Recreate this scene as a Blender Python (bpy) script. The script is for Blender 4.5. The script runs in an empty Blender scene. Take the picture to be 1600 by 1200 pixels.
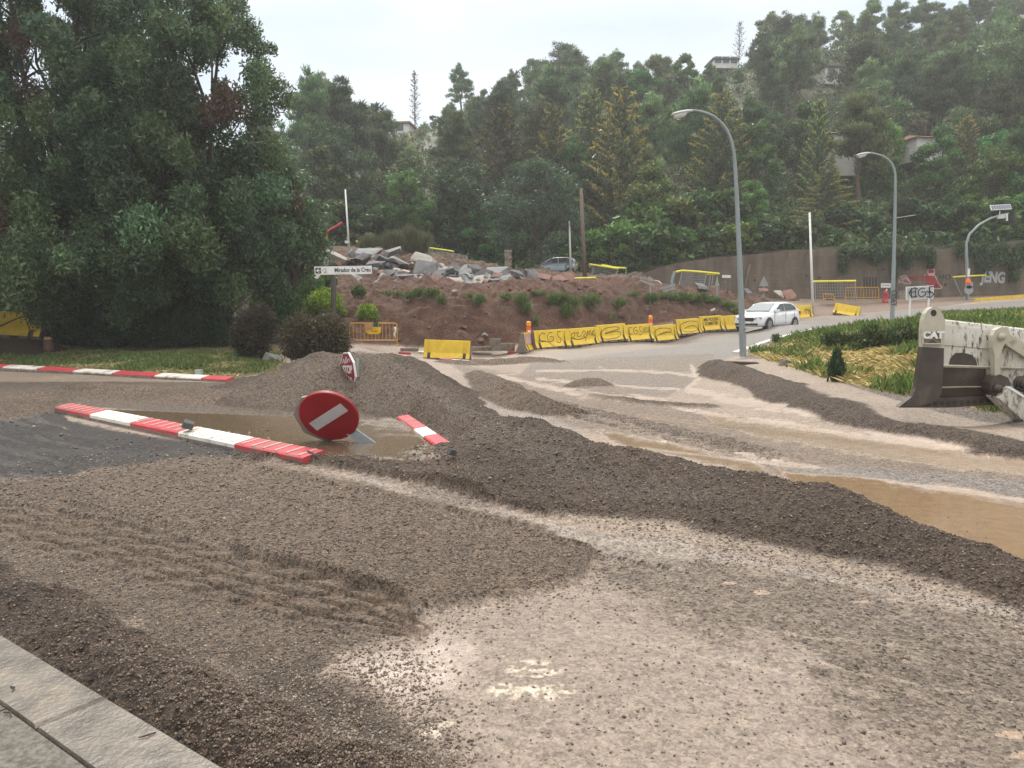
import bpy, math, random
import numpy as np
from mathutils import Matrix, Vector, Euler
R = math.radians
SC = bpy.context.scene
COL = SC.collection

# ---------------------------------------------------------------- camera, sky, sun, exposure
F = 1164.0                      # focal length in pixels of the 1600 px wide photograph
CAMZ = 1.7
PITCH = math.atan(112.0 / F)
cd = bpy.data.cameras.new('camera'); cam = bpy.data.objects.new('camera', cd); COL.objects.link(cam)
cam.location = (0, 0, CAMZ); cam.rotation_euler = (R(90) - PITCH, 0, 0)
cd.sensor_fit = 'HORIZONTAL'; cd.angle = 2 * math.atan(800.0 / F)
cd.clip_start = 0.05; cd.clip_end = 3000
SC.camera = cam

HAZE = .0009
SUN_EL, SUN_AZ = R(52), R(-14)    # azimuth measured from +Y towards +X
w = bpy.data.worlds.new('World'); SC.world = w; w.use_nodes = True
nt = w.node_tree; nt.nodes.clear()
def wn(t, **k):
    n = nt.nodes.new(t)
    for a, b in k.items(): setattr(n, a, b)
    return n
out = wn('ShaderNodeOutputWorld'); bg = wn('ShaderNodeBackground'); bg.inputs[1].default_value = 0.1
sky = wn('ShaderNodeTexSky', sky_type='NISHITA'); sky.sun_disc = False
sky.sun_elevation = SUN_EL; sky.sun_rotation = SUN_AZ
tc = wn('ShaderNodeTexCoord'); mp = wn('ShaderNodeMapping'); mp.inputs['Scale'].default_value = (1.0, 1.0, 2.6)
n1 = wn('ShaderNodeTexNoise'); n1.inputs['Scale'].default_value = 2.3; n1.inputs['Detail'].default_value = 5; n1.inputs['Roughness'].default_value = .5
n1.inputs['Distortion'].default_value = .4
cr = wn('ShaderNodeValToRGB')
cr.color_ramp.elements[0].position = .34; cr.color_ramp.elements[0].color = (4.0, 4.85, 5.75, 1)
cr.color_ramp.elements[1].position = .68; cr.color_ramp.elements[1].color = (6.2, 6.6, 6.95, 1)
mx = wn('ShaderNodeMix', data_type='RGBA'); mx.inputs['Factor'].default_value = .9
L = nt.links.new
L(tc.outputs['Generated'], mp.inputs[0]); L(mp.outputs[0], n1.inputs['Vector']); L(n1.outputs[0], cr.inputs[0])
sx = wn('ShaderNodeSeparateXYZ'); L(tc.outputs['Generated'], sx.inputs[0])      # an overcast sky is brightest overhead
zr = wn('ShaderNodeMapRange'); zr.inputs[1].default_value = .34; zr.inputs[2].default_value = .85; L(sx.outputs[2], zr.inputs[0])
vz = wn('ShaderNodeMix', data_type='RGBA'); vz.inputs['B'].default_value = (17.5, 16.3, 14.9, 1); L(cr.outputs[0], vz.inputs['A']); L(zr.outputs[0], vz.inputs['Factor'])
L(sky.outputs[0], mx.inputs['A']); L(vz.outputs['Result'], mx.inputs['B']); L(mx.outputs['Result'], bg.inputs[0]); L(bg.outputs[0], out.inputs[0])
sd = bpy.data.lights.new('sun', 'SUN'); sd.energy = 1.5; sd.angle = R(14); sd.color = (1, .96, .9)
so = bpy.data.objects.new('sun', sd); COL.objects.link(so)
_d = Vector((math.sin(SUN_AZ) * math.cos(SUN_EL), math.cos(SUN_AZ) * math.cos(SUN_EL), math.sin(SUN_EL)))
so.rotation_euler = _d.to_track_quat('Z', 'Y').to_euler(); so.location = (0, 20, 60)
SC.view_settings.view_transform = 'Standard'; SC.view_settings.look = 'None'
SC.view_settings.exposure = 0.68; SC.view_settings.gamma = 1; SC.view_settings.use_curve_mapping = False
SC.cycles.max_bounces = 5; SC.cycles.diffuse_bounces = 3; SC.cycles.glossy_bounces = 2
SC.cycles.transmission_bounces = 2; SC.cycles.volume_bounces = 1; SC.cycles.transparent_max_bounces = 6
SC.cycles.use_denoising = True; SC.cycles.denoising_prefilter = 'NONE'
rnd = random.Random(7); rg = np.random.default_rng(7)

# ---------------------------------------------------------------- photograph <-> place
_cp, _sp = math.cos(PITCH), math.sin(PITCH)
def ray(px, py):
    a = (px - 800.0) / F; b = (600.0 - py) / F
    return Vector((a, _cp + b * _sp, -_sp + b * _cp))
def P(px, py, Y):               # the point seen at a pixel, Y metres ahead
    d = ray(px, py); t = Y / d.y
    return Vector((d.x * t, Y, CAMZ + d.z * t))
def PZ(px, py, z):              # the point seen at a pixel at height z
    d = ray(px, py); t = (z - CAMZ) / d.z
    return Vector((d.x * t, d.y * t, z))
def proj(x, y, z):
    z = z - CAMZ
    fw = y * _cp - z * _sp; up = y * _sp + z * _cp
    return 800 + F * x / fw, 600 - F * up / fw

# ---------------------------------------------------------------- noise
def _h(i, j, s):
    n = (i.astype(np.int64) * 374761393 + j.astype(np.int64) * 668265263 + s * 1274126177) & 0xffffffff
    n = ((n ^ (n >> 13)) * 1274126177) & 0xffffffff
    return ((n ^ (n >> 16)) & 0xffff) / 65535.0
def vn(x, y, s=0):
    i = np.floor(x); j = np.floor(y); u = x - i; v = y - j
    u = u * u * (3 - 2 * u); v = v * v * (3 - 2 * v)
    return ((_h(i, j, s) * (1 - u) + _h(i + 1, j, s) * u) * (1 - v) + (_h(i, j + 1, s) * (1 - u) + _h(i + 1, j + 1, s) * u) * v) * 2 - 1
def fbm(x, y, s=0, o=4, g=.5):
    t = 0; a = 1.0; n = 0
    for k in range(o):
        t = t + a * vn(x * 2 ** k + 17.3 * k, y * 2 ** k - 9.1 * k, s + k); n += a; a *= g
    return t / n
def sst(a, b, x):
    t = np.clip((x - a) / (b - a), 0, 1); return t * t * (3 - 2 * t)

# ---------------------------------------------------------------- materials
def new_mat(name):
    m = bpy.data.materials.new(name); m.use_nodes = True
    return m, m.node_tree, m.node_tree.nodes['Principled BSDF']
def nn(t, typ, **k):
    n = t.nodes.new(typ)
    for a, b in k.items(): setattr(n, a, b)
    return n
def MAT(name, col, rough=.6, metal=0., var=.25, scale=6., bump=.0, dirt=None, dirt_amt=.5, dirt_scale=3., spec=.5, streak=(1, 1, 1)):
    """painted / plain surface with noise variation and optional dirt patches of their own shape"""
    m, t, b = new_mat(name); l = t.links.new
    tc = nn(t, 'ShaderNodeTexCoord'); n = nn(t, 'ShaderNodeTexNoise'); n.inputs['Scale'].default_value = scale; n.inputs['Detail'].default_value = 6
    mp = nn(t, 'ShaderNodeMapping'); mp.inputs['Scale'].default_value = streak
    l(tc.outputs['Object'], mp.inputs[0]); l(mp.outputs[0], n.inputs['Vector'])
    mr = nn(t, 'ShaderNodeMapRange'); mr.inputs[1].default_value = .3; mr.inputs[2].default_value = .7; mr.inputs[3].default_value = 1 - var; mr.inputs[4].default_value = 1 + var * .6
    l(n.outputs[0], mr.inputs[0])
    mu = nn(t, 'ShaderNodeVectorMath', operation='SCALE'); mu.inputs[0].default_value = col[:3]; l(mr.outputs[0], mu.inputs['Scale'])
    last = mu.outputs[0]
    if dirt:
        n2 = nn(t, 'ShaderNodeTexNoise'); n2.inputs['Scale'].default_value = dirt_scale; n2.inputs['Detail'].default_value = 8; n2.inputs['Roughness'].default_value = .7
        l(mp.outputs[0], n2.inputs['Vector'])
        r2 = nn(t, 'ShaderNodeMapRange'); r2.inputs[1].default_value = .62 - .25 * dirt_amt; r2.inputs[2].default_value = .78 - .25 * dirt_amt; l(n2.outputs[0], r2.inputs[0])
        mm = nn(t, 'ShaderNodeMix', data_type='RGBA'); l(r2.outputs[0], mm.inputs['Factor']); l(last, mm.inputs['A']); mm.inputs['B'].default_value = (*dirt[:3], 1)
        last = mm.outputs['Result']
    l(last, b.inputs['Base Color']); b.inputs['Roughness'].default_value = rough; b.inputs['Metallic'].default_value = metal
    b.inputs['Specular IOR Level'].default_value = spec
    if bump:
        bp = nn(t, 'ShaderNodeBump'); bp.inputs['Strength'].default_value = bump; bp.inputs['Distance'].default_value = .02
        n3 = nn(t, 'ShaderNodeTexNoise'); n3.inputs['Scale'].default_value = scale * 6; n3.inputs['Detail'].default_value = 4; l(tc.outputs['Object'], n3.inputs['Vector'])
        l(n3.outputs[0], bp.inputs['Height']); l(bp.outputs[0], b.inputs['Normal'])
    return m
def FOL(name, rough=.45, trans=.3, hv=.16, vv=.45):
    m, t, b = new_mat(name); l = t.links.new
    a = nn(t, 'ShaderNodeAttribute', attribute_name='Col'); oi = nn(t, 'ShaderNodeObjectInfo')
    hs = nn(t, 'ShaderNodeHueSaturation')
    m1 = nn(t, 'ShaderNodeMapRange'); m1.inputs[3].default_value = 1 - vv; m1.inputs[4].default_value = 1 + vv; l(oi.outputs['Random'], m1.inputs[0]); l(m1.outputs[0], hs.inputs['Value'])
    ml = nn(t, 'ShaderNodeMath', operation='MULTIPLY'); ml.inputs[1].default_value = 7.31; l(oi.outputs['Random'], ml.inputs[0])
    fr = nn(t, 'ShaderNodeMath', operation='FRACT'); l(ml.outputs[0], fr.inputs[0])
    m2 = nn(t, 'ShaderNodeMapRange'); m2.inputs[3].default_value = .5 - hv * .3; m2.inputs[4].default_value = .5 + hv * .2; l(fr.outputs[0], m2.inputs[0]); l(m2.outputs[0], hs.inputs['Hue'])
    l(a.outputs['Color'], hs.inputs['Color']); l(hs.outputs[0], b.inputs['Base Color']); b.inputs['Roughness'].default_value = rough; b.inputs['Specular IOR Level'].default_value = .5
    tr = nn(t, 'ShaderNodeBsdfTranslucent'); l(hs.outputs[0], tr.inputs[0]); mx = nn(t, 'ShaderNodeMixShader'); mx.inputs[0].default_value = trans
    o = t.nodes['Material Output']; l(b.outputs[0], mx.inputs[1]); l(tr.outputs[0], mx.inputs[2]); l(mx.outputs[0], o.inputs[0])
    return m
def VCOL(name, rough=.85, spec=.4):
    m, t, b = new_mat(name); a = nn(t, 'ShaderNodeAttribute', attribute_name='Col')
    t.links.new(a.outputs['Color'], b.inputs['Base Color']); b.inputs['Roughness'].default_value = rough; b.inputs['Specular IOR Level'].default_value = spec
    return m
M = dict(
    yellow=MAT('yellow_paint', (.74, .5, .025), .5, var=.15, scale=3, dirt=(.34, .24, .09), dirt_amt=.2, dirt_scale=2.5, bump=.1),
    concrete=MAT('concrete', (.2, .17, .14), .85, var=.3, scale=5, bump=.3, dirt=(.1, .075, .055), dirt_amt=.5),
    recess=MAT('recess_shade', (.05, .04, .035), .9),  # dark colour painted in for the shade inside holes and slots
    ink=MAT('spray_ink', (.02, .018, .016), .6),
    galv=MAT('galvanised_steel', (.33, .36, .37), .42, .55, var=.15, scale=9),
    lampgrey=MAT('grey_pole_paint', (.25, .29, .3), .5, .1, var=.12, scale=4, streak=(1, 1, .2)),
    white=MAT('white_paint', (.75, .75, .73), .45, var=.1, scale=5, dirt=(.4, .37, .33), dirt_amt=.2),
    signred=MAT('sign_red', (.27, .012, .018), .38, var=.15, scale=4, dirt=(.12, .03, .03), dirt_amt=.2),
    kerbred=MAT('kerb_red_paint', (.5, .045, .06), .5, var=.25, scale=6, dirt=(.2, .1, .085), dirt_amt=.45, bump=.2),
    kerbwhite=MAT('kerb_white_paint', (.72, .69, .63), .55, var=.15, scale=6, dirt=(.22, .18, .14), dirt_amt=.45, bump=.2),
    signback=MAT('sign_back_grey', (.32, .33, .32), .5, .3, var=.2, scale=6, dirt=(.2, .17, .13), dirt_amt=.3),
    wood=MAT('weathered_wood', (.16, .12, .09), .85, var=.35, scale=8, streak=(4, 4, .3), bump=.4),
    darkwood=MAT('dark_post', (.05, .042, .036), .8, var=.3, scale=8, streak=(4, 4, .3), bump=.3),
    bark=MAT('bark', (.075, .058, .045), .95, var=.4, scale=7, streak=(3, 3, .5), bump=.6),
    barkred=MAT('pine_bark', (.12, .08, .06), .95, var=.4, scale=5, streak=(3, 3, .5), bump=.6),
    fenceyellow=MAT('yellow_fence_paint', (.62, .33, .03), .5, var=.2, scale=5, dirt=(.3, .16, .06), dirt_amt=.3),
    railyellow=MAT('yellow_rail', (.72, .66, .05), .5, var=.15, scale=4),
    orange=MAT('orange_plastic', (.8, .13, .015), .35, var=.1),
    orangelens=MAT('orange_lens', (.85, .3, .02), .2, var=.1),
    black=MAT('black_plastic', (.02, .02, .021), .45),
    rubber=MAT('tyre_rubber', (.025, .024, .023), .8),
    alloy=MAT('alloy_rim', (.5, .5, .51), .35, .7),
    carwhite=MAT('white_car_paint', (.78, .79, .8), .22, var=.03),
    carsilver=MAT('silver_car_paint', (.42, .47, .52), .25, .35, var=.06, dirt=(.3, .27, .24), dirt_amt=.2),
    glass=MAT('car_glass', (.04, .05, .055), .06, var=.05, spec=.9),
    screen=MAT('windscreen_glass', (.2, .24, .26), .06, var=.1, spec=.9),
    headlight=MAT('headlight_glass', (.35, .38, .4), .1, .2, var=.3, scale=20),
    redlamp=MAT('red_plastic', (.45, .02, .02), .25),
    hydrant=MAT('hydrant_red', (.42, .03, .04), .4, var=.15),
    wallc=None, roof=MAT('clay_roof', (.28, .13, .09), .8, var=.3, scale=3), housewhite=MAT('white_render', (.72, .7, .66), .8, var=.12, scale=1.5, dirt=(.45, .42, .38), dirt_amt=.2),
    stone=MAT('masonry_stone', (.3, .26, .21), .9, var=.5, scale=4, bump=.6, dirt=(.12, .1, .085), dirt_amt=.6, dirt_scale=5),
    slab=MAT('broken_asphalt_slab', (.14, .155, .16), .7, var=.35, scale=2.5, bump=.5, dirt=(.2, .14, .1), dirt_amt=.35, dirt_scale=1.5),
    slabpale=MAT('broken_concrete_slab', (.3, .28, .25), .8, var=.3, scale=2.5, bump=.5, dirt=(.24, .16, .11), dirt_amt=.35, dirt_scale=1.5),
    slabdark=MAT('dark_rubble', (.075, .08, .085), .75, var=.4, scale=3, bump=.6, dirt=(.13, .09, .07), dirt_amt=.3),
    redrock=MAT('red_rock', (.17, .085, .065), .9, var=.4, scale=4, bump=.5),
    panel=MAT('solar_cells', (.12, .15, .2), .15, var=.2, scale=20, spec=.8),
    cream=None, greyboard=MAT('grey_board', (.5, .52, .52), .5, var=.12, scale=4, dirt=(.3, .28, .25), dirt_amt=.2),
    muralred=MAT('mural_red', (.32, .02, .035), .7, var=.2), muralpink=MAT('mural_pink', (.55, .35, .33), .7, var=.2), muralsilver=MAT('mural_silver', (.42, .43, .43), .6, var=.2),
    green=MAT('dark_green_cloth', (.02, .09, .05), .8), tan=MAT('tan_board', (.5, .3, .12), .8), signyellow=MAT('sign_yellow', (.75, .5, .01), .5),
    rockgrey=MAT('grey_rock', (.16, .15, .145), .8, var=.4, scale=8, bump=.6),
    foliage=FOL('foliage'), foliage_near=FOL('near_foliage', trans=.38, vv=.0, hv=0), grass=VCOL('grass_blades', .7, .3), pebble=VCOL('pebbles', .6, .5),
)
# ---------------------------------------------------------------- mesh helpers
class MB:
    def __init__(s): s.v = []; s.f = []; s.m = []
    def add(s, vs, fs, mi=0, X=None):
        o = len(s.v)
        s.v += [tuple(X @ Vector(p)) if X else tuple(p) for p in vs]
        s.f += [tuple(i + o for i in f) for f in fs]; s.m += [mi] * len(fs); return s
    def box(s, c, d, mi=0, X=None, rot=None):
        Mx = Matrix.Translation(c)
        if rot: Mx = Mx @ Euler(rot).to_matrix().to_4x4()
        if X: Mx = X @ Mx
        x, y, z = d[0] / 2, d[1] / 2, d[2] / 2
        vs = [(a, b, e) for e in (-z, z) for b in (-y, y) for a in (-x, x)]
        return s.add(vs, [(0, 2, 3, 1), (4, 5, 7, 6), (0, 1, 5, 4), (2, 6, 7, 3), (0, 4, 6, 2), (1, 3, 7, 5)], mi, Mx)
    def tube(s, path, r, n=8, mi=0, X=None, cap=True):
        path = [Vector(p) for p in path]; k = len(path)
        if not hasattr(r, '__len__'): r = [r] * k
        vs = []; up = None
        for i, p in enumerate(path):
            t = (path[min(i + 1, k - 1)] - path[max(i - 1, 0)]).normalized()
            if up is None: up = t.orthogonal().normalized()
            up = (up - t * up.dot(t)); up = up.normalized() if up.length > 1e-6 else t.orthogonal().normalized()
            b = t.cross(up)
            for j in range(n):
                a = 2 * math.pi * j / n; vs.append(p + (up * math.cos(a) + b * math.sin(a)) * r[i])
        fs = [(i * n + j, i * n + (j + 1) % n, (i + 1) * n + (j + 1) % n, (i + 1) * n + j) for i in range(k - 1) for j in range(n)]
        if cap: fs += [tuple(range(n - 1, -1, -1)), tuple((k - 1) * n + j for j in range(n))]
        return s.add(vs, fs, mi, X)
    def prism(s, poly, h, mi=0, X=None):      # polygon in local xz plane, thickness h along +y
        n = len(poly)
        vs = [(a, 0, b) for a, b in poly] + [(a, h, b) for a, b in poly]
        ar = sum(poly[i][0] * poly[(i + 1) % n][1] - poly[(i + 1) % n][0] * poly[i][1] for i in range(n))
        fs = [tuple(range(n)), tuple(range(2 * n - 1, n - 1, -1))] + [(i + n, (i + 1) % n + n, (i + 1) % n, i) for i in range(n)]
        if ar < 0: fs = [f[::-1] for f in fs]
        return s.add(vs, fs, mi, X)
    def build(s, name, mats, parent=None, smooth=False):
        me = bpy.data.meshes.new(name); me.from_pydata(s.v, [], s.f)
        for m in (mats if isinstance(mats, (list, tuple)) else [mats]): me.materials.append(m)
        me.polygons.foreach_set('material_index', s.m)
        if smooth: me.polygons.foreach_set('use_smooth', [True] * len(s.f))
        me.update(); o = bpy.data.objects.new(name, me); COL.objects.link(o)
        if parent: o.parent = parent
        return o
def tag(o, label=None, cat=None, group=None, kind=None):
    if label: o['label'] = label
    if cat: o['category'] = cat
    if group: o['group'] = group
    if kind: o['kind'] = kind
    return o
def thing(name, label, cat, loc=(0, 0, 0), rot=(0, 0, 0), group=None):
    o = bpy.data.objects.new(name, None); COL.objects.link(o); o.empty_display_size = .2
    o.location = loc; o.rotation_euler = rot; return tag(o, label, cat, group)
def copy_tree(o, parent=None):
    c = o.copy(); COL.objects.link(c)
    if parent: c.parent = parent
    for ch in list(o.children): copy_tree(ch, c)
    return c
def mesh_np(name, v, q, mat, parent=None, col=None, smooth=False, extra=None):
    v = np.asarray(v, np.float32); q = np.asarray(q, np.int32); k = q.shape[1]
    me = bpy.data.meshes.new(name)
    me.vertices.add(len(v)); me.vertices.foreach_set('co', v.ravel())
    me.loops.add(q.size); me.loops.foreach_set('vertex_index', q.ravel())
    me.polygons.add(len(q)); me.polygons.foreach_set('loop_start', np.arange(0, q.size, k, dtype=np.int32))
    if smooth: me.polygons.foreach_set('use_smooth', np.ones(len(q), bool))
    me.update(calc_edges=True)
    for nm, arr in ([('Col', col)] if col is not None else []) + list((extra or {}).items()):
        a = me.attributes.new(nm, 'FLOAT_COLOR', 'POINT'); c4 = np.ones((len(v), 4), np.float32); c4[:, :3] = arr; a.data.foreach_set('color', c4.ravel())
    me.materials.append(mat)
    o = bpy.data.objects.new(name, me); COL.objects.link(o)
    if parent: o.parent = parent
    return o
def text_mesh(txt, size, mat, name, parent=None, X=None, sx=1., bold=0., depth=.002):
    c = bpy.data.curves.new(name, 'FONT'); c.body = txt; c.size = size; c.align_x = 'CENTER'; c.align_y = 'CENTER'; c.extrude = depth; c.offset = bold
    t = bpy.data.objects.new(name, c); COL.objects.link(t)
    dg = bpy.context.evaluated_depsgraph_get(); me = bpy.data.meshes.new_from_object(t.evaluated_get(dg))
    bpy.data.objects.remove(t); bpy.data.curves.remove(c)
    # text lies in xy: stand it up in the xz plane facing -y
    me.transform(Matrix.Scale(sx, 4, (1, 0, 0))); me.transform(Matrix.Rotation(R(90), 4, 'X'))
    if X: me.transform(X)
    me.materials.clear(); me.materials.append(mat); me.name = name
    o = bpy.data.objects.new(name, me); COL.objects.link(o)
    if parent: o.parent = parent
    return o
def ribbon(mb, pts, wd, fn, mi=0):
    """a flat stroke along 2-D points, mapped to the surface by fn(u, v)"""
    pts = [Vector(p) for p in pts]; n = len(pts); vs = []
    for i, p in enumerate(pts):
        t = pts[min(i + 1, n - 1)] - pts[max(i - 1, 0)]; t = t.normalized() if t.length > 0 else Vector((1, 0)); nr = Vector((-t.y, t.x)) * wd / 2
        vs += [fn(p.x + nr.x, p.y + nr.y), fn(p.x - nr.x, p.y - nr.y)]
    mb.add(vs, [(2 * i, 2 * i + 1, 2 * i + 3, 2 * i + 2) for i in range(n - 1)], mi)
def curve2(pts, k=6):           # Catmull-Rom through 2-D points
    o = []; n = len(pts)
    for i in range(n - 1):
        p0, p1, p2, p3 = [Vector(pts[min(max(i + d, 0), n - 1)]) for d in (-1, 0, 1, 2)]
        for j in range(k):
            t = j / k; o.append(.5 * ((2 * p1) + (p2 - p0) * t + (2 * p0 - 5 * p1 + 4 * p2 - p3) * t * t + (3 * p1 - p0 - 3 * p2 + p3) * t ** 3))
    o.append(Vector(pts[-1])); return o
# ---------------------------------------------------------------- terrain
class RBF:
    def __init__(s, pts, c=1.5, lam=.01):
        p = np.array(pts, float); s.p = p[:, :2]; s.c = c; n = len(p)
        d = np.sqrt(((s.p[:, None] - s.p[None]) ** 2).sum(-1) + c * c)
        A = np.zeros((n + 3, n + 3)); A[:n, :n] = -d + lam * np.eye(n); A[:n, n] = 1; A[:n, n + 1:] = s.p / 30; A[n:, :n] = A[:n, n:].T
        s.k = np.linalg.solve(A, np.r_[p[:, 2], 0, 0, 0])
    def __call__(s, x, y):
        x = np.atleast_1d(np.asarray(x, float)); y = np.atleast_1d(np.asarray(y, float)); sh = x.shape; x = x.ravel(); y = y.ravel(); o = np.empty(len(x)); n = len(s.p)
        for a in range(0, len(x), 40000):
            X = x[a:a + 40000]; Y = y[a:a + 40000]
            d = np.sqrt((X[:, None] - s.p[:, 0]) ** 2 + (Y[:, None] - s.p[:, 1]) ** 2 + s.c ** 2)
            o[a:a + 40000] = -d @ s.k[:n] + s.k[n] + X / 30 * s.k[n + 1] + Y / 30 * s.k[n + 2]
        return o.reshape(sh)
cp = [(x, y, 0) for y in (-6, -2, 2, 5, 8, 11, 14, 17) for x in (-16, -12, -8, -4, 0, 4) if not (y > 13 and x < -11)]
cp += [(8, 2, 0), (8, 5, 0), (7, 8, 0), (6.5, 11, 0), (5, 14, 0), (5, 18, 0), (2, 20, 0), (-3, 20, 0), (-8, 20, 0), (0, 24, 0), (4, 23, 0), (-5, 24, .03), (14, 4, .3), (18, 12, 1.2), (26, -4, 1.)]
def G3(l):
    return [tuple(P(*a)) for a in l]
cp += G3([(833, 546, 33.5), (905, 538.5, 35.5), (980, 531, 37.7), (1050, 524, 40), (1125, 518, 42), (1156, 515, 43.4), (1161, 557, 27), (1240, 526, 34), (1205, 510, 39.5), (1320, 494, 46), (1396, 500, 40), (1258, 499, 45.5),
          (1600, 477, 45), (1600, 465, 52), (1480, 487, 42), (1250, 472, 52), (1340, 471, 53), (1480, 467, 53), (1600, 460, 55), (1300, 482, 50), (1000, 560, 26), (1080, 540, 33), (920, 556, 27),
          # grass bank on the right
          (1200, 578, 19.5), (1300, 610, 14.2), (1430, 640, 11.3), (1600, 685, 8.8), (1205, 556, 24), (1330, 592, 16), (1430, 622, 12.8), (1600, 655, 10.4), (1340, 512, 33), (1420, 500, 31), (1430, 535, 25.5), (1430, 560, 20.5), (1330, 545, 25), (1600, 492, 33), (1600, 520, 23), (1600, 590, 14.4), (1520, 590, 15.8), (1260, 540, 29), (1500, 496, 33), (1750, 500, 26), (1750, 620, 12), (1750, 480, 40),
          # left verge under the trees
          (0, 562, 25.5), (150, 572, 23.5), (300, 582, 21), (40, 529, 28), (100, 541, 28), (230, 546, 28), (350, 560, 24.3), (400, 561, 25), (490, 580, 21), (-200, 545, 26), (-200, 520, 30), (100, 520, 31), (230, 525, 31), (350, 530, 30), (450, 540, 29), (540, 545, 30),
          # cut bank behind the yellow barriers
          (575, 541, 33.2), (600, 541, 33.8), (640, 545, 33.6), (700, 547, 33.9), (770, 548, 34.2), (600, 515, 35.0), (600, 482, 36.3), (600, 446, 40), (530, 470, 37), (520, 440, 41), (450, 492, 36), (440, 445, 40), (300, 480, 37), (150, 480, 38),
          (700, 520, 35.0), (700, 481, 36.1), (700, 446, 40), (800, 521, 35.3), (800, 480, 36.4), (800, 446, 40.5), (560, 440, 41), (700, 441, 42), (800, 439, 42.5), (900, 441, 43),
          (870, 517, 36.4), (870, 476, 37.4), (1000, 506, 40.0), (1000, 474, 41.2), (1090, 497, 42.8), (1090, 473, 44.2), (1160, 484, 46.2), (1210, 487, 47.0), (950, 511, 38.6), (950, 474, 39.6),
          (1000, 441, 46), (1040, 446, 48), (1090, 453, 49), (1150, 462, 50.0), (1190, 470, 50.5), (1000, 443, 52), (1060, 452, 53), (1150, 466, 53),
          (560, 404, 47), (650, 404, 47), (740, 420, 46.5), (820, 432, 47), (866, 435, 60), (930, 436, 56), (540, 393, 52), (500, 388, 52), (450, 400, 50), (300, 420, 50), (650, 398, 54), (100, 440, 48), (-200, 450, 46), (-200, 400, 60), (300, 380, 60), (600, 385, 58)])
base = RBF(cp, 1.2, .02)
# ridges of gravel: crest points (px, py, crest height, front width, back width)
def ridge(l, col, soft=0.):
    q = []
    for px, py, h, wf, wb in l:
        p = None; z = h
        for _ in range(6):
            p = PZ(px, py, z); z = h + float(base(p.x, p.y)[0])
        q.append((p.x, p.y, h, wf, wb))
    q = np.array(q); o = []
    for i in range(len(q) - 1):
        p0, p1, p2, p3 = q[max(i - 1, 0)], q[i], q[i + 1], q[min(i + 2, len(q) - 1)]
        for j in range(3):
            t = j / 3; c = .5 * ((2 * p1) + (p2 - p0) * t + (2 * p0 - 5 * p1 + 4 * p2 - p3) * t * t + (3 * p1 - p0 - 3 * p2 + p3) * t ** 3); c[2:] = p1[2:] + (p2[2:] - p1[2:]) * t; o.append(c)
    return np.array(o + [q[-1]]), col, soft
CD = (.113, .079, .056)    # dark wet gravel
CM = (.18, .132, .096)    # mid gravel
CL = (.23, .18, .14)      # pale gravel
RIDGES = [
    ridge([(345, 602, .16, .8, .8), (420, 584, .5, 1.2, 1.2), (498, 556, .85, 2.0, 1.8), (560, 548, .95, 2.3, 2.0), (612, 556, .85, 2.0, 1.8), (650, 588, .6, 1.0, 1.3), (695, 628, .36, .34, 1.0), (742, 652, .35, .4, .9), (800, 660, .38, .95, .8), (870, 669, .37, 1.9, .8), (960, 698, .34, 1.5, .7), (1070, 712, .32, 1.35, .7), (1150, 735, .3, 1.2, .65), (1230, 760, .28, 1.05, .6), (1330, 783, .25, .9, .55), (1450, 828, .18, .66, .5), (1600, 890, .14, .5, .4), (1800, 975, .12, .45, .4)], CD),
    ridge([(385, 712, .05, .35, .3), (480, 710, .09, .5, .35), (600, 717, .09, .6, .25), (690, 731, .1, .7, .25), (760, 739, .16, .8, .5), (860, 749, .17, .8, .6), (960, 760, .17, .75, .6), (1080, 775, .14, .6, .5), (1200, 802, .1, .5, .5)], CD),
    ridge([(-80, 862, .1, .3, .4), (0, 902, .12, .3, .35), (150, 985, .14, .3, .35), (330, 1085, .15, .3, .35), (480, 1165, .13, .3, .3), (640, 1240, .08, .3, .3)], CD),
    ridge([(1112, 564, .2, .4, .8), (1128, 563, .36, .6, 1.0), (1160, 576, .3, .5, .9), (1200, 599, .19, .42, .9), (1260, 620, .14, .34, .9), (1340, 645, .12, .3, .8), (1450, 669, .11, .28, .8), (1600, 695, .1, .26, .8), (1760, 718, .1, .26, .8)], (.12, .088, .066)),
    ridge([(745, 580, .1, .5, .4), (790, 594, .26, .8, .5), (845, 614, .3, .7, .5), (890, 637, .12, .5, .4)], CM),
    ridge([(690, 562, .1, .5, .5), (750, 563, .16, .7, .6), (830, 556, .2, .8, .6), (870, 562, .08, .6, .5)], CM),
    ridge([(-60, 650, .1, .8, .8), (0, 636, .14, .9, .8), (60, 612, .18, 1., .8), (150, 601, .2, 1., .8), (250, 604, .2, 1., .8), (350, 606, .24, 1.1, .8)], CM),
    ridge([(900, 599, .1, .4, .4), (925, 588, .22, .6, .4), (945, 600, .06, .4, .4)], CM),
    ridge([(905, 612, .03, .5, .5), (1000, 626, .06, .5, .5), (1110, 632, .05, .5, .5)], CM),
]
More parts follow.
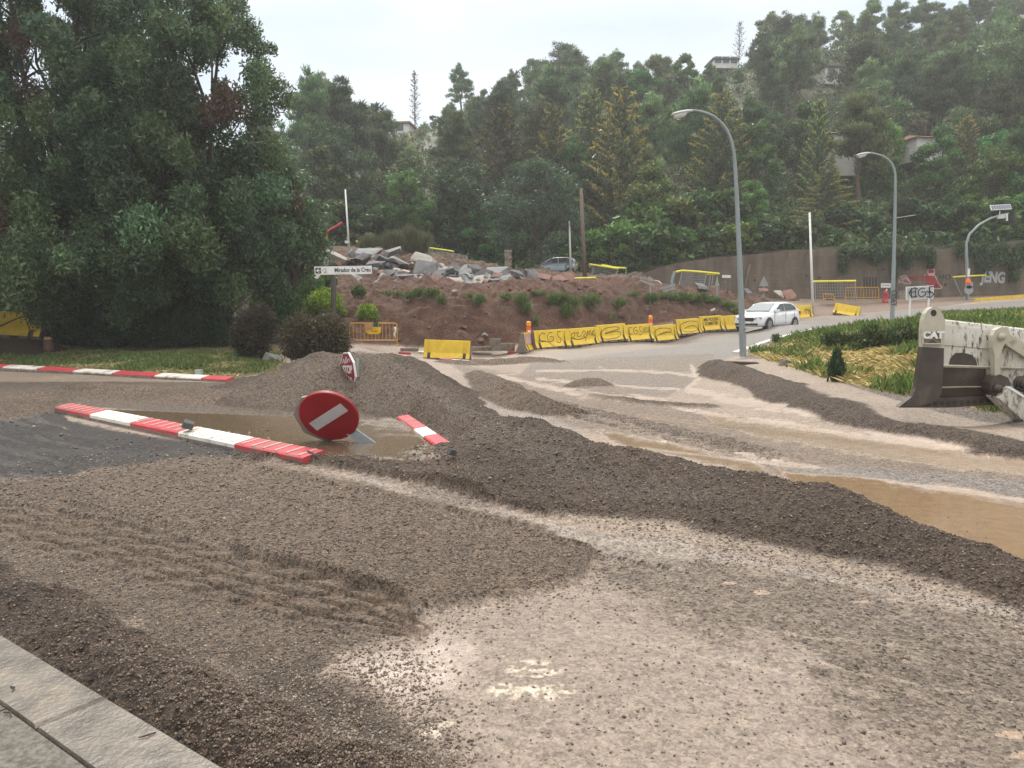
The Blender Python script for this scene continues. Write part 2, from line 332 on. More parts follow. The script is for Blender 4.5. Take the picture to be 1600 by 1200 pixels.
def seg_dist(x, y, q):
    """nearest point on a polyline: signed distance (positive on the camera's side) and the interpolated columns"""
    bd = np.full(x.shape, 1e9); sg = np.zeros(x.shape); par = np.zeros(x.shape + (q.shape[1] - 2,)); sl = np.zeros(x.shape); acc = 0
    for a, b in zip(q[:-1], q[1:]):
        dx, dy = b[0] - a[0], b[1] - a[1]; l2 = dx * dx + dy * dy; ln = math.sqrt(l2)
        t = np.clip(((x - a[0]) * dx + (y - a[1]) * dy) / l2, 0, 1)
        ex = x - a[0] - t * dx; ey = y - a[1] - t * dy; d = np.hypot(ex, ey); m = d < bd
        bd[m] = d[m]; cr = dx * ey - dy * ex; sg[m] = np.where(cr[m] < 0, 1, -1); par[m] = a[2:] + t[m][:, None] * (b[2:] - a[2:]); sl[m] = acc + t[m] * ln; acc += ln
    return bd * sg, par, sl
def ridge_h(x, y):
    H = np.zeros(x.shape); C = np.zeros(x.shape + (3,))
    for q, col, soft in RIDGES:
        pad = q[:, 3:].max() + .3
        m = (x > q[:, 0].min() - pad) & (x < q[:, 0].max() + pad) & (y > q[:, 1].min() - pad) & (y < q[:, 1].max() + pad)
        if not m.any(): continue
        X = x[m]; Y = y[m]
        X2 = X + .16 * fbm(X * 1.3, Y * 1.3, 31, 3); Y2 = Y + .16 * fbm(X * 1.3, Y * 1.3, 47, 3)
        h = np.zeros(X.shape)
        for a_, b_ in zip(q[:-1], q[1:]):
            d, p, s = seg_dist(X2, Y2, np.array([a_, b_])); wd = np.where(d > 0, p[:, 1], p[:, 2]); u = np.abs(d) / np.maximum(wd, .05)
            q_ = np.clip(1.04 - u, 0, 1); h = np.maximum(h, p[:, 0] * (.35 * q_ + .65 * q_ * q_ * (3 - 2 * np.minimum(q_, 1))))
        h = np.maximum(h, 0) * (1 + .3 * fbm(X * 1.1, Y * 1.1, 5, 3))
        hm = H[m]; cm = C[m]; up = h > hm; hm[up] = h[up]; cm[up] = col; H[m] = hm; C[m] = cm
    return H, C
# flat shapes on the ground, traced in the photograph: (polygon, soft edge px)
BED = [(-40, 770), (60, 752), (180, 735), (300, 716), (420, 724), (520, 745), (620, 768), (740, 795), (850, 822), (925, 868), (905, 915), (780, 940), (640, 962), (560, 935), (440, 893), (300, 842), (150, 803), (0, 769)]
TRACK = np.array([tuple(PZ(a, b, 0))[:2] + (c,) for a, b, c in [(-160, 786, .32), (0, 814, .33), (160, 849, .33), (320, 893, .31), (480, 937, .28), (570, 962, .24), (650, 984, .1)]])
TRACK2 = np.array([tuple(PZ(a, b, .1))[:2] + (c,) for a, b, c in [(800, 612, .45), (900, 634, .5), (1000, 652, .5), (1100, 672, .45), (1200, 697, .3)]])
TRACK3 = np.array([tuple(PZ(a, b, 0))[:2] + (c,) for a, b, c in [(430, 728, .3), (540, 752, .35), (640, 772, .35), (740, 796, .25), (900, 838, .3), (1040, 868, .25)]])
KX = [PZ(100, 630, .15), PZ(480, 703, .15), PZ(708, 719, .1), PZ(632, 656, .1)]     # kerb corners of the little traffic island
def inpoly(x, y, pl):
    pl = np.array(pl, float); n = len(pl); ins = np.zeros(x.shape, bool); bd = np.full(x.shape, 1e9)
    for i in range(n):
        x0, y0 = pl[i]; x1, y1 = pl[(i + 1) % n]; dx, dy = x1 - x0, y1 - y0
        t = np.clip(((x - x0) * dx + (y - y0) * dy) / (dx * dx + dy * dy + 1e-9), 0, 1); bd = np.minimum(bd, np.hypot(x - x0 - t * dx, y - y0 - t * dy))
        if y0 != y1: ins ^= ((y0 > y) != (y1 > y)) & (x < dx * (y - y0) / dy + x0)
    return np.where(ins, bd, -bd)
ISL = [tuple(v)[:2] for v in KX]
def height(x, y, fine=True):
    """ground height with every heap, bed, track and lump; returns z, ridge height, ridge colour, in-track weight"""
    z = base(x, y); H, C = ridge_h(x, y)
    u, v = proj(x, y, z)
    far = np.clip(y / 12., .6, 3)
    bedm = np.zeros(x.shape); m = (y > .5) & (y < 11) & (x < 2.5) & (x > -9)
    e = 6 * fbm(x[m] * 2, y[m] * 2, 11, 3); bedm[m] = sst(-6, 8, inpoly(u[m], v[m], BED) + e)
    lift = np.maximum(H, .06 * bedm)
    tw = np.zeros(x.shape)
    for q, dep, lug in ((TRACK, .04, .043), (TRACK2, .07, .075), (TRACK3, .02, .022)):
        m = (x > q[:, 0].min() - 1) & (x < q[:, 0].max() + 1) & (y > q[:, 1].min() - 1) & (y < q[:, 1].max() + 1)
        X = x[m]; Y = y[m]; d, p, s = seg_dist(X + .02 * fbm(X * 5, Y * 5, 3, 2), Y + .02 * fbm(X * 5, Y * 5, 4, 2), q); wd = p[:, 0]; k = sst(1.0, .86, np.abs(d) / wd)
        a = np.abs(d) / wd; half = (d > 0)
        ph = (s / (.3 if q is TRACK2 else .165) + np.where(half, .5, 0) + a * .8 * np.where(half, 1, -1)) % 1.0
        if q is TRACK: ph = (Y / .17 + X * .5 + np.where(half, .5, 0) + np.where(a > .55, .45, 0) * np.where(half, 1, -1) + .1 * fbm(X * 2, Y * 2, 9, 2)) % 1.0
        bar = (sst(.0, .2, ph) * sst(.74, .66, ph) if q is TRACK else sst(.06, .2, ph) * sst(.62, .45, ph)) * sst(.04, .12, a) * sst(1.0, .9, a) * np.where(q is TRACK, sst(.03, .1, np.abs(a - .55)), 1)
        pat = 1 + .2 * fbm(X * 3, Y * 3, 8, 2); rim = np.exp(-((a - 1.08) / .1) ** 2) * .03
        if q is TRACK: rim = rim * np.where(half, .4, 1.8)
        lift[m] = lift[m] * (1 - k * (.3 if q is TRACK2 else .85)) + k * (-dep * .5 + lug * bar * pat) + rim * (wd > .2); tw[m] = np.maximum(tw[m], k)
    z = z + lift
    isl = inpoly(x, y, ISL); z = np.where(isl > 0, np.maximum(z, base(x, y) + .085 * (isl > .03)), z)
    if fine:
        gw = np.clip(sst(.015, .06, H) + .55 * bedm, 0, 1) * (1 - tw)
        bank = np.clip(inpoly_bank(u, v, y), 0, 1)
        nz = gw * (.042 * fbm(x * 3.6, y * 3.6, 21, 4, .6) + .02 * fbm(x * 15, y * 15, 25, 3, .65) + .009 * fbm(x * 47, y * 47, 27, 2, .7))
        nz += (1 - gw) * (.006 * fbm(x * 2.0, y * 2.0, 61, 3) + .0035 * (1 - .8 * tw) * fbm(x * 24, y * 24, 28, 2)) * (isl < .05)
        dl = np.abs(fbm(x * .9, y * .9 + z * 1.2, 71, 4, .55))
        nz += bank * (.5 * fbm(x * .45, y * .45, 70, 3) + .55 * (dl - .2) + .16 * fbm(x * 3.5, y * 3.5 + z * 4, 75, 4, .6))
        z = z + nz
    return z, H, C, tw, bedm
BANK = [(365, 470), (440, 432), (500, 385), (560, 390), (650, 395), (800, 415), (900, 428), (1000, 430), (1180, 455), (1225, 478), (1225, 490), (1150, 503), (1090, 499), (1000, 512), (900, 528), (836, 535), (770, 545), (700, 546), (620, 541), (560, 538), (520, 545), (430, 530)]
def inpoly_bank(u, v, y):
    r = np.zeros(u.shape); m = (y > 27) & (y < 60); r[m] = sst(-2, 5, inpoly(u[m], v[m], BANK)); return r
# sheet vertices: columns are directions, rows are distances
_ta = np.unique(np.r_[np.linspace(-150, 1750, 1060), np.linspace(-2200, -200, 60), np.linspace(1800, 3800, 60)])
_ta = (_ta - 800) / F
_py = np.arange(1330, 530, -1.45); _b = np.arctan((_py - 600) / F) + PITCH; _r = CAMZ / np.tan(_b)
_rows = [1.0]; 
_fl = lambda y: min(max(y * y / (F * CAMZ) * 1.45, .004), .09 if y > 30 else .05)
_y = 1.15
while _y < 62: _rows.append(_y); _y += _fl(_y)
_rows += list(np.linspace(62.5, 90, 24)) + [110, 150, 200, 260]
_rows = np.array(_rows)
GX = _rows[:, None] * _ta[None, :]; GY = np.repeat(_rows[:, None], len(_ta), 1); NR, NC = GX.shape
gx, gy = GX.ravel(), GY.ravel()
gz, gH, gC, gT, gB = height(gx, gy)
gz = np.where(gy > 66, gz * np.clip((95 - gy) / 29, 0, 1), gz)
def ground_at(x, y, fine=True):
    return float(height(np.array([float(x)]), np.array([float(y)]), fine)[0][0])
def GR(px, py, it=8):            # the ground point seen at a pixel
    d = ray(px, py); lo = None; t = 1.2
    while t < 90:
        p = Vector((0, 0, CAMZ)) + d * t
        if p.z < float(base(p.x, p.y)[0]): break
        t += .4
    a, b = t - .4, t
    for _ in range(12):
        c = (a + b) / 2; p = Vector((0, 0, CAMZ)) + d * c
        if p.z < float(base(p.x, p.y)[0]): b = c
        else: a = c
    return Vector((0, 0, CAMZ)) + d * b
# ---- what the ground is made of (surface colours, with one painted sheen), traced as polygons
gu, gv = proj(gx, gy, gz - .0)
gu0, gv0 = proj(gx, gy, base(gx, gy) + gH * 0)
n_lo = fbm(gx * .8, gy * .8, 101, 4); n_mid = fbm(gx * 3, gy * 3, 105, 4, .6); n_hi = fbm(gx * 11, gy * 11, 109, 3, .6)
persp = np.clip((gv0 - 480) / 260, .12, 2.2)
stretch = fbm(gx * .55 + gy * .35, gy * .5 - gx * .1, 131, 4)     # flow streaks run along the gutter
col = np.empty((len(gx), 3)); col[:] = (.285, .23, .185); rough = np.full(len(gx), .52); grain = np.full(len(gx), .55); cls = np.zeros(len(gx), np.int8)
CLS = ['mud', 'gravel', 'road', 'muddy_water', 'dirt_bank', 'verge_soil']
def put(a, c, r=None, g=None, k=None, kth=.5):
    global col, rough, grain
    col += a[:, None] * (np.asarray(c) - col)
    if r is not None: rough += a * (r - rough)
    if g is not None: grain += a * (g - grain)
    if k is not None: cls[a > kth] = k
def area(pl, c, r=None, g=None, k=None, soft=6, amp=8, U=None, dens=1., nz=None):
    u, v = (gu0, gv0) if U is None else U
    pa = np.array(pl); pad = 60; m = (u > pa[:, 0].min() - pad) & (u < pa[:, 0].max() + pad) & (v > pa[:, 1].min() - pad) & (v < pa[:, 1].max() + pad) & (gy > .9) & (gy < 62)
    a = np.zeros(len(gx)); s = soft * persp[m]; q = n_mid if nz is None else nz
    a[m] = sst(-s, s, inpoly(u[m], v[m], pl) + amp * persp[m] * (q[m] + .5 * n_hi[m])) * dens
    put(a, c, r, g, k); return a
def stream(l, c, r=None, g=None, k=None, dens=1., wig=.5):
    """a strip along pixel points (px, py, half width in px)"""
    q = np.array(l, float); a = np.zeros(len(gx)); pad = q[:, 2].max() * 2 + 25
    m = (gu0 > q[:, 0].min() - pad) & (gu0 < q[:, 0].max() + pad) & (gv0 > q[:, 1].min() - pad) & (gv0 < q[:, 1].max() + pad) & (gy > .9) & (gy < 62)
    d, p, s = seg_dist(gu0[m], gv0[m], q); w_ = p[:, 0] * (1 + .9 * stretch[m] + .4 * n_lo[m])
    a[m] = sst(1.15, .55, np.abs(d + wig * w_ * (n_mid[m] + .5 * n_hi[m])) / np.maximum(w_, .5)) * dens; put(a, c, r, g, k); return a
# pale wet fines, then asphalt, water and verge
col *= (1 + .14 * n_lo + .1 * n_mid)[:, None]
area([(-700, 640), (96, 636), (108, 660), (250, 688), (392, 706), (402, 713), (200, 728), (60, 750), (-700, 790)], (.092, .09, .094), .36, 1.1, 2, 5, 12)
_ka = np.array(KX[1])[:2] - np.array(KX[0])[:2]; _ka /= np.linalg.norm(_ka); _s = gx * _ka[0] + gy * _ka[1]; _t = -gx * _ka[1] + gy * _ka[0]
fl_ = fbm(_s * .9, _t * 7, 181, 4, .65); la = (cls == 2) & (gx < -1) & (gy < 16); put(la * sst(.0, .35, fl_) * .75, (.05, .042, .038), .5, 1.); put(la * sst(-.05, -.4, fl_) * .6, (.155, .148, .145), .28, .7)
stream([(-100, 655, 9), (60, 668, 9), (200, 690, 8), (330, 703, 6)], (.11, .105, .105), .3, dens=.7)
stream([(-80, 700, 4), (80, 705, 5), (240, 712, 5), (380, 716, 4)], (.05, .045, .045), .5, .8, dens=.8)
stream([(-80, 735, 6), (60, 733, 7), (200, 722, 6), (330, 712, 5)], (.05, .045, .042), .5, .9, dens=.8)
stream([(40, 640, 5), (90, 658, 6), (200, 685, 6), (330, 704, 5)], (.04, .036, .034), .5, .9, dens=.9)
area([(-60, 600), (60, 600), (60, 615), (-60, 640)], (.2, .17, .15), .3, .4)
# asphalt road climbing to the right
area([(842, 552), (1000, 535), (1130, 518), (1250, 500), (1320, 493), (1480, 478), (1700, 462), (1900, 450), (1900, 478), (1700, 480), (1480, 494), (1400, 502), (1250, 524), (1150, 555), (1100, 575), (900, 566)], (.17, .16, .153), .5, .4, 2, 3, 4)
area([(1220, 478), (1340, 474), (1500, 468), (1560, 466), (1480, 478), (1300, 494), (1240, 496)], (.17, .125, .1), .7, .4, None, 2, 3)
area([(760, 552), (840, 548), (1000, 537), (1130, 520), (1060, 540), (960, 552), (880, 562)], (.24, .2, .17), .5, .3, None, 4, 6, dens=.7)
area([(830, 566), (1000, 556), (1120, 552), (1100, 590), (1040, 620), (900, 612), (800, 600)], (.25, .212, .18), .5, .8, None, 6, 8)
# muddy road in the middle distance: pale gravel flats, brown sheets of water, pinkish rills
area([(640, 604), (720, 596), (800, 612), (860, 650), (960, 676), (860, 668), (740, 652), (670, 632)], (.33, .285, .25), .5, .75, None, 8, 12)
area([(700, 566), (900, 600), (1100, 640), (1400, 700), (1800, 760), (1800, 880), (1500, 835), (1200, 745), (900, 668), (760, 610)], (.27, .215, .172), .42, .85, None, 8, 10, dens=.9)
WA = []
WA.append(area([(1200, 716), (1330, 735), (1470, 765), (1640, 790), (1850, 830), (1850, 960), (1600, 892), (1450, 832), (1330, 786), (1240, 758)], (.22, .15, .09), .07, .03, 3, 7, 7))
WA.append(area([(930, 672), (1060, 696), (1180, 720), (1230, 757), (1150, 735), (1060, 712), (980, 700)], (.235, .175, .12), .1, .06, 3, 6, 8))
WA.append(area([(1080, 640), (1180, 655), (1300, 676), (1450, 700), (1620, 722), (1850, 760), (1850, 775), (1600, 742), (1400, 722), (1250, 694), (1130, 668)], (.24, .182, .125), .12, .08, 3, 5, 9, dens=.85))
area([(1100, 708), (1300, 730), (1500, 745), (1800, 780), (1800, 800), (1600, 775), (1400, 752), (1250, 735)], (.24, .225, .21), .5, .8, None, 5, 12, dens=.8)
PK = (.38, .31, .258)
for l in ([(780, 588, 3), (900, 614, 5), (1010, 628, 6), (1120, 650, 5), (1250, 668, 5), (1400, 690, 5), (1560, 712, 5), (1800, 745, 6)],
          [(900, 645, 2), (1000, 672, 3), (1130, 706, 3.5), (1260, 730, 3.5), (1400, 752, 3.5), (1600, 782, 4), (1800, 815, 4)],
          [(1080, 572, 4), (1092, 590, 6), (1075, 606, 7), (1150, 628, 5), (1240, 640, 6), (1330, 664, 8), (1450, 690, 7), (1600, 708, 6), (1800, 735, 6)],
          [(840, 580, 2), (940, 578, 2.5), (1040, 582, 2.5), (1090, 588, 4)], [(840, 592, 2), (960, 602, 2.5), (1060, 608, 3)], [(760, 602, 2.5), (830, 625, 3), (930, 655, 3), (1040, 690, 2)]):
    stream(l, PK, .34, .2, None, .62, 1.2)
stream([(1000, 650, 3), (1180, 672, 5), (1330, 690, 5), (1500, 712, 5), (1800, 752, 6)], (.22, .16, .105), .12, .1, 3, .8)
stream([(1000, 700, 2), (1200, 724, 2.5), (1420, 756, 3), (1600, 782, 3)], (.36, .29, .24), .3, .2, None, .6)
stream([(1230, 735, 6), (1360, 742, 8), (1500, 752, 9), (1640, 765, 9)], (.3, .27, .25), .5, .9, None, .8)
# foreground: wet pale sheet with darker stony parts, sheen near the middle painted as lighter colour, chalky paint marks
FG = area([(330, 1086), (470, 1010), (620, 965), (780, 942), (920, 905), (950, 868), (1100, 872), (1300, 905), (1620, 965), (1900, 1010), (1900, 1400), (700, 1400), (640, 1190), (480, 1140)], (.272, .228, .193), .3, .45, None, 10, 12)
area([(930, 868), (1100, 868), (1300, 905), (1620, 965), (1900, 1000), (1900, 1130), (1500, 1100), (1250, 1010), (1040, 950), (950, 912)], (.25, .205, .168), .46, .95, None, 22, 34, dens=.75)
area([(1300, 1010), (1900, 1090), (1900, 1300), (1500, 1250), (1330, 1120)], (.23, .188, .152), .45, .9, None, 30, 40, dens=.6)
area([(480, 1040), (600, 1010), (720, 1020), (730, 1080), (640, 1110), (520, 1090)], (.34, .28, .235), .2, .12, None, 26, 16)  # wet sheen put into the colour as a lighter patch, besides low roughness
area([(850, 830), (1000, 845), (1150, 868), (1050, 885), (930, 870), (860, 850)], (.3, .26, .225), .4, .7, None, 6, 10, dens=.8)
stream([(560, 745, 6), (700, 780, 8), (850, 823, 9), (1000, 852, 10), (1200, 882, 9), (1450, 935, 7), (1650, 975, 6)], (.36, .315, .28), .45, .7, None, .75)
for l in ([(900, 985, 2), (1050, 1015, 4), (1200, 1045, 4), (1350, 1080, 3)], [(1250, 1030, 3), (1420, 1065, 4), (1600, 1100, 5)], [(700, 1130, 3), (800, 1150, 4), (880, 1160, 3)], [(1050, 960, 2), (1200, 985, 3), (1400, 1010, 3)]):
    stream(l, (.38, .32, .27), .35, .4, None, .35, 2.0)
for cx_, cy_, rx_, ry_ in ((835, 1046, 48, 15), (800, 1080, 42, 14), (862, 1082, 42, 14), (690, 1140, 40, 14)):
    a_ = np.clip(1.15 - ((gu0 - cx_) / rx_) ** 2 - ((gv0 - cy_) / ry_) ** 2, 0, 1) * (gy < 5); hn = fbm(gx * 30, gy * 30, 171, 2)
    put(sst(.02, .25, hn * 1.3 + .12 * (a_ > 0)) * sst(0, .6, a_) * .7, (.58, .53, .43), .6)
for cx_, cy_, rx_, ry_ in ((1592, 1148, 34, 6), (1604, 1180, 26, 7), (1192, 926, 14, 3), (1140, 912, 12, 2), (1345, 940, 14, 2)):
    a_ = np.clip(1.4 - ((gu0 - cx_) / rx_) ** 2 - ((gv0 - cy_) / ry_) ** 2 + .8 * n_mid, 0, 1) * (gy < 5); put(sst(.1, .7, a_) * .7, (.34, .24, .17), .15, .05)
area([(-60, 596), (345, 597), (470, 625), (640, 650), (560, 662), (300, 648), (140, 636), (90, 632), (-60, 642)], (.165, .128, .098), .75, 1., 1, 3, 5)
# beds and heaps of gravel
hm = sst(.012, .05, gH)
bedc = gB * (1 - hm)
put(bedc * .92, (.195, .146, .108), .72, 1., 1)
put(bedc * sst(.0, .6, n_lo + .5 * n_mid) * .5, (.125, .09, .064), .75, 1.)
a_ = sst(.25, .7, gT) * (gy < 9) * (gu < 700) * (gv > 790 - .0 * gu) * ((gv - 760) > (gu - 0) * .29 - 20); put(a_ * .85, (.205, .155, .117), .62, .3, 1)
a_ = sst(.2, .6, gT) * (gy >= 9); put(a_ * .5, (.15, .115, .088), .7, 1., 1)
a_ = hm * (1 - .6 * sst(.3, .8, gT) * (gy < 9)); 
cc = gC * (1 + .25 * n_lo + .2 * n_mid)[:, None]; col += a_[:, None] * (cc - col); rough += a_ * (.78 - rough); grain += a_ * (1.1 - grain); cls[a_ > .4] = 1
area([(340, 612), (420, 585), (500, 556), (560, 548), (612, 556), (660, 590), (760, 650), (900, 690), (700, 690), (620, 650), (540, 630), (420, 640)], (.175, .135, .105), .8, 1.1, 1, 10, 10, U=(gu, gv), dens=.8)
area([(-60, 742), (60, 750), (200, 800), (330, 845), (470, 895), (600, 945), (650, 975), (640, 1000), (520, 1020), (470, 1060), (560, 1130), (400, 1130), (330, 1040), (150, 960), (-60, 880)], (.185, .138, .102), .7, 1., 1, 12, 16, dens=.92)
area([(-60, 880), (150, 950), (330, 1040), (560, 1060), (640, 1150), (720, 1250), (400, 1280), (-60, 960)], (.1, .071, .052), .78, 1.1, 1, 16, 20, dens=.85)
area([(20, 916), (75, 930), (80, 944), (30, 940)], (.3, .26, .23), .4, .6, None, 6, 10, dens=.8)
area([(780, 700), (900, 700), (930, 735), (1180, 790), (1130, 800), (880, 745)], (.15, .12, .1), .7, 1.1, None, 10, 16, U=(gu, gv), dens=.55)
# gravel verge behind the right hand ridge, then grass soil
area([(1150, 562), (1200, 560), (1260, 580), (1350, 610), (1450, 640), (1610, 672), (1850, 700), (1850, 680), (1610, 655), (1480, 628), (1380, 608), (1300, 590), (1220, 560), (1175, 553)], (.235, .205, .18), .75, 1., 1, 3, 4, U=(gu, gv))
GRASSR = [(1172, 553), (1250, 525), (1400, 503), (1480, 495), (1700, 481), (1950, 475), (1950, 690), (1610, 655), (1480, 630), (1380, 612), (1300, 594), (1225, 570)]
area(GRASSR, (.19, .145, .07), .9, .7, 5, 2, 3, U=(gu, gv))
GRASSL = [(-700, 545), (-40, 572), (150, 581), (345, 594), (440, 580), (435, 520), (350, 500), (100, 500), (-700, 470)]
area(GRASSL, (.15, .125, .06), .9, .7, 5, 2, 3, U=(gu, gv))
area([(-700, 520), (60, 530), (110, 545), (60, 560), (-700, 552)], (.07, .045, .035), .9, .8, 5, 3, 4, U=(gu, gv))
put(sst(0, .6, n_mid + .3) * ((gu > 1400) & (gu < 1445) & (gv > 540) & (gv < 580) & (gy > 12) & (gy < 32)), (.14, .065, .045), .9, .8)
# red earth of the cut bank
bk = inpoly_bank(gu, gv, gy); rb = (1 + .3 * n_lo + .28 * n_mid + .2 * fbm(gx * .8, gz * 5, 141, 3))[:, None]
col += bk[:, None] * (np.array((.132, .068, .047)) * rb - col); rough += bk * (.92 - rough); grain += bk * (1.0 - grain); cls[bk > .5] = 4
tp = bk * sst(.0, .5, n_mid + .15) * (gz > 1.7 + .6 * n_lo); put(tp * .55, (.17, .125, .095), .9, 1.)
hl = (gy > 44) & (gv < 470) & (bk < .5) & (gu < 1250); put(hl * .9, (.10, .07, .05), .9, .8, 4)
hl2 = (gy > 58); put(hl2 * 1., (.05, .055, .03), .95, .8, 5)
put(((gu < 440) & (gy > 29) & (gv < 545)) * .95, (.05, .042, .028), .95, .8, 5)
# island: brown standing water inside the kerbs
isl_d = inpoly(gx, gy, ISL)
ai = sst(.02, .07, isl_d); put(ai, (.135, .102, .07), .06, .04, 3)
fr_ = ai * sst(.75, .1, np.hypot((gu - 640) / 150, (gv - 655) / 34) + .5 * n_mid); put(fr_ * .8, (.2, .17, .145), .5, .9)
gH2 = gH > .1; put((gH2 & (isl_d > 0)) * 1., (.15, .115, .09), .8, 1.1, 1)
col = np.clip(col * np.array((1.025, 1., .965)), .01, .9)
mg, t, b = new_mat('earth_and_gravel'); l = t.links.new
ac = nn(t, 'ShaderNodeAttribute', attribute_name='Col'); ap = nn(t, 'ShaderNodeAttribute', attribute_name='Prm'); sp = nn(t, 'ShaderNodeSeparateColor'); l(ap.outputs['Color'], sp.inputs[0])
tc = nn(t, 'ShaderNodeTexCoord')
na = nn(t, 'ShaderNodeTexNoise'); na.inputs['Scale'].default_value = 62; na.inputs['Detail'].default_value = 4; na.inputs['Roughness'].default_value = .7
nb = nn(t, 'ShaderNodeTexVoronoi'); nb.inputs['Scale'].default_value = 46; nb.feature = 'F1'
nc = nn(t, 'ShaderNodeTexNoise'); nc.inputs['Scale'].default_value = 9; nc.inputs['Detail'].default_value = 5
for n in (na, nb, nc): l(tc.outputs['Object'], n.inputs['Vector'])
m1 = nn(t, 'ShaderNodeMapRange'); m1.inputs[1].default_value = .3; m1.inputs[2].default_value = .72; m1.inputs[3].default_value = -.85; m1.inputs[4].default_value = .85; l(na.outputs[0], m1.inputs[0])
vb = nn(t, 'ShaderNodeSeparateColor'); l(nb.outputs['Color'], vb.inputs[0])
m2 = nn(t, 'ShaderNodeMapRange'); m2.inputs[3].default_value = -.55; m2.inputs[4].default_value = .62; l(vb.outputs[0], m2.inputs[0])
sm = nn(t, 'ShaderNodeMath', operation='ADD'); l(m1.outputs[0], sm.inputs[0]); l(m2.outputs[0], sm.inputs[1])
sg = nn(t, 'ShaderNodeMath', operation='MULTIPLY'); l(sm.outputs[0], sg.inputs[0]); l(sp.outputs[1], sg.inputs[1])
m3 = nn(t, 'ShaderNodeMapRange'); m3.inputs[3].default_value = -.3; m3.inputs[4].default_value = .3; l(nc.outputs[0], m3.inputs[0])
s2 = nn(t, 'ShaderNodeMath', operation='ADD'); l(sg.outputs[0], s2.inputs[0]); l(m3.outputs[0], s2.inputs[1])
s3 = nn(t, 'ShaderNodeMath', operation='ADD'); l(s2.outputs[0], s3.inputs[0]); s3.inputs[1].default_value = 1
vm = nn(t, 'ShaderNodeVectorMath', operation='SCALE'); l(ac.outputs['Color'], vm.inputs[0]); l(s3.outputs[0], vm.inputs['Scale']); l(vm.outputs[0], b.inputs['Base Color'])
l(sp.outputs[0], b.inputs['Roughness']); b.inputs['Specular IOR Level'].default_value = .5
bp = nn(t, 'ShaderNodeBump'); bp.inputs['Distance'].default_value = .018; l(sm.outputs[0], bp.inputs['Height']); l(sp.outputs[1], bp.inputs['Strength']); l(bp.outputs[0], b.inputs['Normal'])
idx = np.arange(NR * NC).reshape(NR, NC)
quads = np.stack([idx[:-1, :-1], idx[:-1, 1:], idx[1:, 1:], idx[1:, :-1]], -1).reshape(-1, 4)
wl = np.clip(WA[0] + WA[1] + WA[2], 0, 1) * sst(.04, .01, gH) * (gT < .1); gz = gz * (1 - wl) + (base(gx, gy) + .002) * wl      # standing water lies flat
V = np.stack([gx, gy, gz], 1); PR = np.stack([rough, grain, np.zeros_like(rough)], 1)
qc = cls[quads[:, 0]]
for k, nm in enumerate(CLS):
    q = quads[qc == k]
    if not len(q): continue
    used = np.unique(q); mp_ = np.full(len(gx), -1, np.int32); mp_[used] = np.arange(len(used))
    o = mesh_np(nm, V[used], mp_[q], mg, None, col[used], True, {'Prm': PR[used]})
    tag(o, kind='stuff' if nm == 'gravel' else 'structure')
    if nm == 'gravel': tag(o, 'brown wet gravel spread in heaps and beds over the junction', 'gravel')
    if nm == 'mud': o.name = 'ground'
gs = MB(); gs.add([(-300, -300, -.35), (300, -300, -.35), (300, 300, -.35), (-300, 300, -.35)], [(0, 1, 2, 3)])
tag(gs.build('terrain', MAT('far_soil', (.1, .085, .06), .9)), kind='structure')
# loose stones lying on the gravel and the wet sand
LASP = [(-60, 645), (100, 650), (380, 704), (200, 728), (-60, 752)]
def stones(n, seed, smin, smax, region, mul=1.):
    r = np.random.default_rng(seed); u = r.uniform(-60, 1660, n * 3); v = 555 + 720 * r.random(n * 3) ** .8
    k = inpoly(u, v, region) + r.normal(0, 16, len(u)) * np.clip((v - 500) / 250, .1, 2) > 0; u = u[k][:n]; v = v[k][:n]
    be = np.arctan((v - 600) / F) + PITCH; y = CAMZ / np.tan(be); fx = (u - 800) / F; x = fx * y / np.cos(PITCH) * (np.cos(be - PITCH) ** 0) * 1.0
    x = fx * (y * math.cos(PITCH) + CAMZ * math.sin(PITCH))
    z, H, C, T, B = height(x, y); kp = (T < .25) & ~((H < .02) & (B < .3) & (v < 800) & (u > 420)); x, y, z, H, B = x[kp], y[kp], z[kp], H[kp], B[kp]
    s = smin + (smax - smin) * r.random(len(x)) ** 7; s *= np.clip(y / 5, .8, 1.9)
    return x, y, z, H, B, s, r
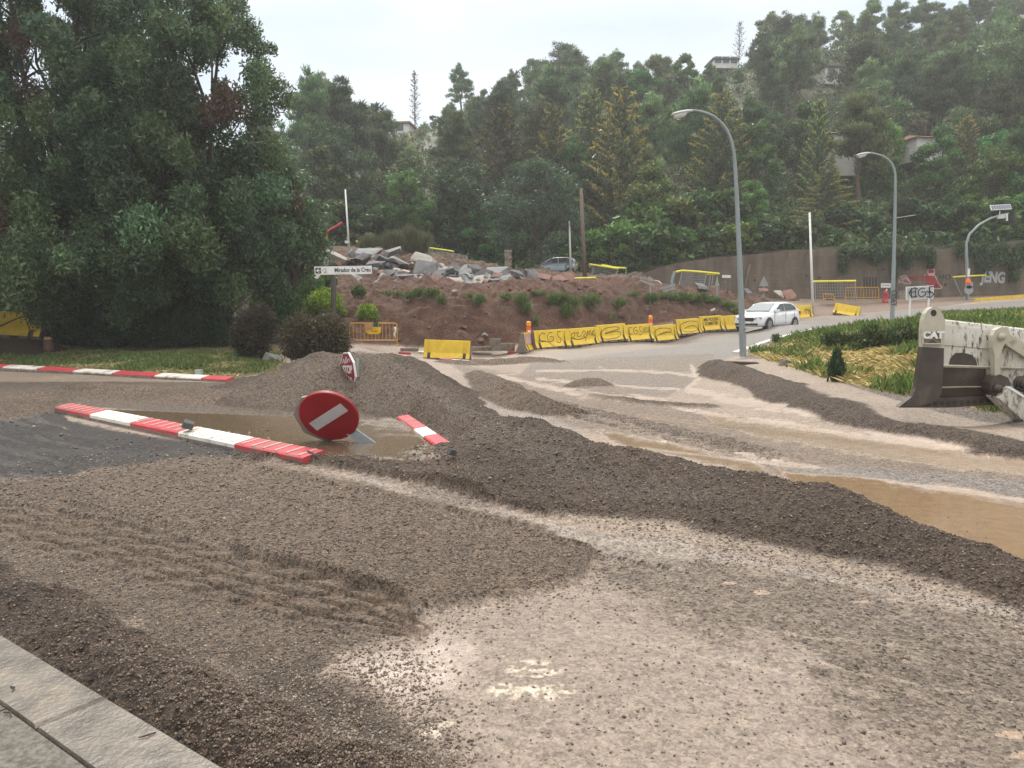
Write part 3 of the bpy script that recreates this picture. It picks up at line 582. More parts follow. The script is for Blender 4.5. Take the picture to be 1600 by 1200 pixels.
def make_stones(nm, n, seed, smin, smax, region, label, cat):
    x, y, z, H, B, s, r = stones(n, seed, smin, smax, region); n = len(x)
    oc = np.array([(1, 0, 0), (0, 1, 0), (-1, 0, 0), (0, -1, 0), (0, 0, 1), (0, 0, -1)], float); an = r.uniform(0, 6.28, n); ca, sa = np.cos(an), np.sin(an)
    pts = oc[None] * r.uniform(.55, 1.25, (n, 6, 1)) * np.array([1, .8, .6]) + r.normal(0, .12, (n, 6, 3)); tx = r.normal(0, .4, n)
    X = pts[..., 0] * ca[:, None] - pts[..., 1] * sa[:, None]; Y = pts[..., 0] * sa[:, None] + pts[..., 1] * ca[:, None]; Z = pts[..., 2] + X * tx[:, None]
    v = np.stack([X * s[:, None] + x[:, None], Y * s[:, None] + y[:, None], Z * s[:, None] + z[:, None] + s[:, None] * .12], -1).reshape(-1, 3)
    tri = np.array([(0, 1, 4), (1, 2, 4), (2, 3, 4), (3, 0, 4), (1, 0, 5), (2, 1, 5), (3, 2, 5), (0, 3, 5)]); q = (np.arange(n)[:, None, None] * 6 + tri[None]).reshape(-1, 3)
    wet = (H > .03) | (B > .5); bc = np.where(wet[:, None], np.array([(.115, .082, .058)]), np.array([(.165, .13, .1)]))
    c = bc * r.lognormal(0, .3, (n, 1)); c[r.random(n) < .02] = (.32, .28, .23); c[r.random(n) < .003] = (.2, .09, .06); c[(r.random(n) < .25) & ~wet] *= .45
    o = mesh_np(nm, v, q, M['pebble'], None, np.repeat(np.clip(c, .015, .6), 6, 0)); return tag(o, label, cat, kind='stuff')
HEAP = [(-60, 740), (380, 700), (480, 640), (420, 590), (560, 550), (640, 580), (740, 650), (960, 698), (1150, 735), (1330, 783), (1600, 890), (1660, 910), (1660, 985), (1400, 918), (1100, 868), (930, 900), (640, 985), (760, 1280), (420, 1280), (-60, 930)]
FGP = [(640, 980), (930, 860), (1100, 865), (1660, 985), (1660, 1200), (700, 1200)]
make_stones('loose_gravel', 170000, 5, .0023, .017, HEAP, 'small loose brown stones covering the gravel heaps', 'gravel')
make_stones('scattered_pebbles', 8000, 6, .0018, .017, FGP, 'dark pebbles strewn on the pale wet sand in the foreground', 'pebbles')
make_stones('asphalt_debris', 5000, 8, .003, .024, LASP, 'dark crumbs of washed gravel strewn over the wet asphalt on the left', 'debris')
make_stones('strewn_stones', 9000, 9, .0025, .022, [(930, 868), (1100, 868), (1300, 905), (1660, 970), (1660, 1140), (1450, 1090), (1250, 1020), (1060, 960)], 'dark stones strewn thickly on the wet sand below the gravel ridge', 'stones')
# ---------------------------------------------------------------- hillside behind
hp = G3([(500, 390, 57), (600, 388, 60), (700, 408, 62), (866, 434, 62), (950, 424, 58), (1035, 412, 56), (1060, 410, 55.2), (1160, 400, 55.2), (1290, 389, 55.2), (1470, 389, 55.2), (1600, 378, 56.5), (1800, 372, 57), (2100, 370, 58),
         (500, 310, 80), (600, 300, 80), (700, 295, 85), (900, 262, 90), (1100, 232, 90), (1300, 215, 90), (1500, 205, 90), (1700, 195, 90), (2100, 190, 90),
         (500, 235, 108), (640, 212, 115), (850, 160, 122), (1050, 135, 128), (1200, 98, 135), (1400, 55, 140), (1600, 25, 145), (1900, 0, 150),
         (200, 330, 85), (-100, 330, 85), (-500, 330, 85), (200, 260, 110), (-100, 260, 110), (-500, 260, 110), (0, 400, 58), (300, 395, 58), (-500, 400, 58)])
hp += [(x * 1.5, y * 1.5, z * .8) for x, y, z in G3([(-500, 260, 110), (200, 260, 110), (640, 212, 115), (1050, 135, 128), (1600, 25, 145)])]
hill = RBF(hp, 3, .05)
def hz(x, y): return float(hill(x, y)[0])
hxs = np.linspace(-130, 150, 150); hys = np.r_[54.75, np.linspace(55.3, 150, 100), np.linspace(155, 240, 18)]
hX, hY = np.meshgrid(hxs, hys); hZ = hill(hX.ravel(), hY.ravel()) + .5 * fbm(hX.ravel() * .2, hY.ravel() * .2, 201, 4)
_wx = np.array([P(a, b_, 54.5) for a, b_ in [(1000, 436), (1060, 411), (1160, 399), (1290, 389), (1470, 389), (1600, 377), (1900, 370)]]); _wt = np.interp(hX.ravel(), _wx[:, 0], _wx[:, 2])
hZ = np.where((hY.ravel() < 59) & (hX.ravel() > _wx[0, 0]), np.maximum(hZ, _wt + .12 * np.minimum(hY.ravel() - 54, 3)), hZ)
hZ = np.where((hY.ravel() < 55) & (hX.ravel() > _wx[0, 0] - 2), _wt - 2, hZ)
hi = np.arange(hX.size).reshape(hX.shape); hq = np.stack([hi[:-1, :-1], hi[:-1, 1:], hi[1:, 1:], hi[1:, :-1]], -1).reshape(-1, 4)
hc = np.array((.05, .055, .028)) * (1 + .5 * fbm(hX.ravel() * .35, hY.ravel() * .35, 205, 4))[:, None]
hd = sst(.2, .5, fbm(hX.ravel() * .1, hY.ravel() * .1, 207, 3))[:, None] * .6; hc = hc * (1 - hd) + np.array((.15, .11, .065)) * hd
tag(mesh_np('hillside', np.stack([hX.ravel(), hY.ravel(), hZ], 1), hq, M['grass'], None, np.clip(hc, .01, 1), True), kind='structure')

# ---------------------------------------------------------------- tree shapes
def unit(v): return v / (np.linalg.norm(v, axis=-1, keepdims=True) + 1e-9)
def leaf_mesh(name, c, sz, asp, colr, r, axis=None, mat='foliage', droop=0.):
    """one leaf-sized quad at each centre; axis = preferred direction of the long side"""
    n = len(c); a = unit(r.normal(size=(n, 3))) if axis is None else unit(axis + r.normal(size=(n, 3)) * .45)
    a[:, 2] -= droop; a = unit(a); b = unit(np.cross(a, r.normal(size=(n, 3)))); s = sz * r.uniform(.6, 1.35, (n, 1))
    k = np.array([(-1, -.5), (1, -.22), (1, .22), (-1, .5)]) * .5
    v = (c[:, None] + a[:, None] * (k[:, 0][None, :, None] * s[:, None]) + b[:, None] * (k[:, 1][None, :, None] * 2 * s[:, None] * asp)).reshape(-1, 3)
    o = mesh_np(name, v, np.arange(n * 4).reshape(-1, 4), M[mat], None, np.repeat(np.clip(colr, .004, .9), 4, 0)); return o
def blob_points(blobs, n, r, shell=.55):
    w = blobs[:, 3] ** 2 * (blobs[:, 4] if blobs.shape[1] > 4 else 1); k = r.choice(len(blobs), n, p=w / w.sum())
    d = unit(r.normal(size=(n, 3))); rad = (shell + (1 - shell) * r.random(n)) * (r.random(n) ** .25)
    zs = blobs[k, 4] if blobs.shape[1] > 4 else np.ones(n)
    off = d * (blobs[k, 3] * rad)[:, None]; off[:, 2] *= zs
    return blobs[k, :3] + off, d, k, rad
def hide(o):                     # take a shape out of the scene, keep its mesh
    me = o.data; bpy.data.objects.remove(o); return me
def trunk_mesh(name, paths, mat):
    mb = MB()
    for pth, r0, r1 in paths:
        n = len(pth); mb.tube(pth, [r0 + (r1 - r0) * i / (n - 1) for i in range(n)], 7)
    return hide(mb.build(name, mat, None, True))
def wob(p, q, r, k=5, amp=.06):
    p = np.array(p, float); q = np.array(q, float); L_ = np.linalg.norm(q - p)
    return [tuple(p + (q - p) * i / k + (r.normal(size=3) * amp * L_ * .3 if 0 < i < k else 0)) for i in range(k + 1)]
PROTO = {}
def pine(seed, H=10., n=15000, spread=3.0, bare=.36, green=(.085, .135, .052)):
    r = np.random.default_rng(seed); tp = wob((0, 0, 0), (r.normal(0, .4), r.normal(0, .4), H * .9), r, 7, .05); paths = [(tp, .2, .05)]; bl = []
    for i in range(26):
        t = bare + (1 - bare) * (i / 25) ** .9; j = min(int(t * 7), 6); b = np.array(tp[j]) * (1 - (t * 7 - j)) + np.array(tp[j + 1]) * (t * 7 - j) if j < 7 else np.array(tp[7])
        a = r.uniform(0, 6.28); L_ = spread * (1.05 - .62 * ((t - bare) / (1 - bare))) * r.uniform(.5, 1.05) if t < .93 else .4
        e = b + np.array([math.cos(a) * L_, math.sin(a) * L_, L_ * r.uniform(.1, .5)]); paths.append((wob(b, e, r, 3, .1), .05, .015))
        for q in (.6, 1.0):
            c = b + (e - b) * q; bl.append((*c, r.uniform(.65, 1.2) * spread / 3, .7)); c2 = c + r.normal(0, .5, 3); bl.append((*c2, r.uniform(.45, .9) * spread / 3, .7))
    bl = np.array(bl); c, d, k, rad = blob_points(bl, n, r, .35); tone = r.lognormal(0, .3, (len(bl), 1))[k] * r.lognormal(0, .25, (n, 1))
    colr = np.array(green) * tone * (1 + .25 * d[:, 2:3]); ax = d * .7 + np.array([0, 0, .8])  # light from above painted in: leaves paler on top of each clump
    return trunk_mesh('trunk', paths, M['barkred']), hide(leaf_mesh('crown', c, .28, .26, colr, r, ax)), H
def broad(seed, H=8., n=11000, spread=2.8, low=.15, green=(.07, .17, .038), leaf=.23, asp=.45, jit=.2, nb=46):
    r = np.random.default_rng(seed); tp = wob((0, 0, 0), (r.normal(0, .3), r.normal(0, .3), H * .75), r, 6, .08); paths = [(tp, .17, .05)]; bl = []
    for i in range(nb):
        u = r.random(); t = low + (1 - low) * u ** .85; prof = math.sin(math.pi * min(max((t - low) / (1 - low) * .86 + .12, 0), 1)) ** .7
        a = r.uniform(0, 6.28); L_ = spread * prof * math.sqrt(r.random()) * 1.0; c = np.array([math.cos(a) * L_, math.sin(a) * L_, H * t * .93])
        if i % 4 == 0: paths.append((wob(tp[min(int(t * 5), 6)], c, r, 3, .12), .05, .015))
        bl.append((*c, r.uniform(.45, 1.05) * spread / 2.8, .8))
    bl = np.array(bl); c, d, k, rad = blob_points(bl, n, r, .5); tone = r.lognormal(0, jit, (len(bl), 1))[k] * r.lognormal(0, .25, (n, 1))
    return trunk_mesh('trunk', paths, M['bark']), hide(leaf_mesh('crown', c, leaf, asp, np.array(green) * tone * (1 + .2 * d[:, 2:3]), r)), H  # leaf colour rises towards clump tops, a painted top light
def cedar(seed, H=11., spread=3.4, up=.55, nbr=75, per=110, tip=(.34, .33, .07), green=(.06, .1, .042), flat=False):
    r = np.random.default_rng(seed); paths = [([(0, 0, 0), (0, 0, H * .5), (.05, 0, H * .97)], .2, .03)]; C = []; CL = []; AX = []
    for i in range(nbr):
        t = .1 + .88 * (i / nbr); a = i * 2.399 + r.normal(0, .25); L_ = spread * (1 - t) ** .75 * r.uniform(.75, 1.12) + .25
        s = np.linspace(.12, 1, 14); hx = np.cos(a) * s * L_; hy = np.sin(a) * s * L_; uz = H * t + L_ * (up * s ** 1.25 if not flat else .1 * s)
        br = np.stack([hx, hy, uz], 1); paths.append(([tuple(br[0]), tuple(br[6]), tuple(br[13])], .04, .012))
        m = int(per * L_ / spread * 1.2) + 14; j = r.random(m) ** .7; p = np.stack([np.interp(j, s, br[:, q]) for q in range(3)], 1)
        side = np.array([-math.sin(a), math.cos(a), 0]); p += side * (r.normal(size=(m, 1)) * .16 * L_ * (1.1 - j[:, None])); hang = r.random(m) ** 2 * (.5 if not flat else .15); p[:, 2] -= hang
        top = (hang < .1)[:, None] * sst(.3, .85, j)[:, None]; base_c = np.array(green) * r.lognormal(0, .25, (m, 1)); C.append(p); CL.append(base_c * (1 - top) + np.array(tip) * r.lognormal(0, .2, (m, 1)) * top)
        AX.append(np.tile(np.array([math.cos(a), math.sin(a), up * 1.1 if not flat else .1]), (m, 1)) * np.where(hang[:, None] < .1, 1, .3) - np.array([0, 0, 1]) * (hang[:, None] > .1) * .6)
    C = np.concatenate(C); return trunk_mesh('trunk', paths, M['bark']), hide(leaf_mesh('crown', C, .36, .28, np.concatenate(CL), r, np.concatenate(AX))), H
def spindle(seed, H=9., spread=1.0, n=700, green=(.09, .1, .08)):
    r = np.random.default_rng(seed); paths = [([(0, 0, 0), (0, 0, H)], .09, .02)]; C = []
    for i in range(40):
        t = .2 + .78 * i / 40; a = i * 2.4; L_ = spread * (1 - t) ** .6 * r.uniform(.6, 1.1) + .1; e = np.array([math.cos(a) * L_, math.sin(a) * L_, H * t + L_ * .9]); b = np.array([0, 0, H * t]); paths.append(([tuple(b), tuple(e)], .025, .008))
        m = n // 40; C.append(b + (e - b) * r.random((m, 1)) + r.normal(0, .09, (m, 3)))
    C = np.concatenate(C); return trunk_mesh('trunk', paths, M['bark']), hide(leaf_mesh('crown', C, .22, .35, np.array(green) * r.lognormal(0, .3, (len(C), 1)), r)), H
def grow(kind, i): return PROTO[kind][i % len(PROTO[kind])]
PROTO['pine'] = [pine(11), pine(12, spread=2.6, bare=.42), pine(13, spread=3.4, bare=.4), pine(14, spread=2.2, bare=.4, n=11000), pine(15, spread=3.0, green=(.1, .15, .06))]
PROTO['leafy'] = [broad(21), broad(22, spread=3.2, green=(.05, .105, .03)), broad(23, spread=2.4, green=(.085, .16, .04)), broad(24, H=8, spread=3.6, low=.05, green=(.045, .09, .03))]
PROTO['cedar'] = [cedar(31), cedar(32, spread=2.9, nbr=65), cedar(33, spread=4.2, up=.42)]
PROTO['tiered'] = [cedar(34, H=11, spread=6.2, nbr=60, per=230, flat=True, tip=(.2, .22, .06), green=(.05, .085, .036))]
PROTO['feathery'] = [broad(41, H=9, n=9000, spread=3.4, green=(.085, .2, .04), leaf=.42, asp=.28, nb=60), broad(42, H=9, n=9000, spread=3.0, green=(.07, .17, .038), leaf=.42, asp=.28, nb=60)]
PROTO['olive'] = [broad(43, H=9, n=16000, spread=3.6, low=.2, green=(.09, .15, .072), leaf=.2, asp=.35, nb=80)]
PROTO['spindle'] = [spindle(51), spindle(52, spread=1.8, green=(.07, .09, .07))]
PROTO['bush'] = [broad(61, H=2.2, n=2600, spread=1.7, low=0, green=(.065, .14, .032), leaf=.22, nb=22), broad(62, H=2.2, n=2600, spread=1.5, low=0, green=(.045, .09, .028), leaf=.22, nb=22), broad(63, H=2.2, n=2600, spread=1.6, low=0, green=(.1, .18, .036), leaf=.22, nb=22)]
NAMES = dict(pine='pine_tree', leafy='leafy_tree', cedar='cedar_tree', tiered='cedar_tree', feathery='ash_tree', olive='olive_tree', spindle='slender_tree', bush='shrub')
NT = [0]
def plant(kind, i, loc, hgt, label, cat, group=None, rot=None, wide=1.):
    tm, cm, H = grow(kind, i); s = hgt / H; NT[0] += 1
    t = thing(NAMES[kind], label, cat, loc, (0, 0, rnd.uniform(0, 6.28) if rot is None else rot), group); t.scale = (s * wide, s * wide, s)
    for nm, me in (('trunk', tm), ('crown', cm)):
        o = bpy.data.objects.new(nm, me); COL.objects.link(o); o.parent = t
    return t
def plant_px(kind, i, px, ptop, Y, label, cat, group=None, wide=1., zf=None, pbase=None):
    x = (P(px, 400, Y)).x; z = (zf or hz)(x, Y) if pbase is None else P(px, pbase, Y).z; top = P(px, ptop, Y).z
    return plant(kind, i, (x, Y, z - .15), top - z + .15, label, cat, group, None, wide)
# ---------------------------------------------------------------- the wood on the hillside
SKY_ = [(-400, 200), (440, 170), (470, 108), (520, 120), (560, 150), (600, 196), (640, 205), (690, 170), (720, 140), (770, 130), (830, 72), (890, 66), (950, 90), (1000, 78), (1090, 72), (1130, 100), (1180, 22), (1230, 15), (1300, 0), (1800, -60)]
def skyline(px): return float(np.interp(px, [a for a, b in SKY_], [b for a, b in SKY_]))
CLEAR = [(470, 262, 14), (632, 192, 16), (1300, 103, 18), (1305, 232, 26), (1440, 228, 26), (1130, 92, 10)]   # gaps where a house shows
PG = 'pines in the hillside wood'; LG = 'leafy trees in the hillside wood'
for Y, sp_ in ((63, 5.6), (69, 5.4), (76, 5.2), (84, 5.0), (92, 4.8), (101, 4.6), (110, 4.6), (120, 4.4), (130, 4.4)):
    step = sp_ * F / Y; px = -30 + rnd.uniform(0, step)
    while px < 1660:
        q = px + rnd.uniform(-.3, .3) * step; y = Y + rnd.uniform(-3.5, 3.5); px += step
        if q < 400 and rnd.random() < .8: continue
        x = P(q, 400, y).x; z = hz(x, y)
        if Y > 112 and q < 600: continue
        low = Y < 74; kind = 'leafy' if rnd.random() < (.8 if low else .25) else 'pine'; q = q
        h = rnd.uniform(6.5, 9.5) if kind == 'leafy' else rnd.uniform(7.5, 12.5)
        top = P(q, skyline(q) + rnd.uniform(0, 30), y).z
        if z + h > top: h = top - z
        if h < 2.2: continue
        skip = False
        for a, b_, rr in CLEAR:
            u0, vt = proj(x, y, z + h); u1, vb = proj(x, y, z); wd = 1.5 * F / y
            if abs(u0 - a) < rr * .5 + wd * .6 and vt < b_ + 8 and vb > b_ - 30: skip = True
        if 800 < q < 1240 and Y < 66: skip = True
        if skip: continue
        if kind == 'pine': plant('pine', rnd.randrange(5), (x, y, z - .2), h, 'grey-green pine among the many on the hazy wooded hillside', 'pine tree', PG)
        else: plant('leafy', rnd.randrange(4), (x, y, z - .2), h, 'dark green leafy tree among the many on the wooded hillside', 'leafy tree', LG)
# trees one can single out
for a in [('pine', 3, 486, 108, 74, 'tall narrow pine beside the white house, left of the twin-crowned pine', 1.0), ('pine', 1, 540, 120, 76, 'tall pine with bare trunk and rounded crown on the left skyline', 1.1),
          ('pine', 0, 600, 165, 82, 'short dense pine in front of the small white house on the skyline', 1.), ('pine', 3, 725, 98, 112, 'pine with open flat crown left of the long ridge on the skyline', 1.0),
          ('pine', 2, 872, 64, 118, 'broad pine standing highest above the middle of the ridge', 1.35), ('pine', 4, 960, 80, 118, 'wide pine on the ridge just right of the highest middle one', 1.2),
          ('pine', 1, 1195, 18, 124, 'dark pine on the skyline right of the spindly bare conifer', 1.1), ('pine', 0, 1212, 52, 100, 'large pine with tall bare trunk below the skyline above the first street lamp', 1.25),
          ('pine', 2, 1345, 55, 97, 'broad billowy pine right of the hillside shed', 1.4), ('pine', 4, 1440, 85, 88, 'big rounded pine above the right-hand white house', 1.5), ('pine', 2, 1560, 25, 86, 'huge pine with reddish trunk at the right edge of the wood', 1.5),
          ('pine', 0, 1335, 135, 68, 'leaning feathery pine between the two halves of the white house', 1.0)]:
    plant_px(*a[:5], a[5], 'pine tree', None, a[6])
for a in [('cedar', 0, 783, 160, 70, 'pointed cedar with yellow branch tips, leftmost of the row behind the olive tree', 1.05), ('cedar', 1, 862, 162, 70, 'slim cedar with yellow branch tips standing over the olive tree', .95),
          ('cedar', 2, 922, 138, 72, 'tall cedar with pale green tips just left of the brownish one', .85), ('cedar', 0, 968, 134, 67, 'brownish cedar right of the wooden pole, tips yellow', 1.05), ('cedar', 2, 1122, 138, 70, 'broad cedar with bright yellow tips behind the nearer street lamp', .95),
          ('cedar', 1, 1272, 152, 69, 'narrow cedar in front of the left half of the white house', .8), ('cedar', 0, 1497, 180, 70, 'yellow-tipped cedar right of the white house', 1.15), ('tiered', 0, 1290, 255, 60.5, 'wide dark cedar with flat tiers above the retaining wall', 1.15)]:
    plant_px(*a[:5], a[5], 'cedar tree', None, a[6])
plant_px('feathery', 0, 1545, 228, 61.5, 'bright green feathery ash leaning over the right end of the retaining wall', 'ash tree', None, 1.0)
plant_px('feathery', 1, 1610, 240, 60, 'bright green feathery ash at the right edge behind the solar panel', 'ash tree', None, 1.0)
plant_px('feathery', 1, 1480, 300, 60, 'darker feathery ash left of the bright one above the red mural', 'ash tree', None, .8)
plant_px('olive', 0, 835, 246, 57, 'round grey-green tree beside the parked silver car', 'olive tree', None, 1.05, None, 434)
plant_px('spindle', 0, 651, 110, 116, 'thin pale poplar standing alone on the left skyline', 'poplar', None, 1.1)
plant_px('spindle', 1, 1146, 33, 132, 'spindly bare conifer alone against the sky on the ridge', 'conifer', None, 1.)
plant_px('leafy', 1, 700, 300, 63, 'dense dark leafy tree behind the stone gate pillars', 'leafy tree', None, 1.2)
plant_px('leafy', 3, 640, 340, 60, 'low spreading dark tree behind the rubble', 'leafy tree', None, 1.3)
plant_px('leafy', 0, 770, 310, 61, 'green leafy tree just left of the round grey-green one', 'leafy tree', None, 1.1)
plant_px('leafy', 2, 560, 345, 61, 'light green leafy tree behind the white flagpole', 'leafy tree', None, 1.1)
plant_px('leafy', 2, 1010, 255, 60, 'mid green leafy tree right of the wooden pole', 'leafy tree', None, 1.0)
plant_px('leafy', 0, 1090, 290, 59.5, 'mid green leafy tree behind the nearer street lamp', 'leafy tree', None, 1.1)
plant_px('leafy', 2, 1170, 280, 59.5, 'leafy tree above the wall right of the nearer street lamp', 'leafy tree', None, 1.1)
plant_px('leafy', 3, 1400, 300, 59.5, 'dark leafy tree behind the farther street lamp', 'leafy tree', None, 1.0)
# shrubs along the foot of the wood and on the wall
SG = 'shrubs at the foot of the wood'
for q, y, h, k in [(925, 58, 3.0, 0), (960, 57, 3.4, 2), (995, 56.5, 3.6, 2), (1030, 56.6, 3.2, 0), (1065, 56.6, 2.4, 0), (1100, 56.6, 2.2, 0), (1135, 56.6, 2.6, 2), (1170, 56.6, 2.2, 0), (1205, 56.6, 2.6, 1), (1240, 56.6, 2.4, 1), (1275, 56.6, 2.2, 1), (1510, 57, 3.0, 0), (1560, 57, 3.2, 0), (1600, 57.5, 3.4, 0), (905, 61, 3, 0), (1010, 59, 4.5, 0), (1060, 60, 4.5, 2), (1130, 60, 4.4, 0), (1440, 58.5, 3.4, 1), (1330, 58.5, 3, 1),
                   (560, 60, 3.2, 1), (600, 60.5, 3.2, 1), (640, 62, 3, 1), (680, 62, 3.2, 0), (720, 63, 3, 1), (760, 62, 3, 1), (800, 62, 2.6, 1), (880, 66, 2.6, 0), (525, 58, 3.4, 0), (490, 58, 4, 1), (455, 60, 4.5, 1)]:
    x = P(q, 400, y).x; plant('bush', k, (x, y, hz(x, y) - .15), h, 'bushy green shrub along the foot of the hillside wood', 'shrub', SG, None, 1.1)
# low scrub carpeting the slope between the trees
r = np.random.default_rng(77); nu = 200000; nc = 8500
cq = r.uniform(-60, 1660, nc); cy = 55.6 + 77 * r.random(nc) ** 1.15; cx = (cq - 800) / F * cy; cz = hill(cx, cy); cr2 = r.uniform(.5, 1.3, nc); ct = r.lognormal(0, .35, nc)
kk = r.integers(0, nc, nu); dd = unit(r.normal(size=(nu, 3))); dd[:, 2] = np.abs(dd[:, 2]); cc_ = np.stack([cx, cy, cz], 1)[kk] + dd * (cr2[kk] * r.uniform(.6, 1, nu))[:, None] * np.array([1, 1, 1.25])
o = leaf_mesh('undergrowth', cc_, .36, .45, np.where((r.random(nc) < .2)[kk][:, None], np.array((.13, .12, .06)), np.array((.07, .125, .04))) * (ct[kk] * r.lognormal(0, .25, nu))[:, None], r); tag(o, 'dense green scrub covering the hillside between the trees', 'undergrowth', kind='stuff')
# ---------------------------------------------------------------- big evergreens on the left
def big_tree(label, px, Y, pbase, H, spread, nblob, nleaf, seed, dead=(), prof=None, green=(.082, .138, .062), lowf=.06):
    r = np.random.default_rng(seed); b = P(px, pbase, Y); t = thing('evergreen_tree', label, 'tree', b); bl = []; paths = []
    for s in range(6):
        a = s * 1.05 + r.uniform(0, .5); e = np.array([math.cos(a) * spread * .35, math.sin(a) * spread * .35, H * r.uniform(.8, .95)]); st = wob((math.cos(a) * .25, math.sin(a) * .25, -.2), e, r, 7, .06); paths.append((st, .19, .03))
        for k in range(9):
            u = r.uniform(.25, .98); p = np.array(st[int(u * 7)]); a2 = r.uniform(0, 6.28); q = p + np.array([math.cos(a2), math.sin(a2), r.uniform(.5, 1.3)]) * r.uniform(.6, 2.0) * spread / 5; paths.append((wob(p, q, r, 3, .12), .05, .01))
    for k in range(nblob):
        u = lowf + (1 - lowf) * r.random() ** .9
        if u > .5 and r.random() < .1: u = lowf + (.5 - lowf) * r.random()
        pr = np.interp(u, [0, .12, .35, .6, .8, 1], prof or [.75, .95, 1, .86, .62, .28]); a = r.uniform(0, 6.28); L_ = spread * pr * (r.random() ** .42)
        sz = r.uniform(.45, 1.05) * (1.2 - .55 * u); bl.append((math.cos(a) * L_, math.sin(a) * L_, u * H, sz, r.uniform(.8, 1.5)))
        if k % 6 == 0: paths.append((wob((bl[-1][0] * .25, bl[-1][1] * .25, max(u * H - 1.6, .3)), bl[-1][:3], r, 3, .1), .045, .01))
    bl = np.array(bl); c, d, k, rad = blob_points(bl, nleaf, r, .5); tone = r.lognormal(0, .22, (len(bl), 1)); hue = r.normal(0, .06, (len(bl), 1)); cb = np.array(green) * tone; cb[:, 0:1] *= 1 + hue * 1.4; cb[:, 2:3] *= 1 - hue
    for dx, dz, rr in dead:       # dry red-brown twigs
        cb[(np.hypot(bl[:, 0] - dx, (bl[:, 2] - dz)) < rr) & (bl[:, 1] < 0)] = (.13, .08, .055)
    cl = cb[k] * r.lognormal(0, .28, (nleaf, 1)); tw = trunk_mesh('trunk', paths, M['bark']); o = bpy.data.objects.new('trunk', tw); COL.objects.link(o); o.parent = t
    cr_ = leaf_mesh('crown', c, .14, .45, cl, r, np.array([0, 0, .25]) + d * .12, 'foliage_near'); cr_.parent = t; return t
big_tree('huge dark evergreen at the left edge with dense foliage down to the hedge', 108, 30, 532, 17.0, 6.4, 270, 200000, 301, dead=((.4, 10.2, .7), (.8, 8.6, .6)))
big_tree('dark evergreen leaning right beside the street name sign, with dry red-brown twigs', 303, 29, 532, 13.4, 4.15, 230, 165000, 302, dead=((2.0, 8.0, .6),), prof=[.4, .62, .95, 1, .86, .5], lowf=.1)
big_tree('dark evergreen cut by the left edge of the picture', -70, 27, 535, 12.5, 4.2, 110, 70000, 303, dead=((2.2, 5.0, .9),))
big_tree('small dark evergreen between the big tree and the rubble', 447, 31, 505, 6.6, 1.5, 50, 20000, 304, dead=((.9, 4.6, .7),), lowf=.38)
big_tree('tall evergreen rising between the two big dark trees', 215, 33, 525, 17.0, 4.0, 110, 70000, 305, prof=[.6, .8, .95, .9, .7, .35])
# ---------------------------------------------------------------- hedge, bushes, weeds, grass
def leafy_thing(name, label, cat, loc, boxes, n, leaf, asp, green, seed, twig=0, group=None, spark=None, upw=.3):
    """boxes: (x, y, z, rx, ry, rz) ellipsoids in local space"""
    r = np.random.default_rng(seed); bx = np.array(boxes, float); w_ = bx[:, 3] * bx[:, 5]; k = r.choice(len(bx), n, p=w_ / w_.sum()); d = unit(r.normal(size=(n, 3))); rad = (.45 + .55 * r.random(n)) * r.random(n) ** .2
    lump = 1 + .16 * fbm(d[:, 0] * 3 + k * 3.1, d[:, 2] * 3, seed, 3) ; c = bx[k, :3] + d * bx[k, 3:] * (rad * lump)[:, None]; c[:, 2] = np.maximum(c[:, 2], .02)
    cl = np.array(green) * r.lognormal(0, .3, (n, 1)) * (1 + .25 * fbm(c[:, 0] * 2, c[:, 2] * 2, seed + 1, 2))[:, None]
    if spark is not None: s = r.random(n) < spark[1]; cl[s] = np.array(spark[0]) * r.lognormal(0, .25, (s.sum(), 1))
    t = thing(name, label, cat, loc, group=group); o = leaf_mesh('foliage', c, leaf, asp, cl, r, np.array([0, 0, upw]) + d * .5, 'foliage_near'); o.parent = t
    mb = MB()
    for i in range(twig):
        b = bx[i % len(bx)]; a = r.uniform(0, 6.28); e = b[:3] + unit(np.array([math.cos(a), math.sin(a), r.uniform(.5, 1.5)])) * b[3:] * r.uniform(.6, 1.02); mb.tube(wob((b[0] + r.normal(0, .1), b[1] + r.normal(0, .1), -.05), e, r, 4, .1), [.022, .018, .014, .01, .006], 5)
    if twig: s = mb.build('stem', M['bark'], t)
    return t
h0 = P(230, 545, 28.3); hb = []
for i in range(13): hb.append((-3.0 + i * .5, rnd.uniform(-.1, .1), .85, .55, .75, .95 + rnd.uniform(-.06, .08)))
leafy_thing('hedge', 'dense dark green clipped hedge under the big evergreen', 'hedge', (h0.x, h0.y, h0.z), hb, 42000, .1, .3, (.03, .065, .026), 401, 20, upw=.6)
p = P(492, 577, 21.6); leafy_thing('bush', 'large brownish dark bush below the street name sign', 'bush', p, [(-.3, 0, .9, .75, .8, .85), (.35, .1, .95, .75, .8, .85), (0, 0, .7, 1.1, .9, .75), (.62, 0, .6, .5, .5, .6)], 30000, .07, .5, (.07, .062, .034), 402, 40, spark=((.12, .08, .045), .15))
p = P(398, 560, 24.6); leafy_thing('bush', 'dark brown bush between the hedge and the larger bush', 'bush', p, [(0, 0, .9, .8, .7, .95), (.3, 0, 1.1, .5, .5, .8), (-.4, 0, .7, .5, .5, .7)], 18000, .07, .5, (.055, .046, .03), 403, 40, spark=((.1, .07, .045), .1))
p = P(330, 560, 30); leafy_thing('bush', 'pale twiggy bush with yellowish leaves beneath the trees', 'bush', P(262, 500, 31), [(0, 0, .9, .9, .6, .8)], 5000, .12, .4, (.13, .14, .05), 404, 20)
YG = (.23, .34, .035); MG = (.1, .19, .04)
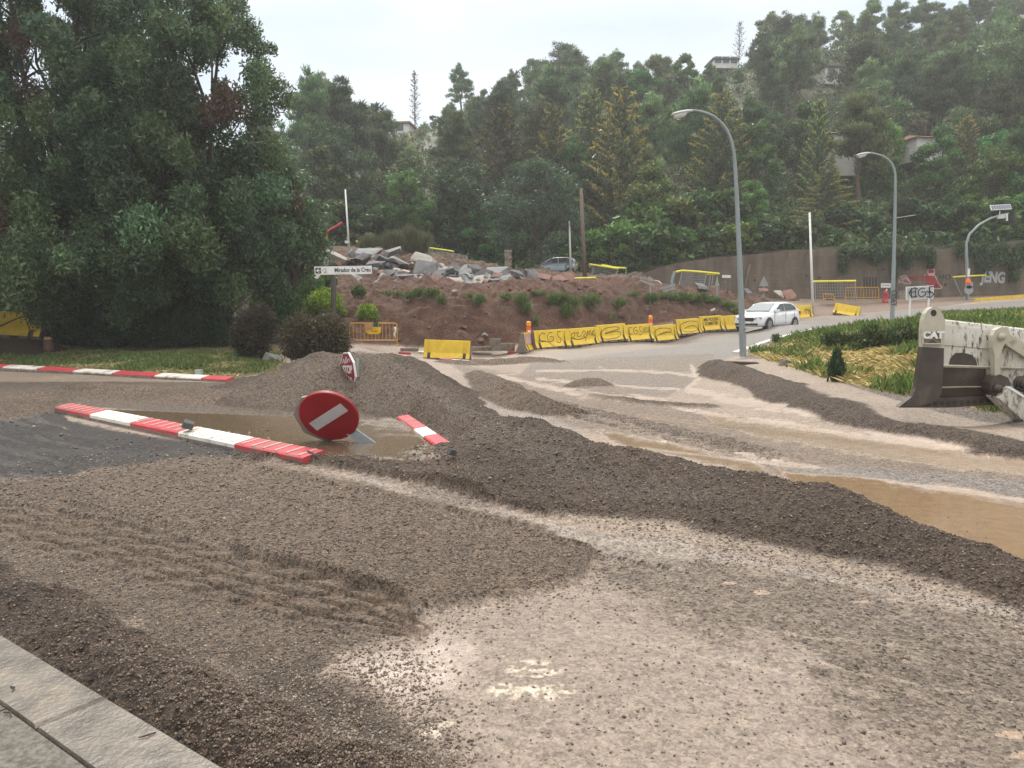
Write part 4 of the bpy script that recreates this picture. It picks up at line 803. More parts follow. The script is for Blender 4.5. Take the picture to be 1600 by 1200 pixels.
SH = [('shrub', 'mid green shrub between the two brown bushes, under the drooping tree', 443, 508, 30, 1.1, 2.4, (.075, .14, .045), 7000), ('shrub', 'bright yellow-green shrub directly behind the signpost', 507, 488, 35.5, 1.1, 1.35, YG, 6000), ('shrub', 'bright yellow-green shrub above the yellow pedestrian barrier', 574, 502, 35.2, .62, 1.0, YG, 4200), ('shrub', 'small yellow-green sapling right of the thin white post', 468, 475, 36, .7, .9, (.17, .26, .04), 2600),
      ('shrub', 'mid green shrub left of the thin white post', 422, 480, 34, 1.2, 1.9, (.09, .17, .045), 6000), ('shrub', 'leafy green shrub behind the thin white post', 468, 450, 36.5, 1.5, 2.2, (.1, .18, .05), 8000), ('shrub', 'green shrub at the left end of the street name sign', 502, 450, 38.5, 1.0, 1.3, (.085, .15, .045), 4200),
      ('shrub', 'tiny yellow-green weed low beside the signpost base', 538, 492, 35.5, .25, .35, YG, 600), ('shrub', 'tiny yellow-green weed at the foot of the thin white post', 455, 487, 34, .3, .45, YG, 800), ('shrub', 'small green weed right of the signpost on the dirt slope', 560, 462, 37.5, .45, .6, (.1, .17, .04), 1200)]
for nm, lb, px, pb, Y, wd, h, g, n in SH:
    p = P(px, pb, Y); p.z = min(p.z, ground_at(p.x, p.y, False)); leafy_thing(nm, lb, 'shrub', p, [(0, 0, h * .55, wd * .8, wd * .8, h * .5), (-wd * .4, 0, h * .4, wd * .5, wd * .5, h * .4), (wd * .4, .1, h * .45, wd * .5, wd * .5, h * .42)], n, .1, .5, g, 410 + px, 12, upw=.6)
WG = 'weeds on the red earth bank'
for i, (px, py, wd, h, n) in enumerate([(655, 458, .5, .4, 900), (675, 460, .7, .5, 1200), (640, 462, .5, .4, 700), (750, 470, .5, .5, 700), (815, 472, .6, .6, 1100), (822, 484, .4, .6, 700), (872, 472, .9, .7, 1600), (890, 480, .9, .8, 1600), (885, 492, .5, .8, 800), (925, 474, .7, .7, 1200), (968, 474, .5, .5, 900), (1018, 466, .6, .5, 1000), (1040, 463, 1.0, .4, 1600), (1065, 465, 1.1, .5, 1800), (1090, 466, 1.2, .5, 2000), (1110, 470, 1.0, .5, 1600), (1135, 478, .8, .5, 1200), (1150, 488, .6, .5, 900), (790, 462, .5, .3, 400), (690, 470, .4, .5, 500), (612, 455, .9, .2, 350), (735, 460, .35, .2, 250), (842, 454, .6, .16, 300), (912, 462, .4, .2, 300), (990, 456, .7, .2, 350), (836, 500, .25, .4, 200), (958, 493, .25, .4, 200)]):
    p = GR(px, py + 4); leafy_thing('weed', 'tuft of green weeds growing on the red earth bank', 'weeds', (p.x, p.y - .1, p.z - .05), [(0, -.15, h * .5, wd * .8, .4, h * .55)], n, .16, .16, (.1, .16, .045), 500 + i, 0, WG, spark=((.2, .2, .07), .12), upw=.9)
p = GR(1306, 596); leafy_thing('shrub', 'small dark green conifer shrub on the grass bank', 'shrub', p, [(0, 0, .28, .22, .22, .28), (0, 0, .5, .12, .12, .24)], 3000, .07, .25, (.03, .075, .03), 450, 6, upw=.9)
p = GR(1183, 540); leafy_thing('weed', 'small weed at the road edge right of the nearer lamp post', 'weeds', (p.x + .9, p.y + .3, p.z), [(0, 0, .25, .25, .2, .3)], 700, .1, .25, (.06, .1, .035), 451, 0, None, upw=1.)
for lb, px, pb, Y, bx, n in [('dark green leafy bush overhanging the eroded edge of the grass bank', 1385, 545, 25.5, [(-1.5, .3, .3, .5, .4, .3), (-.9, .1, .25, .55, .4, .28), (-.4, .2, .42, .45, .5, .42), (.1, 0, .2, .5, .5, .5), (.55, .1, .4, .5, .5, .42), (.95, -.1, .1, .35, .4, .55), (1.2, .2, .3, .4, .4, .35), (-1.1, -.2, 0, .35, .3, .3), (.3, -.3, -.2, .4, .3, .35)], 15000)]:
    p = GR(px, pb); leafy_thing('bush', lb, 'bush', p, bx, n, .1, .45, (.05, .085, .024), 455, 0, None, spark=((.2, .2, .05), .12), upw=.5)
for i, (px, pb, h) in enumerate([(1395, 408, 2.4), (1425, 400, 2.2), (1365, 405, 1.8), (1455, 395, 2.0), (1320, 398, 1.6), (1530, 440, 1.2)]):
    pass
iv = []
for i, (px, pb, wd, dz) in enumerate([(1318, 407, .45, 1.5), (1342, 394, .9, .6), (1366, 397, .6, 1.1), (1390, 394, 1.0, .7), (1398, 424, .22, 1.0), (1418, 402, .55, 1.3), (1440, 395, .9, .6), (1456, 404, .3, 1.1), (1508, 390, .8, .9), (1535, 404, .6, 1.9), (1562, 398, 1.0, 1.2), (1586, 412, .5, 2.1), (1605, 395, .9, 1.2)]):
    q = P(px, pb, 54.2); leafy_thing('ivy', 'dark green ivy hanging over the top of the retaining wall', 'ivy', (q.x, q.y, q.z - dz * .6), [(0, 0, dz * .6, wd, .45, dz * .8)], 1100, .26, .4, (.05, .1, .032), 470 + i, 0, 'ivy curtains on the retaining wall', upw=-.5)
for i, (px, pb, Y, h) in enumerate([(578, 393, 50, 1.0), (615, 398, 50, 1.6), (640, 396, 51, 1.9), (660, 398, 51, 1.5)]):
    q = P(px, pb, Y); leafy_thing('tall_grass', 'clump of tall pampas grass behind the rubble', 'grass clump', q, [(0, 0, h * .5, .9, .6, h * .55)], 2200, .5, .06, (.12, .13, .06), 490 + i, 0, 'pampas clumps behind the rubble', upw=1.6)
# grass blades
def grass(name, label, region, n, seed, hmin, hmax, pal, U=(0, 1600), vr=(480, 700), dens=None):
    r = np.random.default_rng(seed); u = r.uniform(U[0], U[1], n); pts = []
    pick = np.flatnonzero((inpoly(gu, gv, region) > 0) & (gy > 8) & (gy < 48)); area_w = (gy[pick] ** 1.15); k = r.choice(pick, n, p=area_w / area_w.sum())
    x = gx[k] + r.normal(0, .06, n); y = gy[k] + r.normal(0, .06, n); z = gz[k] - .01
    pn = fbm(x * .8, y * .8, seed + 3, 4); ps = fbm(x * 2.6, y * 2.6, seed + 7, 3); dry = sst(-.12, .22, pn + .25 * ps + (dens(gu[k], gv[k]) if dens else 0))
    h = (hmin + (hmax - hmin) * r.random(n) ** 1.5) * (1 + .5 * ps) * (1.05 - .45 * dry); lay = .55 + 1.5 * dry
    a = r.uniform(0, 6.28, n); wdt = .011 * (y / 14) * r.uniform(.7, 1.3, n); dx = np.cos(a); dy = np.sin(a); la = r.uniform(0, 6.28, n); lx = np.cos(la) * h * lay * .7; ly = np.sin(la) * h * lay * .7; hz_ = h / np.sqrt(1 + lay ** 2 * .5)
    v = np.stack([np.stack([x - dx * wdt, y - dy * wdt, z], 1), np.stack([x + dx * wdt, y + dy * wdt, z], 1), np.stack([x + lx * .4 + dx * wdt * .7, y + ly * .4 + dy * wdt * .7, z + hz_ * .65], 1), np.stack([x + lx, y + ly, z + hz_], 1)], 1).reshape(-1, 3)
    i = np.arange(n)[:, None] * 4; q = np.stack([i + 0, i + 1, i + 2, i + 3], -1).reshape(-1, 4)
    c0 = np.array(pal[0]); c1 = np.array(pal[1]); m = (dry * r.uniform(.6, 1.2, n)).clip(0, 1)[:, None]; c = (c0 * (1 - m) + c1 * m) * r.lognormal(0, .28, (n, 1))
    o = mesh_np(name, v, q, M['grass'], None, np.repeat(np.clip(c, .01, .8), 4, 0)); return tag(o, label, 'grass', kind='stuff')
def drymap(u, v):    # where the straw lies on the bank
    d = .06 + .55 * np.exp(-(((u - 1290) / 110) ** 2 + ((v - 560) / 24) ** 2)) + .3 * np.exp(-(((u - 1370) / 60) ** 2 + ((v - 590) / 14) ** 2)) + .3 * np.exp(-(((u - 1400) / 50) ** 2 + ((v - 575) / 25) ** 2)) - .35 * np.exp(-(((u - 1270) / 90) ** 2 + ((v - 530) / 10) ** 2)) - .3 * np.exp(-(((u - 1420) / 70) ** 2 + ((v - 612) / 14) ** 2))
    return d + .2 * np.exp(-(((u - 1560) / 60) ** 2 + ((v - 500) / 8) ** 2)) - .1
grass('grass', 'green grass and yellow straw covering the bank on the right', GRASSR, 120000, 601, .06, .38, [(.13, .2, .045), (.5, .38, .16)], dens=drymap)
grass('grass', 'short green and yellowish grass on the verge behind the left kerb', [(-300, 548), (0, 566), (150, 577), (345, 590), (440, 577), (435, 545), (350, 552), (100, 548), (60, 556)], 36000, 602, .04, .16, [(.12, .165, .05), (.33, .28, .13)], dens=lambda u, v: np.where(u < 150, .12, -.05))
# ---------------------------------------------------------------- retaining wall
wm, t, b = new_mat('block_wall'); l = t.links.new
tc = nn(t, 'ShaderNodeTexCoord'); mp = nn(t, 'ShaderNodeMapping'); mp.inputs['Rotation'].default_value = (R(90), 0, 0); l(tc.outputs['Object'], mp.inputs[0])
br = nn(t, 'ShaderNodeTexBrick'); br.inputs['Scale'].default_value = 1; br.inputs['Brick Width'].default_value = .5; br.inputs['Row Height'].default_value = .25; br.inputs['Mortar Size'].default_value = .012
br.inputs['Color1'].default_value = (.175, .135, .1, 1); br.inputs['Color2'].default_value = (.15, .118, .09, 1); br.inputs['Mortar'].default_value = (.125, .098, .076, 1); l(mp.outputs[0], br.inputs[0])
ns = nn(t, 'ShaderNodeTexNoise'); ns.inputs['Scale'].default_value = .9; ns.inputs['Detail'].default_value = 7; ns.inputs['Roughness'].default_value = .65
m2 = nn(t, 'ShaderNodeMapping'); m2.inputs['Scale'].default_value = (1.6, 1, .35); l(tc.outputs['Object'], m2.inputs[0]); l(m2.outputs[0], ns.inputs[0])
mr = nn(t, 'ShaderNodeMapRange'); mr.inputs[1].default_value = .35; mr.inputs[2].default_value = .68; mr.inputs[3].default_value = .55; mr.inputs[4].default_value = 1.15; l(ns.outputs[0], mr.inputs[0])
vs = nn(t, 'ShaderNodeVectorMath', operation='SCALE'); l(br.outputs['Color'], vs.inputs[0]); l(mr.outputs[0], vs.inputs['Scale']); l(vs.outputs[0], b.inputs['Base Color']); b.inputs['Roughness'].default_value = .9
WY = 54.5
wtop = [(985, 436), (1030, 418), (1060, 411), (1100, 405), (1160, 399), (1230, 393), (1290, 389), (1380, 388), (1470, 389), (1530, 383), (1600, 377), (1720, 372), (1900, 370)]
wp = [P(a, c, WY) for a, c in wtop]
wall = thing('retaining_wall', 'long brown block retaining wall below the wooded hillside', 'wall', (0, WY, 0))
mb = MB(); poly = [(p.x, p.z) for p in wp] + [(wp[-1].x, -1), (wp[0].x, -1)]; mb.prism(poly[::-1], .5); mb.build('wall', wm, wall)
wd = lambda px, py: (P(px, py, WY).x, P(px, py, WY).z)
def wall_ink(name, strokes, wdt, mat, px=True):
    mb = MB()
    for s in strokes: ribbon(mb, curve2([wd(*p) for p in s], 5), wdt, lambda u, v: (u, -.006, v))
    mb.build(name, mat, wall)
mb = MB(); mb.prism([wd(*p) for p in [(1446, 430), (1452, 432), (1458, 430), (1463, 436), (1466, 443), (1471, 449), (1464, 450), (1452, 450), (1448, 442), (1444, 432)]][::-1], -.008); mb.build('red_mural', M['muralred'], wall)
mb = MB(); mb.prism([wd(*p) for p in [(1449, 420), (1452, 421), (1456, 419), (1460, 420), (1461, 427), (1459, 431), (1452, 431), (1449, 428)]][::-1], -.010); mb.build('pink_mural_patch', M['muralpink'], wall)
mb = MB(); mb.prism([wd(*p) for p in [(1450.5, 422), (1459, 421.5), (1459.5, 426), (1451, 427)]][::-1], -.014); mb.build('dark_mural_patch', M['muralred'], wall)
wall_ink('mural_outline', [[(1444, 429), (1446, 433), (1449, 442), (1453, 450), (1464, 451), (1472, 449.5), (1466, 443), (1463, 435), (1460, 430)]], .07, M['muralpink'])
for tx, px, py, sz, mt, sx in (('JENG', 1552, 434, 1.05, 'muralsilver', .72), ('MAYA', 1432, 434, .5, 'muralred', .8), ('HO', 1476, 433, .5, 'ink', 1.2)):
    q = P(px, py, WY); text_mesh(tx, sz, M[mt], 'painted_letters', wall, Matrix.Translation((q.x, -.012, q.z)) @ Matrix.Rotation(R(3), 4, 'Y'), sx, .05 if tx == 'JENG' else .01)
wall_ink('graffiti', [[(1404, 443), (1408, 434), (1414, 430), (1419, 436), (1423, 443), (1412, 442), (1404, 438), (1414, 434), (1420, 440)], [(1402, 436), (1406, 431), (1410, 438), (1416, 432)]], .06, M['muralpink'])
wall_ink('paint_drips', [[(1350 + k * 4.5, 433), (1350.5 + k * 4.5, 452)] for k in range(5)], .13, M['ink'])
for px, py in ((1179, 438), (1260, 431), (1280, 434), (1380, 421), (1463, 446), (1477, 445)):
    q = P(px, py, WY); mb = MB(); mb.tube([(q.x, -.01, q.z), (q.x, -.02, q.z)], .11, 8); mb.build('drain_hole', M['recess'], wall)
mb = MB(); q = P(1135, 432, WY); mb.box((q.x, -.02, q.z), (.62, .03, .2)); mb.build('white_paint_patch', M['white'], wall)

# ---------------------------------------------------------------- houses on the hill
def house(label, px, pyb, Y, w_, h, d, rot, roofh, wall_m='housewhite', roof_m='roof', wins=2, flat=False):
    p = P(px, pyb, Y); t = thing('house', label, 'house', (p.x, p.y, p.z - (.8 if Y > 100 else .3)), (0, 0, rot)); mb = MB(); mb.box((0, 0, h / 2 - .6), (w_, d, h + 1.2)); wo = mb.build('wall', M[wall_m], t)
    mb = MB(); o = .35
    if flat: mb.box((0, 0, h + .14), (w_ + .5, d + .5, .25))
    else:
        mb.add([(-w_ / 2 - o, -d / 2 - o, h + .01), (w_ / 2 + o, -d / 2 - o, h + .01), (w_ / 2 + o, d / 2 + o, h + .01), (-w_ / 2 - o, d / 2 + o, h + .01), (-w_ / 2 + 1, 0, h + roofh), (w_ / 2 - 1, 0, h + roofh)], [(0, 1, 5, 4), (2, 3, 4, 5), (1, 2, 5), (3, 0, 4), (3, 2, 1, 0)])
    mb.build('roof', M[roof_m], t)
    for k in range(wins):
        x = -w_ / 2 + w_ * (k + .5) / wins; mb = MB(); mb.box((x, -d / 2 - .02, h * .58), (1.3, .05, 1.2)); f = mb.build('window', M['white'], t); mb = MB(); mb.box((x, -d / 2 - .05, h * .58), (1.1, .03, 1.0)); mb.build('pane', M['glass'], f)
    return t
house('white house with shallow red roof half hidden by the evergreen and pines', 475, 279, 84, 3.2, 2.4, 5, R(14), .7, wins=1)
house('small white house high on the left skyline', 631, 203, 112, 2.6, 1.2, 4, R(-8), .6, wins=1, flat=True)
house('pale hut with dark flat roof in a clearing high on the slope', 1297, 114, 110, 3.6, 1.0, 3, R(12), .8, wins=2, flat=True, roof_m='darkwood')
house('large white house among trees above the retaining wall, left half', 1300, 258, 76, 4.2, 2.8, 5, R(-12), .7, wins=2)
house('white gabled house wing at the right, above the farther street lamp', 1440, 236, 78, 5.0, 1.0, 5, R(10), .8, wins=1)
house('long low pale building along the ridge above the middle of the wood', 1128, 93, 128, 4, .1, 4, R(4), .8, wins=3, flat=True, roof_m='slabdark')

# ---------------------------------------------------------------- yellow concrete barriers
BSEG = [(-1.0, -.84, 0), (-.84, -.7, 1), (-.7, .7, 0), (.7, .84, 1), (.84, 1.0, 0)]
PR_ = [(.28, .0), (.28, .10), (.17, .31), (.09, .85)]
def face_y(z):
    for (a, z0), (b_, z1) in zip(PR_[:-1], PR_[1:]):
        if z0 <= z <= z1: return a + (b_ - a) * (z - z0) / (z1 - z0) if z1 > z0 else a
    return .09
def barrier(label, loc, rot, strokes=None, txt=None, group='yellow barriers in the row along the road', H=1.):
    t = thing('concrete_barrier', label, 'barrier', loc, rot, group); mb = MB()
    for x0, x1, nt_ in BSEG:
        pr = PR_ if not nt_ else [(.13, .0), (.13, .10), (.13, .31), (.09, .85)]
        ring = [(y, z) for y, z in pr] + [(-y, z) for y, z in pr[::-1]]; n = len(ring); vs = [(x0, y, z) for y, z in ring] + [(x1, y, z) for y, z in ring]
        for i in range(n - 1):
            base_ = i in (0, n - 2); mb.add([vs[i], vs[i + n], vs[i + 1 + n], vs[i + 1]], [(0, 1, 2, 3)], 1 if (base_ or nt_ and i in (1, n - 3)) else 0)
        if x0 in (-1.0,) or x1 == 1.0: mb.add(vs[:n] if x0 == -1.0 else vs[n:], [tuple(range(n)) if x0 == -1.0 else tuple(range(n - 1, -1, -1))], 1)
        if nt_:
            for x_, flip in ((x0, 0), (x1, 1)):
                for s in (1, -1):
                    q = [(x_, s * .13, 0), (x_, s * .28, 0), (x_, s * .28, .1), (x_, s * .17, .31), (x_, s * .13, .31)]; mb.add(q, [(0, 1, 2, 3, 4)], 1)
    mb.build('body', [M['yellow'], M['concrete']], t)
    for s in (-.35, .35):
        mb = MB(); mb.box((s, 0, .045), (.2, .575, .07)); mb.build('lifting_slot', M['recess'], t)  # dark box just proud of the face paints the slot's shade
    fn = lambda u, v: (u, -face_y(v) - .006, v)
    if strokes:
        mb = MB()
        for st in strokes: ribbon(mb, curve2(st, 6), .028, fn)
        mb.build('graffiti', M['ink'], t)
    if txt:
        a = math.atan2(.08, .54)
        for k, ln in enumerate(txt): text_mesh(ln, .24, M['ink'], 'graffiti', t, Matrix.Translation((0, -face_y(.66 - .22 * k) - .008, .66 - .22 * k)) @ Matrix.Rotation(-a, 4, 'X'), 1.15, .004, .001)
    return t
S_C = lambda x, y, s=1: [(x + .26 * s, y + .16 * s), (x + .1 * s, y + .22 * s), (x - .1 * s, y + .05 * s), (x, y - .16 * s), (x + .24 * s, y - .14 * s)]
S_G = lambda x, y, s=1: [(x + .2 * s, y + .2 * s), (x - .02 * s, y + .2 * s), (x - .15 * s, y), (x - .02 * s, y - .2 * s), (x + .2 * s, y - .12 * s), (x + .2 * s, y + .02 * s), (x, y + .02 * s)]
S_S = lambda x, y, s=1: [(x + .22 * s, y + .22 * s), (x, y + .22 * s), (x + .02 * s, y + .02 * s), (x + .18 * s, y - .12 * s), (x + .06 * s, y - .27 * s), (x - .14 * s, y - .22 * s)]
GRA = [
    [S_C(-.62, .52), S_G(-.1, .52), S_S(.4, .52), [(-.8, .4), (-.5, .38), (-.2, .3), (.05, .1)]],
    [[(-.7, .6), (-.5, .68), (-.55, .5), (-.75, .42), (-.5, .4)], [(-.45, .62), (-.25, .66), (-.35, .48), (-.1, .5)], [(-.05, .55), (.1, .72), (.2, .6), (.05, .48), (.2, .42), (.3, .6)], [(.3, .45), (.35, .7), (.45, .5), (.5, .72)], [(.55, .72), (.6, .45), (.75, .7), (.62, .55), (.8, .45)], [(-.6, .38), (-.2, .34), (.2, .4), (.1, .22)]],
    [[(-.7, .25), (-.8, .45), (-.4, .68), (.3, .72), (.55, .62), (.2, .55), (-.3, .48), (-.5, .42), (-.2, .45), (.4, .5), (.6, .35), (.3, .2), (-.4, .16), (-.75, .22)]],
    [S_C(-.72, .54, .9), S_G(-.3, .54, .8), S_S(.05, .54, .8)] + [[(.3 + k * .1, .7), (.3 + k * .1, .4)] for k in range(6)],
    [[(-.75, .2), (-.85, .5), (-.4, .7), (.3, .68), (.6, .56), (.1, .45), (-.5, .38), (-.6, .3)], [(-.5, .38), (0, .5), (.5, .44), (.6, .3)]],
    [[(.7, .68), (.1, .74), (-.6, .6), (-.75, .38), (-.4, .2), (.3, .18), (.7, .3), (.5, .46), (0, .46), (-.4, .36)], [(-.2, .62), (-.15, .7)]],
    None, None]
BLAB = ['yellow concrete barrier sprayed with large letters CGS, nearest in the row', 'yellow concrete barrier with dense scribbled graffiti, second in the row', 'yellow concrete barrier with a big looping black scrawl, third in the row', 'yellow concrete barrier reading CGS and tally strokes, beside an orange beacon', 'yellow concrete barrier with a wide S-shaped loop, right of the orange beacon', 'yellow concrete barrier with a big G-shaped loop, sixth in the row', 'yellow concrete barrier with two lines of small black writing', 'plain yellow concrete barrier half hidden by the lamp post and car']
TH = R(38.8); DIR = Vector((math.cos(TH), math.sin(TH), 0)); ROW0 = Vector((.95, 33.5, 0)); SL = math.atan(.63 / 15.84)
for i in range(8):
    c = ROW0 + DIR * (1.98 * (i + .5)); c.z = ground_at(c.x, c.y, False) - .02
    barrier(BLAB[i], c, (0, -SL + rnd.uniform(-.004, .004), TH + rnd.uniform(-.012, .012)), GRA[i], ('ME PODEIS', 'SOMETER') if i == 6 else None)
p = P(699, 552, 32); barrier('stained yellow concrete barrier standing alone before the red earth bank', (p.x, p.y, ground_at(p.x, p.y, False)), (0, R(1.5), R(-7)), group='yellow barriers standing apart')
p = P(821, 550, 33); t_ = barrier('barrier turned end-on with red and white striped face, first before the row', (p.x + .15, p.y + .6, ground_at(p.x, p.y, False)), (0, 0, R(72)), group='yellow barriers standing apart')
mb = MB()
for k in range(7): mb.add([(-.95 + k * .14, face_y(.36) * -1 - .008, .36), (-.88 + k * .14, -face_y(.36) - .008, .36), (-.80 + k * .14, -face_y(.8) - .008, .8), (-.87 + k * .14, -face_y(.8) - .008, .8)], [(0, 1, 2, 3)])
mb.build('red_stripe', M['redlamp'], t_)
mb = MB()
for k in range(6): mb.add([(-.88 + k * .14, -face_y(.36) - .008, .36), (-.81 + k * .14, -face_y(.36) - .008, .36), (-.73 + k * .14, -face_y(.8) - .008, .8), (-.80 + k * .14, -face_y(.8) - .008, .8)], [(0, 1, 2, 3)])
mb.build('white_stripe', M['white'], t_)
p = P(1249, 499, 46.2); barrier('yellow barrier with black scrawl showing behind the white car', (p.x, p.y, p.z), (0, -R(2), R(30)), [[(.3 + .08 * k, .3 + .3 * (k % 2)), (.36 + .08 * k, .7 - .2 * (k % 2))] for k in range(7)] + [[(.25, .5), (.5, .62), (.8, .45)]], group='yellow barriers standing apart')
p = P(1321, 493, 46.5); barrier('yellow barrier knocked askew and dipping to the right, beyond the white car', (p.x, p.y, p.z - .05), (R(-8), R(11), R(-34)), group='yellow barriers standing apart').scale = (.75, .9, .85)
p = P(8, 527, 28.3); barrier('dull yellow barrier in the shade at the left edge', (p.x, p.y, p.z), (0, R(3), R(-4)), group='yellow barriers standing apart').scale = (1.55, 1, 1.15)
# loose concrete blocks
for lb, px, py, Y, sx, sz, rz in (('long grey concrete block lying before the red earth bank', 786, 548, 33.6, 1.05, .34, -.05), ('small grey concrete block resting on the longer one', 774, 539, 33.6, .5, .28, .1), ('flat grey kerbstone lying right of the lone yellow barrier', 752, 548, 33.8, .9, .18, .06), ('flat dark kerbstone lying under the yellow pedestrian barrier', 640, 549, 31.5, .7, .14, -.1)):
    p = P(px, py, Y); mb = MB(); mb.box((0, 0, sz / 2), (sx, .4, sz)); mb.box((-sx * .3, -.203, sz * .45), (sx * .1, .02, sz * .5)); o = mb.build('concrete_block', M['concrete'], None); o.location = p; o.rotation_euler = (0, 0, rz); tag(o, lb, 'block')
# orange beacons
def beacon(label, loc):
    t = thing('warning_beacon', label, 'beacon', loc); mb = MB(); mb.box((0, 0, .13), (.2, .16, .26)); mb.build('battery_box', M['orange'], t); mb = MB(); mb.tube([(0, 0, .26), (0, 0, .30), (0, .0, .46), (0, 0, .5)], [.06, .11, .11, .05], 12); mb.build('lens', M['orangelens'], t); mb = MB(); mb.box((.02, -.085, .06), (.12, .01, .08)); mb.build('white_label', M['white'], t)
c = ROW0 + DIR * (1.98 * 4); c.z = ground_at(c.x, c.y, False); beacon('orange warning beacon standing on the joint of the barrier row', (c.x, c.y, c.z + .83))
p = P(826, 522, 33.2); beacon('orange warning beacon on the end-on striped barrier', (p.x, p.y - .1, ground_at(p.x, p.y, False) + .83))

# ---------------------------------------------------------------- signs and posts behind the barriers
def post_to(mb, a, b_, r_, n=8): mb.tube([a, b_], r_, n)
def local(o, v): return tuple(Vector(v) - o.location)
pb, pt = P(1016, 508, 42.0), P(1013, 437, 42.0); t = thing('direction_sign', 'grey back of two tilted direction blades on a thin post, left of the bent post', 'sign', pb)
mb = MB(); post_to(mb, (0, 0, -.6), local(t, P(1016, 444, 42)), .04); mb.build('post', M['galv'], t)
for a, c, e, f in ((1000, 434, 1021, 437), (1000, 438, 1022, 445)):
    A, B_, C_, D_ = [local(t, P(x, y, 41.9)) for x, y in ((a, c - 2), (e, f - 1), (e, f + 2.5), (a, c + 1))]; mb = MB(); mb.add([A, B_, C_, D_] + [(q[0], q[1] + .05, q[2]) for q in (A, B_, C_, D_)], [(3, 2, 1, 0), (4, 5, 6, 7), (0, 1, 5, 4), (1, 2, 6, 5), (2, 3, 7, 6), (3, 0, 4, 7)]); mb.build('blade', M['signback'], t)
pb = P(1054, 508, 44.0); t = thing('direction_sign', 'bent grey signpost with a tilted double blade, second behind the barriers', 'sign', pb)
mb = MB(); mb.tube([local(t, P(x, y, 44)) for x, y in ((1054.5, 516), (1050, 447), (1049.5, 440), (1054, 424))], .085, 10); mb.build('post', M['lampgrey'], t)
for y0, y1 in ((452, 445), (457, 451)):
    A, B_, C_, D_ = [local(t, P(x, y, 43.85)) for x, y in ((1031, y0 - 2), (1055, y1 - 2.5), (1055, y1 + 1.5), (1031, y0 + 1.5))]; mb = MB(); mb.add([A, B_, C_, D_] + [(q[0], q[1] + .05, q[2]) for q in (A, B_, C_, D_)], [(3, 2, 1, 0), (4, 5, 6, 7), (0, 1, 5, 4), (1, 2, 6, 5), (2, 3, 7, 6), (3, 0, 4, 7)]); mb.build('blade', M['signback'], t)
for lb, px, pyb, pyt, Y, tw in (('narrow triangular warning sign seen from behind, nearest the broken yellow frame', 1120.5, 497, 432, 46, 7), ('triangular warning sign seen from behind, above the white car', 1193.5, 478, 431, 50, 15)):
    pb = P(px, pyb, Y); t = thing('warning_sign', lb, 'sign', pb); mb = MB(); post_to(mb, (0, 0, -.5), local(t, P(px, pyt + 2, Y)), .04); mb.build('post', M['galv'], t)
    mb = MB(); A = [local(t, P(px + dx, y, Y - .07)) for dx, y in ((-tw / 2, 447), (tw / 2, 447), (0, 431))]; mb.prism([(q[0], q[2]) for q in A], .03, 0, Matrix.Translation((0, -.09, 0))); mb.build('plate', M['signback'], t)
# ---------------------------------------------------------------- wire fence panels with a yellow top rail
def wire_frame(label, rail, posts, Y, cat='fence', wires=True, railr=.07, pr=.035, mat='railyellow'):
    b0 = P(*posts[0][1], Y); t = thing('fence_panel', label, cat, b0); mb = MB(); mb.tube([local(t, P(x, y, Y)) for x, y in rail], railr, 8); mb.build('top_rail', M[mat], t)
    for a, c in posts: mb = MB(); mb.tube([local(t, P(*a, Y + .02)), local(t, P(c[0], c[1] + 3, Y + .02))], pr, 6); mb.build('post', M['galv'], t)
    if wires and len(posts) > 1:
        mb = MB(); (a0, c0), (a1, c1) = posts[0], posts[-1]; T0, T1, B0, B1 = [Vector(P(*q, Y + .03)) - t.location for q in (a0, a1, c0, c1)]
        for k in range(1, 16): u = k / 16; mb.tube([T0.lerp(T1, u), B0.lerp(B1, u)], .009, 4)
        for k in range(1, 6): u = k / 6; mb.tube([T0.lerp(B0, u), T1.lerp(B1, u)], .009, 4)
        mb.build('wire_mesh', M['galv'], t)
    return t
wire_frame('leaning wire fence panel with bright yellow top rail, right of the bent post', [(1056, 425), (1066, 423), (1090, 424.5), (1124, 428)], [((1066, 423), (1060, 447)), ((1104, 427), (1099, 447))], 49)
wire_frame('narrow buckled fence panel behind the bent signpost, rail drooping', [(1103, 428), (1117, 429)], [((1110, 430), (1107, 449)), ((1114, 430), (1111, 449))], 49.5, wires=False)
wire_frame('wire fence panel with yellow rail right of the tall white pole', [(1270, 440), (1337, 439)], [((1273, 440), (1274, 468)), ((1336, 440), (1338, 468))], 52)
wire_frame('leaning wire fence panel with yellow rail right of the wooden pole', [(921, 413), (940, 416), (966, 420)], [((929, 416), (922, 434)), ((966, 421), (957, 440))], 52)
wire_frame('slack yellow rail panel behind the first leaning one', [(940, 414), (960, 418), (978, 419)], [((979, 419), (976, 436))], 53, wires=False)
wire_frame('collapsed fence panel with a long yellow rail lying on the earth', [(877, 438), (900, 435), (931, 434)], [((878, 438), (878, 442)), ((931, 434), (944, 446))], 44.5, wires=False, railr=.06)
wire_frame('crooked wire fence panel with pale yellow rail behind the rubble', [(671, 387.5), (690, 390), (709, 393)], [((671, 388), (668, 410)), ((709, 393), (704, 413))], 50, railr=.05)
wire_frame('sagging yellow rail beside the left stone pillar', [(556, 377), (566, 380), (590, 380)], [((578, 378), (578, 391))], 50, wires=False, railr=.05)
wire_frame('broken frame with yellow rail and slanting leg left of the orange-lit sign', [(1489, 433), (1512, 431.5), (1540, 430)], [((1490, 434), (1505, 466))], 52.5, wires=False, railr=.05)
